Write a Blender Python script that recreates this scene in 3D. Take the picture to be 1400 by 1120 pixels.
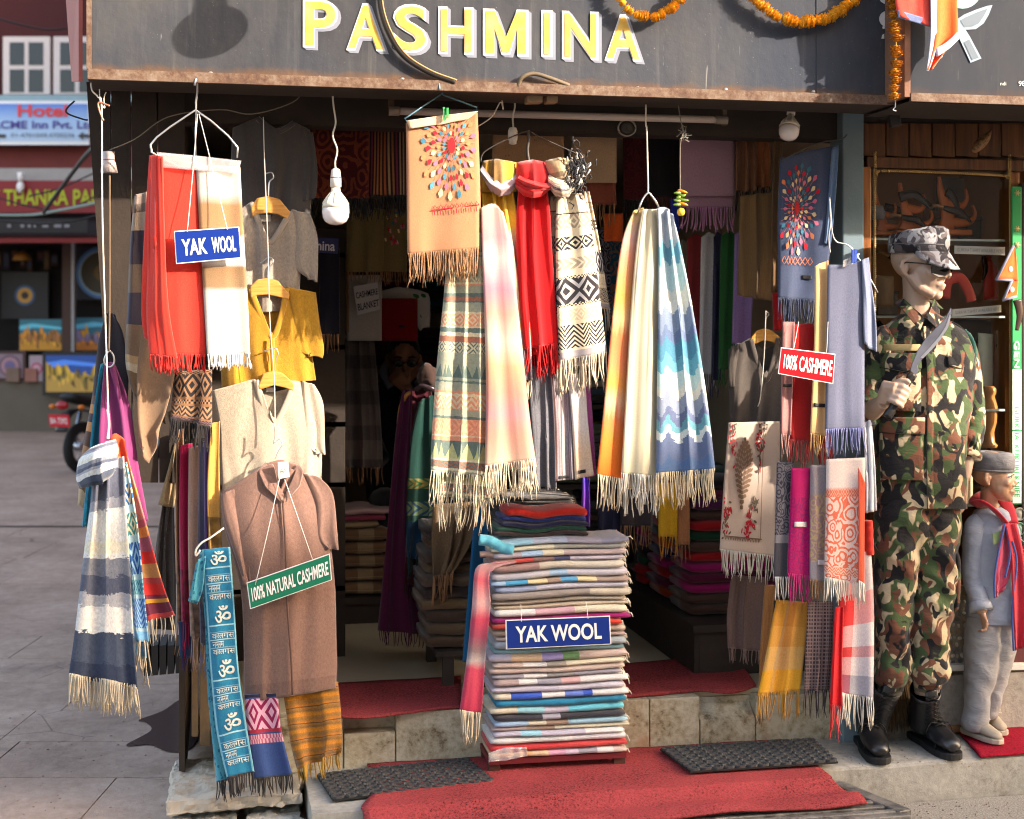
import bpy,bmesh,math,random
from math import sin,cos,pi,atan,radians,sqrt,atan2
from mathutils import Vector,noise as mnoise
for o in list(bpy.data.objects):
 bpy.data.objects.remove(o,do_unlink=True)
SC = bpy.context.scene
COL = SC.collection
# ------------------------------------------------------------ camera, sky, sun, exposure
TH = atan(0.2)                    # the shop front (world X) is turned this much from the camera's right
FPX,CX,HY,CAMZ = 1980.0,700.0,445.0,1.7
D = 4.87 * cos(TH)                # camera distance from the edge of the street step (world Y = 0)
cam_d = bpy.data.cameras.new('camera')
cam = bpy.data.objects.new('camera',cam_d)
COL.objects.link(cam)
cam.location = (0,-D,CAMZ)
cam.rotation_euler = (radians(90),0,-TH)
cam_d.sensor_width = 36.0
cam_d.lens = FPX / 1400 * 36
cam_d.shift_y = (HY - 560) / 1400
cam_d.clip_end = 600
cam_d.dof.use_dof = True
cam_d.dof.focus_distance = 4.95
cam_d.dof.aperture_fstop = 3.3
SC.camera = cam
SUN_TRAVEL = Vector((-0.75,0.55,-0.385)).normalized()
SUN_EL = math.asin(-SUN_TRAVEL.z)
SUN_AZ = atan2(-SUN_TRAVEL.x,-SUN_TRAVEL.y)
W = bpy.data.worlds.new('World')
SC.world = W
W.use_nodes = True
wn = W.node_tree
bg = wn.nodes['Background']
sky = wn.nodes.new('ShaderNodeTexSky')
sky.sky_type = 'NISHITA'
sky.sun_disc = False
sky.sun_elevation = SUN_EL
sky.sun_rotation = SUN_AZ
sky.air_density = 1.0
sky.dust_density = 3.0
sky.ozone_density = 0.6
wn.links.new(sky.outputs[0],bg.inputs[0])
bg.inputs[1].default_value = 0.15
sun_d = bpy.data.lights.new('sun','SUN')
sun_d.energy = 2.0
sun_d.angle = radians(0.7)
sun_d.color = (1.0,0.96,0.91)
sun = bpy.data.objects.new('sun',sun_d)
COL.objects.link(sun)
sun.rotation_euler = SUN_TRAVEL.to_track_quat('-Z','Y').to_euler()
sun.location = (6,-8,9)
vs = SC.view_settings
vs.view_transform = 'Standard'
vs.look = 'None'
vs.gamma = 1.0
vs.exposure = 2.46
vs.use_white_balance = True
vs.white_balance_temperature = 7450
vs.white_balance_tint = 14
vs.use_curve_mapping = False
SC.cycles.pixel_filter_type = 'BLACKMAN_HARRIS'
SC.cycles.filter_width = 1.1
SC.cycles.max_bounces = 8
SC.cycles.diffuse_bounces = 6
SC.cycles.transparent_max_bounces = 12
SC.cycles.use_denoising = True
# ------------------------------------------------------------ finding real places
CT,ST = cos(TH),sin(TH)
RIGHT = Vector((CT,-ST,0))
FWD = Vector((ST,CT,0))
EYE = Vector((0,-D,CAMZ))
def ray(px,py):
 a = (px - CX) / FPX
 return RIGHT * a + FWD + Vector((0,0,(HY - py) / FPX))
def at(px,py,v):               # the point on the plane Y = v (v metres behind the edge of the step)
 r = ray(px,py)
 return EYE + r * ((v + D) / r.y)
def onz(px,py,z):              # the point on the level plane at height z
 r = ray(px,py)
 return EYE + r * ((z - CAMZ) / r.z)
def atd(px,py,d):              # the point at distance d ahead
 return EYE + ray(px,py) * d
def mpp(px,v):                  # metres per pixel of the photograph there
 r = ray(px,HY)
 return ((v + D) / r.y) / FPX
# ------------------------------------------------------------ objects
LOC = {}
def tag(o,label=None,cat=None,group=None,kind=None):
 if label:o['label'] = label
 if cat:o['category'] = cat
 if group:o['group'] = group
 if kind:o['kind'] = kind
 return o
def mk(name,verts,faces,mat,parent=None,uv=None,uvm=None,mats=None,smooth=True,fmat=None):
 verts = [Vector(v) for v in verts]
 if parent is not None:
  org = LOC[parent.name]
 else:
  n = max(1,len(verts))
  org = Vector((sum(v.x for v in verts) / n,sum(v.y for v in verts) / n,min(v.z for v in verts)))
 me = bpy.data.meshes.new(name)
 me.from_pydata([v - org for v in verts],[],faces)
 for m in (mats or [mat]):
  me.materials.append(m)
 if fmat:
  me.polygons.foreach_set('material_index',fmat)
 if smooth:
  me.polygons.foreach_set('use_smooth',[True] * len(me.polygons))
 for nm,data in (('UVMap',uv),('Metric',uvm)):
  if data:
   lay = me.uv_layers.new(name=nm)
   fl = []
   for l in me.loops:
    fl.extend(data[l.vertex_index])
   lay.data.foreach_set('uv',fl)
 me.update()
 o = bpy.data.objects.new(name,me)
 COL.objects.link(o)
 if parent is not None:
  o.parent = parent
  LOC[o.name] = org
 else:
  o.location = org
  LOC[o.name] = org
 return o
def thing(name,label,cat,loc,group=None):
 o = bpy.data.objects.new(name,None)
 COL.objects.link(o)
 o.location = loc
 o.empty_display_size = 0.1
 LOC[o.name] = Vector(loc)
 return tag(o,label,cat,group)
def solid(o,th,offset=-1.0):
 m = o.modifiers.new('thickness','SOLIDIFY')
 m.thickness = th
 m.offset = offset
 return o
def bevel(o,w,seg=2):
 m = o.modifiers.new('bevel','BEVEL')
 m.width = w
 m.segments = seg
 m.limit_method = 'ANGLE'
 m.angle_limit = radians(35)
 return o
def remesh(o,vox,smooth_it=4):
 m = o.modifiers.new('join','REMESH')
 m.mode = 'VOXEL'
 m.voxel_size = vox
 m.use_smooth_shade = True
 s = o.modifiers.new('smooth','SMOOTH')
 s.factor = 0.5
 s.iterations = smooth_it
 return o
def dup(root,loc=None,label=None,rot=None):
 c = root.copy()
 COL.objects.link(c)
 if loc is not None:
  c.location = loc
  LOC[c.name] = Vector(loc)
 if rot:c.rotation_euler = rot
 if label:c['label'] = label
 for ch in root.children:
  k = ch.copy(); COL.objects.link(k); k.parent = c
  for g in ch.children:
   q = g.copy(); COL.objects.link(q); q.parent = k
 return c
# mesh collector
class MB:
 def __init__(s):
  s.v,s.f,s.m = [],[],[]
 def add(s,vf,mi=0):
  n = len(s.v)
  s.v += [Vector(p) for p in vf[0]]
  s.f += [tuple(i + n for i in f) for f in vf[1]]
  s.m += [mi] * len(vf[1])
  return s
 def build(s,name,mat,parent=None,smooth=False,mats=None):
  return mk(name,s.v,s.f,mat,parent,smooth=smooth,mats=mats,fmat=s.m if mats else None)
def box(x0,x1,y0,y1,z0,z1):
 v = [(x,y,z) for x in (x0,x1) for y in (y0,y1) for z in (z0,z1)]
 f = [(0,1,3,2),(4,6,7,5),(0,4,5,1),(2,3,7,6),(0,2,6,4),(1,5,7,3)]
 return v,f
def obox(c,ax,ay,az):         # box with half axes
 c,ax,ay,az = Vector(c),Vector(ax),Vector(ay),Vector(az)
 v = [c + ax * x + ay * y + az * z for x in (-1,1) for y in (-1,1) for z in (-1,1)]
 f = [(0,1,3,2),(4,6,7,5),(0,4,5,1),(2,3,7,6),(0,2,6,4),(1,5,7,3)]
 return v,f
def prism(pts,off):             # polygon (Vectors) pushed by off
 n = len(pts)
 v = [Vector(p) for p in pts] + [Vector(p) + Vector(off) for p in pts]
 f = [tuple(range(n)),tuple(range(2 * n - 1,n - 1,-1))]
 f += [(i,i + n,(i + 1) % n + n,(i + 1) % n) for i in range(n)]
 return v,f
def limb(pts,radii,n=8,flat=None,caps=True):
 """tube along pts with a radius per point (number or (a, b) pair)"""
 pts = [Vector(p) for p in pts]
 if not isinstance(radii,(list,tuple)):
  radii = [radii] * len(pts)
 v,f = [],[]
 prev = None
 for i,p in enumerate(pts):
  t = (pts[min(i + 1,len(pts) - 1)] - pts[max(i - 1,0)])
  t = t.normalized() if t.length > 1e-9 else Vector((0,0,1))
  if prev is None:
   up = Vector(flat) if flat is not None else (Vector((0,1,0)) if abs(t.y) < 0.9 else Vector((1,0,0)))
  else:
   up = prev
  a = (up - t * up.dot(t))
  a = a.normalized() if a.length > 1e-6 else t.orthogonal().normalized()
  b = t.cross(a)
  prev = a
  r = radii[i]
  ra,rb = r if isinstance(r,(list,tuple)) else (r,r)
  for k in range(n):
   w = 2 * pi * k / n
   v.append(p + a * (ra * cos(w)) + b * (rb * sin(w)))
 for i in range(len(pts) - 1):
  for k in range(n):
   q,w = i * n + k,i * n + (k + 1) % n
   f.append((q,w,w + n,q + n))
 if caps:
  f.append(tuple(range(n - 1,-1,-1)))
  f.append(tuple(range((len(pts) - 1) * n,len(pts) * n)))
 return v,f
def smoothpath(pts,k=6):
 pts = [Vector(p) for p in pts]
 out = []
 for i in range(len(pts) - 1):
  p0,p1,p2,p3 = pts[max(i - 1,0)],pts[i],pts[i + 1],pts[min(i + 2,len(pts) - 1)]
  for j in range(k):
   t = j / k
   out.append(0.5 * ((2 * p1) + (p2 - p0) * t + (2 * p0 - 5 * p1 + 4 * p2 - p3) * t * t + (3 * p1 - p0 - 3 * p2 + p3) * t ** 3))
 out.append(pts[-1])
 return out
def ball(c,rx,ry,rz,nu=16,nv=10,ax=None):
 c = Vector(c)
 X,Y,Z = ax if ax else (Vector((1,0,0)),Vector((0,1,0)),Vector((0,0,1)))
 v,f = [],[]
 for j in range(1,nv):
  th = pi * j / nv
  for i in range(nu):
   ph = 2 * pi * i / nu
   v.append(c + X * (rx * sin(th) * cos(ph)) + Y * (ry * sin(th) * sin(ph)) + Z * (rz * cos(th)))
 for j in range(nv - 2):
  for i in range(nu):
   a,b = j * nu + i,j * nu + (i + 1) % nu
   f.append((a,a + nu,b + nu,b))
 t = len(v); v.append(c + Z * rz); bt = len(v); v.append(c - Z * rz)
 for i in range(nu):
  f.append((t,i,(i + 1) % nu))
  q = (nv - 2) * nu
  f.append((bt,q + (i + 1) % nu,q + i))
 return v,f
def lathe(c,prof,n=20,ax=None):
 """profile of (radius, height) about the vertical through c"""
 c = Vector(c)
 X,Y,Z = ax if ax else (Vector((1,0,0)),Vector((0,1,0)),Vector((0,0,1)))
 v,f = [],[]
 for r,h in prof:
  for k in range(n):
   w = 2 * pi * k / n
   v.append(c + X * (r * cos(w)) + Y * (r * sin(w)) + Z * h)
 for i in range(len(prof) - 1):
  for k in range(n):
   a,b = i * n + k,i * n + (k + 1) % n
   f.append((a,b,b + n,a + n))
 f.append(tuple(range(n - 1,-1,-1)))
 f.append(tuple(range((len(prof) - 1) * n,len(prof) * n)))
 return v,f
def cat4(a,b,c,d,t):
 return 0.5 * (2 * b + (c - a) * t + (2 * a - 5 * b + 4 * c - d) * t * t + (3 * b - a - 3 * c + d) * t ** 3)
def loft(rings,v,n=24,sub=5,ex=2.3,wr=0.0,wf=9.0,seed=0,caps=True):
 """vertical stack of oval rings: (px, py, half width in px, half depth in m, dv[, tilt px])"""
 R = []
 for r in rings:
  px,py,hw,dr = r[0],r[1],r[2],r[3]
  dv = r[4] if len(r) > 4 else 0.0
  tl = r[5] if len(r) > 5 else 0.0
  m = mpp(px,v)
  R.append((at(px,py,v) + FWD * dv,hw * m,dr,tl * m))
 out = []
 for i in range(len(R) - 1):
  a,b,c,d = R[max(i - 1,0)],R[i],R[i + 1],R[min(i + 2,len(R) - 1)]
  for j in range(sub):
   t = j / sub
   out.append(tuple(cat4(a[k],b[k],c[k],d[k],t) for k in range(4)))
 out.append(R[-1])
 V,F = [],[]
 for c,hw,dr,tl in out:
  for k in range(n):
   w = 2 * pi * k / n
   cw,sw = cos(w),sin(w)
   cx = math.copysign(abs(cw) ** (2 / ex),cw)
   sy = math.copysign(abs(sw) ** (2 / ex),sw)
   p = c + RIGHT * (hw * cx) + FWD * (dr * sy) + Vector((0,0,tl * cx))
   if wr:
    r1 = mnoise.noise(Vector((p.x * wf * .8,p.y * wf * .8 + seed,(p.z + .6 * p.x) * wf * 1.3)))
    r2 = mnoise.noise(Vector((p.x * wf * 1.5 + 7,p.y * wf * 1.5,(p.z - .5 * p.x) * wf * 2.2 + seed)))
    nz = (0.5 - 2.6 * abs(r1)) * .9 + (0.4 - 2.2 * abs(r2)) * .55
    d = (p - c); d.z = 0
    if d.length > 1e-6:
     p = p + d.normalized() * (wr * nz)
   V.append(p)
 for i in range(len(out) - 1):
  for k in range(n):
   a,b = i * n + k,i * n + (k + 1) % n
   F.append((a,b,b + n,a + n))
 if caps:
  F.append(tuple(range(n - 1,-1,-1)))
  F.append(tuple(range((len(out) - 1) * n,len(out) * n)))
 return V,F
# ------------------------------------------------------------ materials
def C(r,g,b):
 def l(x):
  x /= 255.0
  return x / 12.92 if x <= 0.04045 else ((x + 0.055) / 1.055) ** 2.4
 return (l(r),l(g),l(b),1.0)
class X:
 """a node socket one can calculate with"""
 def __init__(s,nt,sock):s.nt,s.s = nt,sock
 def op(s,o,b=None,c=None):
  n = s.nt.nodes.new('ShaderNodeMath'); n.operation = o
  s.nt.links.new(s.s,n.inputs[0])
  for i,q in ((1,b),(2,c)):
   if q is None:continue
   if isinstance(q,X):s.nt.links.new(q.s,n.inputs[i])
   else:n.inputs[i].default_value = q
  return X(s.nt,n.outputs[0])
 def __add__(s,b):return s.op('ADD',b)
 def __sub__(s,b):return s.op('SUBTRACT',b)
 def __mul__(s,b):return s.op('MULTIPLY',b)
 def __truediv__(s,b):return s.op('DIVIDE',b)
 def __gt__(s,b):return s.op('GREATER_THAN',b)
 def __lt__(s,b):return s.op('LESS_THAN',b)
 def fr(s):return s.op('FRACT')
 def ab(s):return s.op('ABSOLUTE')
 def fl(s):return s.op('FLOOR')
 def sn(s):return s.op('SINE')
 def mx(s,b):return s.op('MAXIMUM',b)
 def mn(s,b):return s.op('MINIMUM',b)
 def inv(s):return s.op('MULTIPLY_ADD',-1.0,1.0)
class Ctx:
 def __init__(s,mat):
  s.mat = mat; s.nt = mat.node_tree
  uv = s.new('ShaderNodeUVMap'); uv.uv_map = 'UVMap'
  sp = s.new('ShaderNodeSeparateXYZ'); s.link(uv.outputs[0],sp.inputs[0])
  s.u,s.v = X(s.nt,sp.outputs[0]),X(s.nt,sp.outputs[1])
  um = s.new('ShaderNodeUVMap'); um.uv_map = 'Metric'
  s.metric = um.outputs[0]
  sm = s.new('ShaderNodeSeparateXYZ'); s.link(um.outputs[0],sm.inputs[0])
  s.mu,s.mv = X(s.nt,sm.outputs[0]),X(s.nt,sm.outputs[1])
  tc = s.new('ShaderNodeTexCoord')
  s.obj = tc.outputs['Object']
 def new(s,t):return s.nt.nodes.new(t)
 def link(s,a,b):s.nt.links.new(a,b)
 def rgb(s,col):
  n = s.new('ShaderNodeRGB'); n.outputs[0].default_value = col
  return n.outputs[0]
 def noise(s,scale,vec=None,detail=2.0,rough=0.5,dist=0.0,color=False,sx=1,sy=1,sz=1):
  n = s.new('ShaderNodeTexNoise')
  n.inputs['Scale'].default_value = scale
  n.inputs['Detail'].default_value = detail
  n.inputs['Roughness'].default_value = rough
  n.inputs['Distortion'].default_value = dist
  vec = vec if vec is not None else s.metric
  if (sx,sy,sz) != (1,1,1):
   mp = s.new('ShaderNodeMapping'); mp.inputs['Scale'].default_value = (sx,sy,sz)
   s.link(vec,mp.inputs[0]); vec = mp.outputs[0]
  s.link(vec,n.inputs['Vector'])
  return n.outputs[1] if color else X(s.nt,n.outputs[0])
 def vor(s,scale,vec=None,feature='F1',out=0,rnd=1.0):
  n = s.new('ShaderNodeTexVoronoi'); n.feature = feature
  n.inputs['Scale'].default_value = scale
  n.inputs['Randomness'].default_value = rnd
  s.link(vec if vec is not None else s.metric,n.inputs['Vector'])
  return X(s.nt,n.outputs[out]) if out == 0 else n.outputs[out]
 def bands(s,x,stops,soft=False):
  n = s.new('ShaderNodeValToRGB')
  r = n.color_ramp
  r.interpolation = 'LINEAR' if soft else 'CONSTANT'
  els = r.elements
  while len(els) > 1:els.remove(els[-1])
  els[0].position = stops[0][0]; els[0].color = stops[0][1]
  for p,c in stops[1:32]:
   e = els.new(min(max(p,0),1)); e.color = c
  s.link(x.s,n.inputs[0])
  return n.outputs[0]
 def mix(s,f,a,b,mode='MIX'):
  n = s.new('ShaderNodeMix'); n.data_type = 'RGBA'; n.blend_type = mode
  if isinstance(f,X):s.link(f.s,n.inputs[0])
  else:n.inputs[0].default_value = f
  for i,q in ((6,a),(7,b)):
   if isinstance(q,tuple):n.inputs[i].default_value = q
   else:s.link(q.s if isinstance(q,X) else q,n.inputs[i])
  return n.outputs[2]
 def kind(s,k,x,y):
  dx,dy = (x - 0.5).ab(),(y - 0.5).ab()
  if k == 'diamond':return ((dx + dy) * 2.6 + 0.1).fr() > 0.55
  if k == 'solid_diamond':return (dx + dy) < 0.36
  if k == 'tri':return y > dx * 1.7 + 0.12
  if k == 'tridown':return (y + dx * 1.7) < 0.85
  if k == 'zig':return (y * 2.0 + dx * 2.0).fr() > 0.5
  if k == 'chev':return (x * 2.0 + dy * 2.0).fr() > 0.6
  if k == 'herring':return (y * 5.0 + dx * 4.0).fr() > 0.5
  if k == 'cross':return (dx - dy).ab() < 0.09
  if k == 'dot':return (dx * dx + dy * dy) < 0.09
  if k == 'line':return dy < 0.25
  if k == 'check':return ((x * 2).fl() + (y * 2).fl()).op('MODULO',2.0) > 0.5
  return dy < 9
 def rows(s,base,rows,v=None):
  v = v or s.v
  col = base
  for t0,t1,bgc,fg,k,fq in rows:
   inside = (v > t0) * (v < t1)
   y = (v - t0) / (t1 - t0)
   x = (s.u * float(fq)).fr()
   strip = bgc if k is None else s.mix(s.kind(k,x,y),bgc,fg)
   col = s.mix(inside,col,strip)
  return col
 def within(s,v,a,b):return (v > a) * (v < b)
MATS = {}
def mat(name,fn=None,color=None,rough=0.6,metal=0.0,bump=None,spec=0.4,sheen=0.0,emit=None):
 if name in MATS:return MATS[name]
 m = bpy.data.materials.new(name); m.use_nodes = True
 MATS[name] = m
 b = m.node_tree.nodes['Principled BSDF']
 b.inputs['Roughness'].default_value = rough
 b.inputs['Metallic'].default_value = metal
 b.inputs['Specular IOR Level'].default_value = spec
 if sheen:
  b.inputs['Sheen Weight'].default_value = sheen
  b.inputs['Sheen Roughness'].default_value = 0.5
 c = Ctx(m)
 if fn is not None:
  r = fn(c)
  if isinstance(r,X):r = r.s
  m.node_tree.links.new(r,b.inputs['Base Color'])
 else:
  b.inputs['Base Color'].default_value = color
 if bump is not None:
  h,st,dist = bump(c)
  n = c.new('ShaderNodeBump')
  n.inputs['Strength'].default_value = st
  n.inputs['Distance'].default_value = dist
  c.link(h.s,n.inputs['Height'])
  c.link(n.outputs[0],b.inputs['Normal'])
 return m
def cloth(name,fn,heather=0.18,grain=420.0,bump=0.35,rough=0.95,sheen=0.25,knit=False):
 """woven or knitted cloth: fn gives the dyed colour, then yarn flecks and a weave relief"""
 if name in MATS:return MATS[name]
 def col(c):
  q = fn(c) if callable(fn) else c.rgb(fn)
  f = c.noise(grain * .42,detail=3.0,rough=0.8,sx=1.0,sy=0.7)
  big = c.noise(9.0,detail=2.0)
  g = f.op('MULTIPLY_ADD',heather * 4.6,1.0 - heather * 2.3) * big.op('MULTIPLY_ADD',0.16,0.92)
  return c.mix(1.0,q,g.s,'MULTIPLY')
 def bmp(c):
  if knit:
   a = c.noise(grain,detail=2.0,sx=1.6,sy=.8)
  else:
   a = c.noise(grain * 1.3,detail=2.0,sx=1,sy=0.5)
  return a,bump,0.002
 return mat(name,col,rough=rough,bump=bmp,sheen=sheen,spec=0.15)
def pl(name,rgb,**k):return cloth(name,C(*rgb),**k)
def plain(name,rgb,rough=0.6,var=0.15,sc=8.0,metal=0.0,spec=0.4,bs=0.0,bsc=60.0):
 if name in MATS:return MATS[name]
 c0 = C(*rgb)
 def fn(c):
  f = c.noise(sc,c.obj,4.0,0.6)
  return c.mix(1.0,c0,f.op('MULTIPLY_ADD',var * 2,1 - var).s,'MULTIPLY')
 bf = (lambda c:(c.noise(bsc,c.obj,4.0,0.6),bs,0.004)) if bs else None
 return mat(name,fn,rough=rough,metal=metal,spec=spec,bump=bf)
def film(name):
 """thin clear plastic"""
 if name in MATS:return MATS[name]
 m = bpy.data.materials.new(name); m.use_nodes = True
 nt = m.node_tree; nt.nodes.clear()
 o = nt.nodes.new('ShaderNodeOutputMaterial'); a = nt.nodes.new('ShaderNodeMixShader'); b = nt.nodes.new('ShaderNodeMixShader')
 t = nt.nodes.new('ShaderNodeBsdfTransparent'); g = nt.nodes.new('ShaderNodeBsdfGlossy'); d = nt.nodes.new('ShaderNodeBsdfDiffuse')
 g.inputs['Roughness'].default_value = .12
 d.inputs[0].default_value = (.75,.72,.70,1)
 a.inputs[0].default_value = .35; b.inputs[0].default_value = .40
 nt.links.new(g.outputs[0],a.inputs[2]); nt.links.new(d.outputs[0],a.inputs[1])
 nt.links.new(t.outputs[0],b.inputs[1]); nt.links.new(a.outputs[0],b.inputs[2]); nt.links.new(b.outputs[0],o.inputs[0])
 MATS[name] = m
 return m
# ------------------------------------------------------------ cloth surfaces
SURF = {}
def resample(pl_,s):
 if len(pl_) == 2:
  a,b = pl_
  return tuple(a[k] + (b[k] - a[k]) * s for k in range(3))
 L = [0.0]
 for a,b in zip(pl_,pl_[1:]):
  L.append(L[-1] + math.hypot(b[0] - a[0],b[1] - a[1]))
 d = s * L[-1]
 for i in range(len(pl_) - 1):
  if d <= L[i + 1] or i == len(pl_) - 2:
   t = (d - L[i]) / max(1e-6,L[i + 1] - L[i])
   a,b = pl_[i],pl_[i + 1]
   return tuple(a[k] + (b[k] - a[k]) * t for k in range(3))
def sheet(name,rows,v,material,label=None,cat=None,group=None,parent=None,folds=0.0,amp=0.012,ph=0.0,
          top=0.5,bulge=0.0,th=0.005,nx=None,ny=None,fringe=None,fringe_top=False,seed=None,wob=1.0,
          soft=True,back=None,kind=None,rag=0.0):
 """A piece of hanging cloth. rows: from top to bottom, each a line of (px, py[, dv]) points as seen in the photograph,
    placed on the plane v metres behind the step; folds are real relief in depth."""
 rnd = random.Random(seed if seed is not None else int(rows[0][0][0] * 31 + rows[-1][-1][1] * 7 + len(name)))
 sd = rnd.random() * 50
 R = [[(p[0],p[1],p[2] if len(p) > 2 else 0.0) for p in r] for r in rows]
 mids = [(sum(p[0] for p in r) / len(r),sum(p[1] for p in r) / len(r)) for r in R]
 L = [0.0]
 for a,b in zip(mids,mids[1:]):
  L.append(L[-1] + max(1.0,math.hypot(b[0] - a[0],b[1] - a[1])))
 T = [l / L[-1] for l in L]
 w_px = max(math.hypot(r[-1][0] - r[0][0],r[-1][1] - r[0][1]) for r in R)
 m0 = mpp(mids[0][0],v)
 nx = nx or int(min(90,max(10,folds * 9,w_px / 5)))
 ny = ny or int(min(80,max(6,L[-1] / 7)))
 ta = top
 def P(s,t):
  i = 0
  while i < len(T) - 2 and t > T[i + 1]:i += 1
  q = (t - T[i]) / max(1e-6,T[i + 1] - T[i])
  pts = [resample(R[max(0,min(len(R) - 1,k))],s) for k in (i - 1,i,i + 1,i + 2)]
  if len(R) > 2 and soft:
   x,y,dv = (cat4(pts[0][k],pts[1][k],pts[2][k],pts[3][k],q) for k in range(3))
  else:
   x,y,dv = (pts[1][k] + (pts[2][k] - pts[1][k]) * q for k in range(3))
  A = amp * (ta + (1 - ta) * t)
  wv = 0.0
  if folds:
   n1 = mnoise.noise(Vector((sd,t * 1.3,s * 1.5))) * wob
   sw_ = s + 0.13 * mnoise.noise(Vector((s * 3.1 + t * .35,sd,2.0)))
   w = 2 * pi * folds * sw_ + ph + n1 * 1.7
   a1 = 0.75 + 0.75 * mnoise.noise(Vector((s * folds * 1.1,t * 1.1,sd + 4)))
   wv = a1 * (sin(w) * 0.8 + 0.25 * sin(2.1 * w + 1.3 + n1)) + 0.45 * mnoise.noise(Vector((s * folds * 1.7,t * 2.0,sd)))
   x += 0.5 * (A / m0) * cos(w) * min(1.0,4 * s,4 * (1 - s))
  wv2 = mnoise.noise(Vector((s * w_px / 40.0,t * L[-1] / 60.0,sd + 9))) * 0.004
  d = dv - bulge * (1 - (2 * s - 1) ** 2) - A * wv + wv2
  if rag and t > 0.9:y += rag * mnoise.noise(Vector((s * 6,sd,3))) * (t - 0.9) * 10
  return at(x,y,v + d)
 V,UV,UM = [],[],[]
 wm,hm = w_px * m0 * (1.0 + 0.25 * (folds > 0)),L[-1] * m0
 for j in range(ny + 1):
  t = j / ny
  for i in range(nx + 1):
   s = i / nx
   V.append(P(s,t)); UV.append((s,t)); UM.append((s * wm,t * hm))
 F = [(j * (nx + 1) + i,(j + 1) * (nx + 1) + i,(j + 1) * (nx + 1) + i + 1,j * (nx + 1) + i + 1) for j in range(ny) for i in range(nx)]
 o = mk(name,V,F,material,parent,UV,UM)
 if th:solid(o,th)
 tag(o,label,cat,group,kind)
 SURF[o.name] = (P,wm,hm)
 if back:                                    # the other half of a scarf doubled over its hanger
  dx,dy,bm = back
  rb = [[(p[0] + dx * t,p[1] + dy * t,p[2] + 0.03 + 0.01 * t) for p in r] for r,t in zip(R,T)]
  bo = sheet('back_layer',rb,v,bm or material,parent=o,folds=folds,amp=amp,ph=ph + 1.1,top=top,th=th,nx=max(8,nx // 2),ny=max(6,ny // 2),fringe=fringe,seed=(seed or 3) + 17)
 if fringe:
  make_fringe(o,P,fringe,w_px,m0,rnd)
 return o
def make_fringe(o,P,fr,w_px,m0,rnd,s0=0.0,s1=1.0):
 """fr: (material, length in px[, strand spacing in px[, thickness in m[, knots]]])"""
 material,ln = fr[0],fr[1]
 sp = (fr[2] if len(fr) > 2 else 3.4) * .78
 rad = (fr[3] if len(fr) > 3 else 0.0027) * .74
 knot = fr[4] if len(fr) > 4 else False
 n = max(4,int(w_px / sp))
 b = MB()
 clump = rnd.random() * 9
 for i in range(n):
  s = (i + 0.5 + rnd.uniform(-.2,.2)) / n
  p = P(s,1.0)
  dn = (p - P(s,0.93)).normalized()
  dn = (dn * 0.5 + Vector((0,0,-1))).normalized()
  length = ln * m0 * rnd.uniform(0.74,1.1)
  lean = Vector((mnoise.noise(Vector((s * 9,clump,0))) * 0.5 + rnd.uniform(-.2,.2),rnd.uniform(-.2,.12),0))
  curl = Vector((rnd.uniform(-.16,.16),rnd.uniform(-.1,.1),0))
  pts,rr = [],[]
  k = 5
  for j in range(k + 1):
   t = j / k
   pts.append(p - dn * 0.004 + dn * (length * t) + lean * (length * t * t * 0.5) + curl * (length * t * (1 - t)) * 1.4)
   rr.append(rad * (1.25 if j == 0 else (1.0 if j < k else 0.55)) * (1.5 if (knot and j == k - 1) else 1.0))
  b.add(limb(pts,rr,3))
 f = b.build('fringe',material,o,smooth=True)
 f['kind'] = 'stuff'
 return f
def patch(o,name,s0,s1,t0,t1,material,off=0.004,n=(6,4)):
 """a flat piece sewn or laid on cloth"""
 P = SURF[o.name][0]
 V,UV = [],[]
 for j in range(n[1] + 1):
  for i in range(n[0] + 1):
   V.append(P(s0 + (s1 - s0) * i / n[0],t0 + (t1 - t0) * j / n[1]) + Vector((0,-off,0)))
   UV.append((i / n[0],j / n[1]))
 F = [(j * (n[0] + 1) + i,(j + 1) * (n[0] + 1) + i,(j + 1) * (n[0] + 1) + i + 1,j * (n[0] + 1) + i + 1) for j in range(n[1]) for i in range(n[0])]
 q = mk(name,V,F,material,o,UV,UV)
 solid(q,0.0015)
 return q
def stroke(o,path,w,material,name='embroidery',off=0.005):
 """a stitched or printed line on cloth: path of (s, t)"""
 P,wm,hm = SURF[o.name]
 pts = [P(s,t) + Vector((0,-off,0)) for s,t in path]
 return limb(pts,[(w * 0.3,w)] * len(pts),4,flat=(0,1,0))
def erode(o,vox,amt,size):
 """break a clean block: even cells, then pushed in and out by a cloudy field"""
 r = o.modifiers.new('cells','REMESH'); r.mode = 'VOXEL'; r.voxel_size = vox
 for k,(a,s_) in enumerate(((amt,size),(amt * .45,size * .3))):
  t = bpy.data.textures.new('wear','CLOUDS'); t.noise_scale = s_; t.noise_depth = 3
  d = o.modifiers.new('wear','DISPLACE'); d.texture = t; d.texture_coords = 'GLOBAL'; d.strength = a; d.mid_level = .62
 return o
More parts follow.
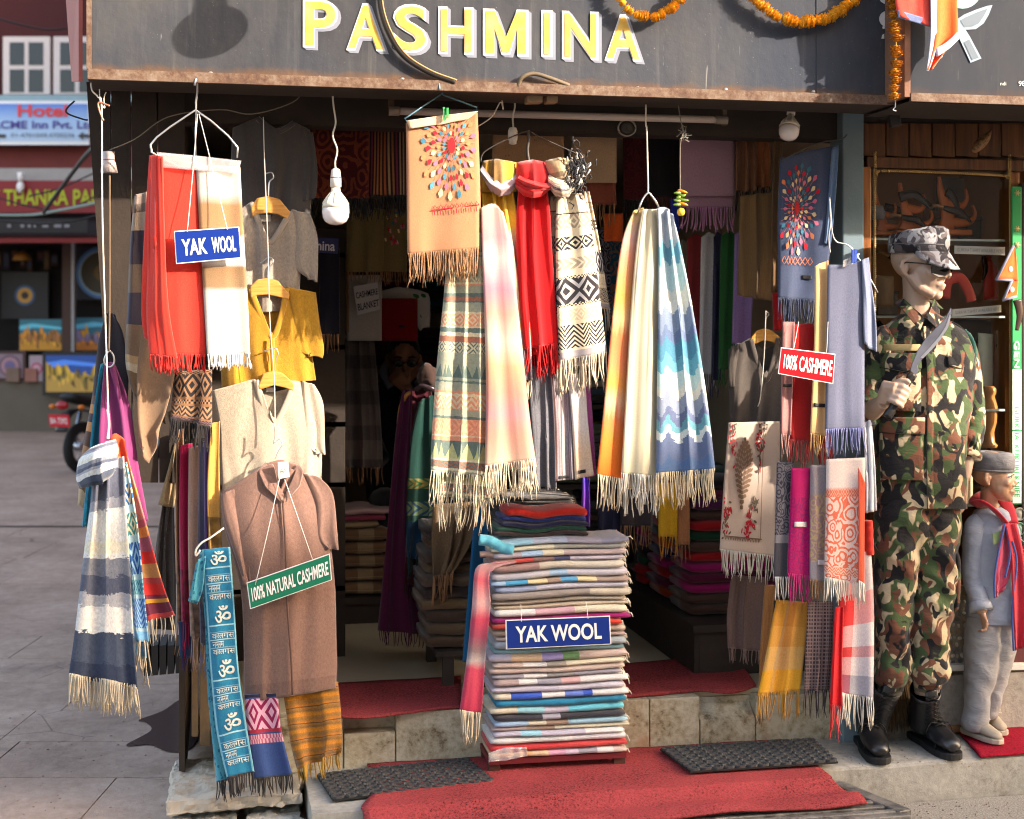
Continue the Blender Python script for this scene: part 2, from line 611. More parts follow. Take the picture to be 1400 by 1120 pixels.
# lettering
def text_poly(s,bold=0.0,spacing=1.0):
 if s == 'M':
  w = .20 + bold * 1.2
  e = w * .55
  v = [(0,0),(w,0),(w,.60),(.5 - e * .7,.03),(.5 + e * .7,.03),(1 - w,.60),(1 - w,0),(1,0),(1,1),(1 - w * 1.05,1),(.5,.40 - bold),(w * 1.05,1),(0,1)]
  return v,[(0,1,2,11,12),(2,3,10,11),(3,4,10),(4,5,9,10),(5,6,7,8,9)]
 cu = bpy.data.curves.new('lettering','FONT')
 cu.body = s
 cu.size = 1.0
 cu.offset = bold
 cu.space_character = spacing
 cu.resolution_u = 4
 ob = bpy.data.objects.new('lettering',cu)
 COL.objects.link(ob)
 dg = bpy.context.evaluated_depsgraph_get()
 me = bpy.data.meshes.new_from_object(ob.evaluated_get(dg))
 vs_ = [(v.co.x,v.co.y) for v in me.vertices]
 fs = [tuple(p.vertices) for p in me.polygons]
 bpy.data.objects.remove(ob,do_unlink=True)
 bpy.data.curves.remove(cu)
 bpy.data.meshes.remove(me)
 if not vs_:return [],[]
 x0,x1 = min(v[0] for v in vs_),max(v[0] for v in vs_)
 y0,y1 = min(v[1] for v in vs_),max(v[1] for v in vs_)
 return [((x - x0) / max(1e-6,x1 - x0),(y - y0) / max(1e-6,y1 - y0)) for x,y in vs_],fs
def text_quad(s,tl,tr,br,bl,push,material,parent,name='lettering',bold=0.02,spacing=1.0,th=0.0):
 """lettering filling the quad of four points, lifted by push"""
 vs_,fs = text_poly(s,bold,spacing)
 tl,tr,br,bl,push = (Vector(q) for q in (tl,tr,br,bl,push))
 V = [(bl * (1 - x) + br * x) * (1 - y) + (tl * (1 - x) + tr * x) * y + push for x,y in vs_]
 o = mk(name,V,fs,material,parent,smooth=False)
 if th:solid(o,th,0)
 return o
def quad_in(q,x0,x1,y0,y1):
 tl,tr,br,bl = q
 def g(x,y):return (tl * (1 - x) + tr * x) * (1 - y) + (bl * (1 - x) + br * x) * y
 return g(x0,y0),g(x1,y0),g(x1,y1),g(x0,y1)
def plate_sign(name,label,corners,v,colr,lines,border=True,th=0.004,cords=(),cord_m=None):
 """a small hung sign board: corners tl, tr, br, bl in px; lines: (text, material, x0, x1, y0, y1, bold)"""
 q = [at(c[0],c[1],v + (c[2] if len(c) > 2 else 0)) for c in corners]
 nrm = (q[1] - q[0]).cross(q[3] - q[0]).normalized()
 if nrm.y > 0:nrm = -nrm
 rim = mat('sign_rim_white',color=C(225,225,222),rough=0.35)
 o = mk(name,*prism([p for p in q],-nrm * th),rim if border else colr,smooth=False)
 tag(o,label,'sign')
 if border:
  f = quad_in(q,0.012,0.988,0.03,0.97)
  mk('sign_face',*prism([p + nrm * 0.0012 for p in f],-nrm * 0.0008),colr,o,smooth=False)
 for tx,m,x0,x1,y0,y1,bd in lines:
  f = quad_in(q,x0,x1,y0,y1)
  text_quad(tx,f[0],f[1],f[2],f[3],nrm * 0.0026,m,o,bold=bd)
 for a,b in cords:
  pa,pb = at(*a),at(*b)
  mk('cord',*limb(smoothpath([pa,(pa + pb) / 2 + Vector((0.001,0.002,-0.002)),pb],4),0.0013,5),cord_m or mat('cord_white',color=C(215,210,200),rough=0.8),o)
 return o
# ============================================================ THE SETTING
def ground_col(c):
 a = c.noise(1.3,c.obj,5.0,0.65)
 b = c.noise(14.0,c.obj,5.0,0.7)
 sc = c.noise(60.0,c.obj,3.0,0.6,sx=1,sy=0.25)
 q = c.bands(a * 0.55 + b * 0.35 + sc * 0.1,[(0.34,C(130,107,92)),(0.5,C(162,137,120)),(0.66,C(186,162,145))],True)
 oi = c.new('ShaderNodeObjectInfo')
 q = c.mix(1.0,q,X(c.nt,oi.outputs['Random']).op('MULTIPLY_ADD',.10,.94).s,'MULTIPLY')
 fm = c.new('ShaderNodeMapping'); fm.inputs['Scale'].default_value = (1,1,0); c.link(c.obj,fm.inputs[0])
 ck = c.vor(1.9,fm.outputs[0],'DISTANCE_TO_EDGE')
 q = c.mix((ck < .006) * (c.noise(1.1,c.obj,3.0) > .54) * .5,q,C(84,68,58))
 st = c.noise(2.7,c.obj,6.0,0.7,0.6)
 return c.mix(((st - 0.60).mx(0.0) * 3.5).mn(.6),q,C(80,64,56))
M_STONE = mat('paving_stone',ground_col,rough=0.8,bump=lambda c:(c.noise(35.0,c.obj,6.0,0.7) + c.noise(6.0,c.obj,4.0,0.6) * 1.5,0.55,0.006))
def conc_col(c):
 a = c.noise(3.0,c.obj,6.0,0.7)
 b = c.noise(40.0,c.obj,4.0,0.7)
 q = c.bands(a * 0.6 + b * 0.4,[(0.3,C(112,108,100)),(0.48,C(152,149,140)),(0.7,C(182,178,168))],True)
 st = c.noise(7.0,c.obj,6.0,0.75,0.4)
 return c.mix((st - 0.56).mx(0.0) * 4.0,q,C(82,74,62))
M_CONC = mat('worn_concrete',conc_col,rough=0.85,bump=lambda c:(c.noise(30.0,c.obj,6.0,0.75),0.6,0.008))
M_JOINT = plain('joint_dirt',(104,92,84),0.95,0.3,20)
M_GRIT = mat('grit',lambda c:c.bands(c.noise(180.0,c.obj,3.0,0.8),[(0.3,C(92,88,80)),(0.5,C(150,144,133)),(0.68,C(190,184,172))],True),rough=0.9,
             bump=lambda c:(c.noise(160.0,c.obj,3.0,0.8),0.8,0.006))
street = mk('street',[(-60,-40,0),(60,-40,0),(60,120,0),(-60,120,0)],[(0,1,2,3)],M_JOINT,smooth=False)
tag(street,kind='structure')
rnd = random.Random(4)
def chipped(x0,x1,y0,y1,z0,z1,nx,ny,amp,seed,frame=None):
 """a slab with uneven top and worn edges"""
 V,F = [],[]
 for j in range(ny + 1):
  for i in range(nx + 1):
   x = x0 + (x1 - x0) * i / nx; y = y0 + (y1 - y0) * j / ny
   e = (i in (0,nx)) + (j in (0,ny))
   n = mnoise.noise(Vector((x * 5,y * 5,seed)))
   dx = mnoise.noise(Vector((y * 7,seed,x))) * amp * 1.6 if i in (0,nx) else 0
   dy = mnoise.noise(Vector((x * 7,seed + 5,y))) * amp * 1.6 if j in (0,ny) else 0
   V.append(Vector((x + dx,y + dy,z1 + n * amp - 0.35 * amp * e)))
 top = len(V)
 per = [i for i in range(nx + 1)] + [(j + 1) * (nx + 1) - 1 for j in range(1,ny + 1)] + [ny * (nx + 1) + i for i in range(nx - 1,-1,-1)] + [j * (nx + 1) for j in range(ny - 1,0,-1)]
 for p in per:V.append(Vector((V[p].x,V[p].y,z0)))
 for j in range(ny):
  for i in range(nx):
   a = j * (nx + 1) + i
   F.append((a,a + 1,a + nx + 2,a + nx + 1))
 n = len(per)
 for k in range(n):
  a,b = per[k],per[(k + 1) % n]
  F.append((a,top + k,top + (k + 1) % n,b))
 if frame:V = [frame(p) for p in V]
 return V,F
# paving slabs of the side lane, laid square to the lane
org = Vector((0.1,-0.7,0))
fr = lambda p:org - RIGHT * p.x + FWD * p.y + Vector((0,0,p.z))
for r in range(16):
 y0 = r * 0.47 + (r > 6) * (r - 6) * 0.06
 y1 = (r + 1) * 0.47 + (r + 1 > 6) * (r - 5) * 0.06
 off = rnd.uniform(0,0.9)
 k = -1
 x = -0.4 - off
 while x < 5.2:
  w = rnd.uniform(0.75,1.15)
  g = 0.002 + 0.001 * rnd.random()
  a,b = x + g,x + w - g
  if b > 0.05 and not (org - RIGHT * a + FWD * y0).x > 0.55:
   V,F = chipped(a,b,y0 + g,y1 - g,0.0,0.007 + rnd.uniform(-.0008,.0008),6,4,0.0008,r * 9.1 + x,fr)
   F = [tuple(reversed(f)) for f in F]
   mk('paving_slab',V,F,M_STONE,street,smooth=False)
  x += w
mk('lane_surface',[fr(Vector(p)) for p in ((-12,8.2,0.009),(30,8.2,0.009),(30,60,0.009),(-12,60,0.009))],[(3,2,1,0)],M_STONE,street,smooth=False)
# gritty roadside at the right, in front of the step
mk('roadside',[(0.5,-6.4,0.006),(14,-6.4,0.006),(14,-0.012,0.006),(0.5,-0.012,0.006)],[(0,1,2,3)],M_GRIT,street,smooth=False)
# concrete step along the shop fronts
STEP_Z = 0.144
step = mk('step',*chipped(2.056,6.0,0.0,0.36,0.0,STEP_Z,60,6,0.004,3.0),M_CONC,smooth=False)
tag(step,kind='structure'); bevel(step,0.012)
mk('step_slab',*chipped(0.28,2.05,-0.12,0.345,0.0,STEP_Z - 0.002,24,6,0.004,8.0),M_CONC,step,smooth=False)
bl = mk('corner_block',*box(-.185,.268,.125,.62,.080,STEP_Z - .004),plain('pale_stone',(168,160,146),0.85,0.25,9,bs=0.6,bsc=40),step,smooth=False)
erode(bl,.011,.05,.11)
erode(mk('lower_stone',*box(-.165,.055,.11,.6,.0,.066),M_CONC,step,smooth=False),.011,.05,.09)
erode(mk('lower_stone',*box(.075,.27,.07,.6,.0,.064),M_CONC,step,smooth=False),.011,.05,.09)
# shop room
XL,XR,VB = -0.13,2.29,4.15
FLZ = 0.327
M_FLOOR = mat('vinyl_floor',lambda c:c.bands(c.noise(2.5,c.obj,4.0,0.6),[(0.3,C(174,162,134)),(0.7,C(200,188,160))],True),rough=0.45,spec=0.4)
fl = mk('shop_floor',*box(XL + .10,XR + .1,0.42,VB + .1,0.05,FLZ),M_FLOOR,smooth=False)
tag(fl,kind='structure')
def tile_col(c):
 a = c.noise(9.0,c.obj,6.0,0.75,0.5)
 b = c.noise(45.0,c.obj,5.0,0.7)
 q = c.bands(a * 0.65 + b * 0.35,[(0.36,C(92,74,52)),(0.45,C(160,148,122)),(0.55,C(186,178,156)),(0.75,C(198,192,174))],True)
 rs = c.noise(4.0,c.obj,4.0,0.6)
 return c.mix((rs - 0.63).mx(0.0) * 5.0,q,C(160,98,52))
M_TILE = mat('stained_tile',tile_col,rough=0.45,bump=lambda c:(c.noise(50.0,c.obj,4.0,0.7),0.2,0.003))
riser = mk('riser',*box(XL + .12,XR,0.405,0.418,0.10,FLZ - 0.02),M_TILE,smooth=False)
tag(riser,kind='structure')
def xat(px,v):return at(px,900,v).x
def rt(px0,px1,z1,v0=0.34,v1=0.404,z0=STEP_Z - 0.01):
 o = mk('riser_tile',*box(xat(px0,v0) + .0015,xat(px1,v0) - .0015,v0,v1,z0,z1),M_TILE,riser,smooth=False)
 bevel(o,0.003); return o
rt(318,470,FLZ); rt(470,541,0.262,0.335); rt(541,888,FLZ); rt(888,957,FLZ)
x0,x1 = xat(957,.34) + .002,xat(1032,.34)
o = mk('riser_tile',[(x0,.338,.134),(x1,.338,.134),(x1,.338,.235),(x0,.338,.235),(x0,.404,.134),(x1,.404,.134),(x1,.404,.285),(x0,.404,.285)],
       [(0,1,2,3),(3,2,6,7),(4,7,6,5),(0,3,7,4),(1,5,6,2),(0,4,5,1)],M_TILE,riser,smooth=False)
rt(1033,1150,FLZ - 0.01)
M_WALL_IN = plain('dim_plaster',(186,172,150),0.9,0.2,4)
w = mk('shop_wall',*box(XL - .02,XL,0.46,VB,0.05,2.75),plain('wall_timber',(72,58,46),0.9,0.3,9),smooth=False); tag(w,kind='structure')
w = mk('shop_wall',*box(XR,XR + .15,0.40,VB,0.05,2.75),M_WALL_IN,smooth=False); tag(w,kind='structure')
w = mk('shop_wall',*box(XL - .1,XR + .15,VB + .001,VB + .15,0.05,2.75),M_WALL_IN,smooth=False); tag(w,kind='structure')
w = mk('ceiling',*box(XL - .09,XR + .14,0.46,VB - .002,2.55,2.70),plain('pale_ceiling',(178,166,146),0.9),smooth=False); tag(w,kind='structure')
M_BLACKWOOD = plain('black_timber',(54,45,38),0.8,0.3,12,bs=0.3)
li = mk('lintel_beam',*box(XL - .1,XR + .14,0.33,0.45,2.40,2.75),M_BLACKWOOD,smooth=False); tag(li,kind='structure')
so = mk('soffit',*box(-.42,4.6,0.07,0.326,2.55,2.60),M_BLACKWOOD,smooth=False); tag(so,kind='structure')
M_PILLAR = plain('grey_blue_paint',(104,124,132),0.7,0.22,5,bs=0.2)
pi_ = mk('pillar',*box(xat(1149,.3),xat(1179,.3) - .002,0.28,0.399,STEP_Z - .01,2.549),M_PILLAR,smooth=False); tag(pi_,kind='structure')
bevel(pi_,.006)
# storeys above and the rest of the block behind
M_BRICKWALL = plain('upper_wall',(150,110,92),0.9,0.2,2)
shopb = mk('building',*box(XL - .1,9.0,0.47,20.0,2.76,9.5),M_BRICKWALL,smooth=False)
tag(shopb,'brick building that holds the scarf shop and the knife shop beside it','building')
mk('rear_block',*box(XL - .1,9.0,VB + .16,20.0,0.0,2.755),M_BRICKWALL,shopb,smooth=False)
mk('side_block',*box(XR + 2.8,9.0,0.5,VB + .15,0.0,2.755),M_BRICKWALL,shopb,smooth=False)
# the house across the street, whose roof line keeps the sun off the lower half of the shop
hx0,hx1,hv,hz = -2.5,17.6,-7.6,1.06 + 7.6 * 0.7
opp = mk('building',*box(hx0,hx1,hv - 7,hv,0,hz),plain('opposite_plaster',(222,210,190),0.9,0.15,1.0),smooth=False)
tag(opp,'plastered house across the street facing the shop','building')
mk('roof_shade_block',*box(11.85,17.5,hv - 5,hv - .002,hz + .001,hz + .24),MATS['opposite_plaster'],opp,smooth=False)  # unseen roof block, added to raise the shade line at the right
M_GLASSDARK = mat('dark_glass',color=C(40,48,54),rough=0.12)
for i in range(8):
 for z in (0.9,3.4):
  wx = hx0 + 1.0 + i * 2.35
  wv = mk('window',*box(wx,wx + 1.1,hv + .002,hv + .06,z,z + 1.5),plain('window_frame_brown',(90,62,42),0.6),opp,smooth=False)
  mk('pane',*box(wx + .1,wx + 1.0,hv + .061,hv + .066,z + .1,z + 1.4),M_GLASSDARK,wv,smooth=False)
# dark boarded wing left of the shop opening
wing = thing('side_wing','dark boarded wing wall under the left end of the signboard','wall',at(190,640,.3))
for a,b in ((118,150),(152,178),(180,214),(216,252)):
 p = [at(a,112,.30),at(b,112,.30),at(b + (8 if a < 130 else 2),660,.30),at(a + (38 if a < 130 else 2),660,.30)]
 mk('board',*prism(p,Vector((0,.025,0))),plain('dark_board',(50,40,32),0.85,0.35,18,bs=0.4),wing,smooth=False)
post = thing('door_post','weathered timber post at the left corner of the shop step','post',at(272,1020,.42))
M_OLDWOOD = plain('weathered_wood',(112,88,62),0.85,0.35,20,bs=0.5)
for a,b,y1 in ((262,271,1008),(273,288,1020)):
 p = [at(a,600,.42),at(b,600,.42),at(b,y1,.42),at(a,y1,.42)]
 bevel(mk('post_plank',*prism(p,Vector((0,.05,0))),M_OLDWOOD,post,smooth=False),.004)
cr = thing('crate','dark slatted crate on the lane behind the hanging scarves','crate',onz(225,924,0.0))
for i in range(6):
 a = 196 + i * 11
 p = [at(a,883,.95),at(a + 9,882,.95),at(a + 9,924 - i,.95),at(a,925 - i,.95)]
 mk('slat',*prism(p,Vector((0,.2,0))),plain('dark_crate',(52,46,42),0.8),cr,smooth=False)
# loose grit and scraps on the lane and the step
rg_ = random.Random(31); gb_ = MB()
for k in range(260):
 x_,y_ = rg_.uniform(-30,250),600 + 520 * rg_.random() ** .6
 p = onz(x_,y_,.0085); r = rg_.uniform(.001,.0032)
 gb_.add(ball(p,r * rg_.uniform(.8,2.2),r * rg_.uniform(.8,1.6),r * .6,5,4))
for k in range(260):
 p = onz(rg_.uniform(860,1400),rg_.uniform(1096,1125),.008); r = rg_.uniform(.0012,.0035)
 gb_.add(ball(p,r * rg_.uniform(.8,1.8),r,r * .7,5,4))
for k in range(90):
 p = onz(rg_.uniform(1150,1400),rg_.uniform(1000,1050),STEP_Z + .002); r = rg_.uniform(.0015,.004)
 gb_.add(ball(p,r * 1.5,r,r * .6,5,4))
gr_ = gb_.build('grit',plain('grit_bits',(150,132,116),.9,.3,30),None,smooth=True); gr_['kind'] = 'stuff'
# ground shadow on the lane, laid on as a dark smooth patch
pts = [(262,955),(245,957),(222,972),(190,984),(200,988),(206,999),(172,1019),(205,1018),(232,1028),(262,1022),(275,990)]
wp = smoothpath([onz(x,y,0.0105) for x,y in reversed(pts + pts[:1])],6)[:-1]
lane_shade = mk('lane_shadow',wp,[tuple(range(len(wp)))],mat('shaded_stone',color=C(56,44,42),rough=0.25),smooth=False)
tag(lane_shade,kind='structure')
# ------------------------------------------------------------ across the lane, far left
DB = 23.0
def bbox(px0,px1,py0,py1,d,depth):
 a,b,c_,e = atd(px0,py0,d),atd(px1,py0,d),atd(px1,py1,d),atd(px0,py1,d)
 return prism([a,b,c_,e],FWD * depth)
def fq(px0,px1,py0,py1,d):return [atd(px0,py0,d),atd(px1,py0,d),atd(px1,py1,d),atd(px0,py1,d)]
far = mk('building',*bbox(-420,330,-260,330,DB + .3,8),plain('dark_red_wall',(66,18,20),0.8,0.15,1.0),smooth=False)
tag(far,'dark red painted hotel building across the lane with white windows','building')
mk('base_wall',*bbox(-420,330,520,597,DB + .1,8),plain('grey_base',(96,88,78),0.9,0.2,3),far,smooth=False)
mk('ledge',*bbox(-420,330,130,139,DB - .1,.4),plain('teal_ledge',(132,160,168),0.6),far,smooth=False)
mk('red_band',*bbox(-420,330,200,232,DB + .2,.2),plain('pink_red_band',(128,62,60),0.8),far,smooth=False)
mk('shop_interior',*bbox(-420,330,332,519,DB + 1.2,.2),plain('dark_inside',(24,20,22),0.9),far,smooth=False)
M_WHITEF = plain('white_frame',(206,196,192),0.6,0.1)
for x0,x1 in ((-72,-10),(4,68),(73,137)):
 wv = mk('window',*bbox(x0,x1,50,129,DB + .22,.08),M_WHITEF,far,smooth=False)
 cx,w2 = (x0 + x1) / 2,(x1 - x0)
 for a,b in ((x0 + 9,cx - 3),(cx + 3,x1 - 9)):
  for c_,e in ((58,89),(95,126)):
   mk('pane',*bbox(a,b,c_,e,DB + .21,.01),M_GLASSDARK,wv,smooth=False)
pp = mk('pipe_cover',*bbox(-420,200,230,247,DB - .5,.15),plain('grey_cover',(150,146,142),0.5),far,smooth=False)
for a,b in ((85,97),(-40,-28),(182,192)):
 mk('shop_post',*bbox(a,b,332,520,DB + .3,.12),plain('brown_post',(66,40,32),0.6),far,smooth=False)
mk('shop_post',*bbox(97.5,101,332,520,DB + .28,.12),plain('grey_post',(150,150,155),0.4),far,smooth=False)
aw = mk('awning',*prism([atd(-420,322,DB - 1.2),atd(330,322,DB - 1.2),atd(330,292,DB - .2),atd(-420,292,DB - .2)],Vector((0,0,-.04))),plain('dark_awning',(30,20,20),0.8),smooth=False)
tag(aw,'dark awning over the painting shop window across the lane','awning')
mk('valance',*bbox(-420,330,322,332,DB - 1.2,.03),plain('red_valance',(120,40,40),0.8),aw,smooth=False)
hs = mk('hotel_sign',*bbox(-130,122,138,198,DB - .2,.08),plain('sign_white',(226,228,230),0.4,0.02),smooth=False)
tag(hs,'pale blue hotel sign with red heading and arrows above the lane','sign')
def skyblue(c):
 sp = c.new('ShaderNodeSeparateXYZ'); c.link(c.obj,sp.inputs[0])
 return c.bands(X(c.nt,sp.outputs[2]),[(0.05,C(168,196,222)),(0.38,C(150,186,224)),(0.62,C(84,130,206))],True)
mk('sign_face',*bbox(-126,120,142,193,DB - .21,.008),mat('hotel_blue',skyblue,rough=0.4),hs,smooth=False)
def ftext(tx,q,d,colr,par,bold=0.02,nm='lettering'):
 p = fq(*q,d)
 return text_quad(tx,p[0],p[1],p[2],p[3],Vector((0,0,0)),mat('ink_%d_%d_%d' % colr,color=C(*colr),rough=0.5),par,nm,bold)
ftext('Hotel',(24,92,143,160),DB - .225,(214,62,66),hs,.03)
ftext('ACME Inn Pvt. Ltd.',(-13,133,165,176),DB - .225,(70,62,140),hs,.025)
ftext('01-4701049,4700236',(15,102,182,189),DB - .225,(90,96,110),hs,0.0)
for s_,x in ((1,118),(1,-2)):
 pts_ = [(x - 12,186),(x - 4,180),(x - 4,183.5),(x + 10,183.5),(x + 10,188.5),(x - 4,188.5),(x - 4,192)]
 mk('arrow',[atd(a,b,DB - .225) for a,b in pts_],[tuple(range(len(pts_)))],mat('ink_dark',color=C(60,56,62),rough=0.5),hs,smooth=False)
ts = mk('shop_sign',*bbox(-200,196,247,291,DB - .6,.08),plain('sign_red',(128,18,26),0.5,0.08),smooth=False)
tag(ts,'dark red painting shop sign with yellow green slanted letters','sign')
ftext('GALLERY THANKA PAINTING',(-88,196,259,281),DB - .62,(168,178,30),ts,.02)
vs_ = mk('small_sign',*bbox(-90,120,299,318,DB - 1.3,.03),plain('dark_sign',(24,18,20),0.6),smooth=False)
tag(vs_,'narrow dark sign with small pale marks under the red painting shop sign','sign')
for x,w_ in ((10,5),(28,5),(38,4),(46,3),(58,8),(74,10),(88,7)):
 mk('pale_mark',fq(x,x + w_,307,311,DB - 1.32),[(0,3,2,1)],plain('mark_grey',(120,120,126),.5),vs_,smooth=False)
rs = mk('money_sign',*bbox(152,182,332,371,15.0,.03),plain('sign_red2',(134,24,34),0.5),smooth=False)
tag(rs,'small red notice hanging in front of the painting shop window','sign')
ftext('FREE',(154,176,337,346),14.98,(210,190,190),rs,.01)
ftext('MONEY',(154,180,352,362),14.98,(210,190,190),rs,.01)
# a lamp on the far building
lb = thing('light_bulb','bare white bulb hanging under the grey pipe cover across the lane','light bulb',atd(28,262,DB - .7))
mk('bulb',*ball(atd(28,256,DB - .7),.06,.06,.09),plain('bulb_white',(225,222,220),0.3,0.02),lb)
mk('socket',*limb([atd(28,249,DB - .7),atd(28,236,DB - .7)],[.035,.05],10),plain('bulb_white',(225,222,220)),lb)
# pictures in the window across the lane
def frame_pic(name,label,px0,px1,py0,py1,d,fcol,fn,bd=3):
 o = mk(name,*bbox(px0,px1,py0,py1,d,.06),plain('frame_%d_%d_%d' % fcol,fcol,0.5),smooth=False)
 tag(o,label,'painting')
 fn(o,px0 + bd,px1 - bd,py0 + bd,py1 - bd,d - .005)
 return o
def flat(o,nm,pts,d,colr):
 mk(nm,[atd(x,y,d) for x,y in pts],[tuple(range(len(pts)))],mat('paint_%d_%d_%d' % colr,color=C(*colr),rough=0.5),o,smooth=False)
def ell(cx,cy,r,n=28,ry=None):return [(cx + r * cos(2 * pi * i / n),cy + (ry or r) * sin(2 * pi * i / n)) for i in range(n)]
def mountains(sky_,pk,seed):
 def fn(o,a,b,c_,e,d):
  r = random.Random(seed)
  flat(o,'picture_sky',[(a,c_),(b,c_),(b,e),(a,e)],d,sky_)
  flat(o,'picture_cloud',[(a,c_ + (e - c_) * .2),(a + (b - a) * .3,c_ + (e - c_) * .12),(b,c_ + (e - c_) * .25),(b,c_ + (e - c_) * .33),(a + (b - a) * .4,c_ + (e - c_) * .26),(a,c_ + (e - c_) * .34)],d - .003,tuple(min(255,int(q * 1.5 + 30)) for q in sky_))
  for k in range(3):
   base = c_ + (e - c_) * (.42 + .13 * k)
   ph = r.uniform(0,9); n = 26
   ridge = []
   for i in range(n + 1):
    x = a + (b - a) * i / n
    h = mnoise.noise(Vector((i * .33,ph,0))) * 1.0 + .45 * mnoise.noise(Vector((i * .9,ph,5))) + .2 * mnoise.noise(Vector((i * 2.1,ph,9)))
    ridge.append((x,min(e - 2,max(c_ + 2,base - h * (e - c_) * .42))))
   flat(o,'picture_range',ridge + [(b,e),(a,e)],d - .006 * (k + 1),pk[k % len(pk)])
   for i in range(1,n,2):       # lit and dark faces of the range
    x0,y0 = ridge[i]; x1,y1 = ridge[i + 1]
    dp = (e - max(y0,y1)) * r.uniform(.3,.8)
    f_ = 1.3 if (y1 > y0) else .55
    flat(o,'picture_face',[(x0,y0 + .4),(x1,y1 + .4),(x1 + r.uniform(-3,3),min(e,max(y0,y1) + dp)),(x0 + r.uniform(-1,2),min(e,y0 + dp * .5))],d - .006 * (k + 1) - .003,tuple(min(255,int(q * f_)) // 12 * 12 for q in pk[k % len(pk)]))
 return fn
def mandala(bgc,rings):
 def fn(o,a,b,c_,e,d):
  flat(o,'picture_ground',[(a,c_),(b,c_),(b,e),(a,e)],d,bgc)
  cx,cy,r = (a + b) / 2,(c_ + e) / 2,min(b - a,e - c_) / 2
  for i,(f_,colr) in enumerate(rings):
   flat(o,'picture_ring',ell(cx,cy,r * f_),d - .004 * (i + 1),colr)
 return fn
frame_pic('painting','large dark round mandala painting with pale blue halo in the shop window',100,178,336,410,DB + .8,(30,22,26),
          mandala((20,24,40),[(.98,(70,120,180)),(.86,(140,170,190)),(.8,(60,52,40)),(.3,(110,84,40)),(.12,(60,50,40))]),1)
frame_pic('painting','small glowing sun mandala painting at the left of the shop window',2,66,372,436,DB + .9,(22,20,24),
          mandala((20,20,30),[(.45,(50,90,130)),(.34,(200,150,70)),(.16,(40,30,40))]),1)
frame_pic('painting','wide teal mountain painting with orange peaks left of the window post',26,85,436,480,DB + .8,(40,60,70),mountains((40,120,140),[(200,130,40),(170,110,60),(214,150,50),(110,120,150)],3),1)
frame_pic('painting','teal mountain painting with one tall golden peak right of the window post',102,182,434,480,DB + .8,(40,60,70),mountains((40,110,136),[(214,150,40),(120,110,140),(200,120,50),(130,120,150)],8),1)
frame_pic('painting','small framed pink and grey mandala leaning on the base wall',-8,35,480,521,DB + .05,(62,36,34),mandala((130,110,120),[(.9,(90,70,90)),(.75,(160,120,130)),(.45,(100,90,130))]),4)
frame_pic('painting','round pink mandala print half hidden behind the mountain painting',40,60,486,522,DB + .04,(150,140,140),mandala((160,140,150),[(.9,(170,70,100)),(.6,(190,150,160))]),1)
frame_pic('painting','black framed blue painting of a golden mountain on the base wall',58,150,481,541,DB - .1,(20,20,24),mountains((30,80,160),[(200,160,60),(140,120,60),(190,150,70),(80,70,60)],5),5)
# more of the shop across the lane: glass, hanging pictures and small goods
r_ = random.Random(21)
for k in range(9):
 x = -6 + k * 11 + r_.uniform(-2,2); 
 if 84 < x + 5 < 102:continue
 w_,h_ = r_.uniform(7,10),r_.uniform(14,26); y_ = 340 + r_.uniform(0,8)
 o = mk('scroll',*bbox(x,x + w_,y_,y_ + h_,DB + 1.0,.03),plain('scroll_%d' % (k % 4),((60,30,22),(34,28,46),(76,54,26),(46,18,22))[k % 4],.7,.3,9),smooth=False)
 tag(o,'dim hanging scroll, %s from left along the far shop window top' % ('first','second','third','fourth','fifth','sixth','seventh','eighth','ninth')[k],'scroll','scrolls in the far shop window')
 mk('scroll_picture',*bbox(x + 1.2,x + w_ - 1.2,y_ + 3,y_ + h_ - 4,DB + .99,.008),plain('scrollp_%d' % (k % 3),((96,76,50),(50,60,80),(90,46,34))[k % 3],.7,.5,14),o,smooth=False)
lp = thing('lamp','small warm ceiling lamp hanging inside the far shop window','lamp',atd(30,352,DB + .7))
mk('shade',*lathe(atd(30,356,DB + .7),[(.16,0),(.1,.1),(.03,.14)],14),plain('lamp_brass',(170,120,50),.4),lp)
for a,b in ((8,26),(34,50),(108,122),(150,166)):
 o = mk('parcel',*bbox(a,b,500 + (a % 5),522,DB - .02,.2),plain('parcel_%d' % a,(110 + a % 40,96,84),.8,.3,8),smooth=False)
 tag(o,'wrapped parcel standing on the far base wall, %s' % {8:'leftmost',34:'left of the blue mountain painting',108:'half behind the blue mountain painting',150:'rightmost'}[a],'parcel')
# overhead cables across the lane
M_CABLE = plain('black_cable',(30,28,28),0.6)
cb = mk('cable',*limb(smoothpath([atd(60,290,14),atd(100,235,13),atd(125,205,12),atd(180,160,11)],5),.022,6),M_CABLE)
tag(cb,'thick dark cable slanting across the hotel sign','cable')
cb = mk('cable',*limb(smoothpath([atd(-30,294,18),atd(40,294,17),atd(80,288,16),atd(140,276,15)],5),.018,6),plain('green_grey_cable',(108,122,112),0.6))
tag(cb,'grey green cable sagging below the red painting shop sign','cable')
for i,(pts_,r_w,lab) in enumerate((([(-30,262),(40,282),(90,286),(150,258)],.010,'thin wire dipping across the yellow green slanted letters'),([(-30,298),(50,306),(100,302),(150,290)],.014,'dark bundled wire under the red painting shop sign'),([(40,268),(80,258),(130,236)],.009,'thin wire rising past the bulb across the lane'),([(-30,18),(60,40),(110,34)],.010,'thin wire crossing the dark red wall above the hotel windows'))):
 cb = mk('cable',*limb(smoothpath([atd(x,y,17 - i) for x,y in pts_],6),r_w,5),M_CABLE)
 tag(cb,lab,'cable')
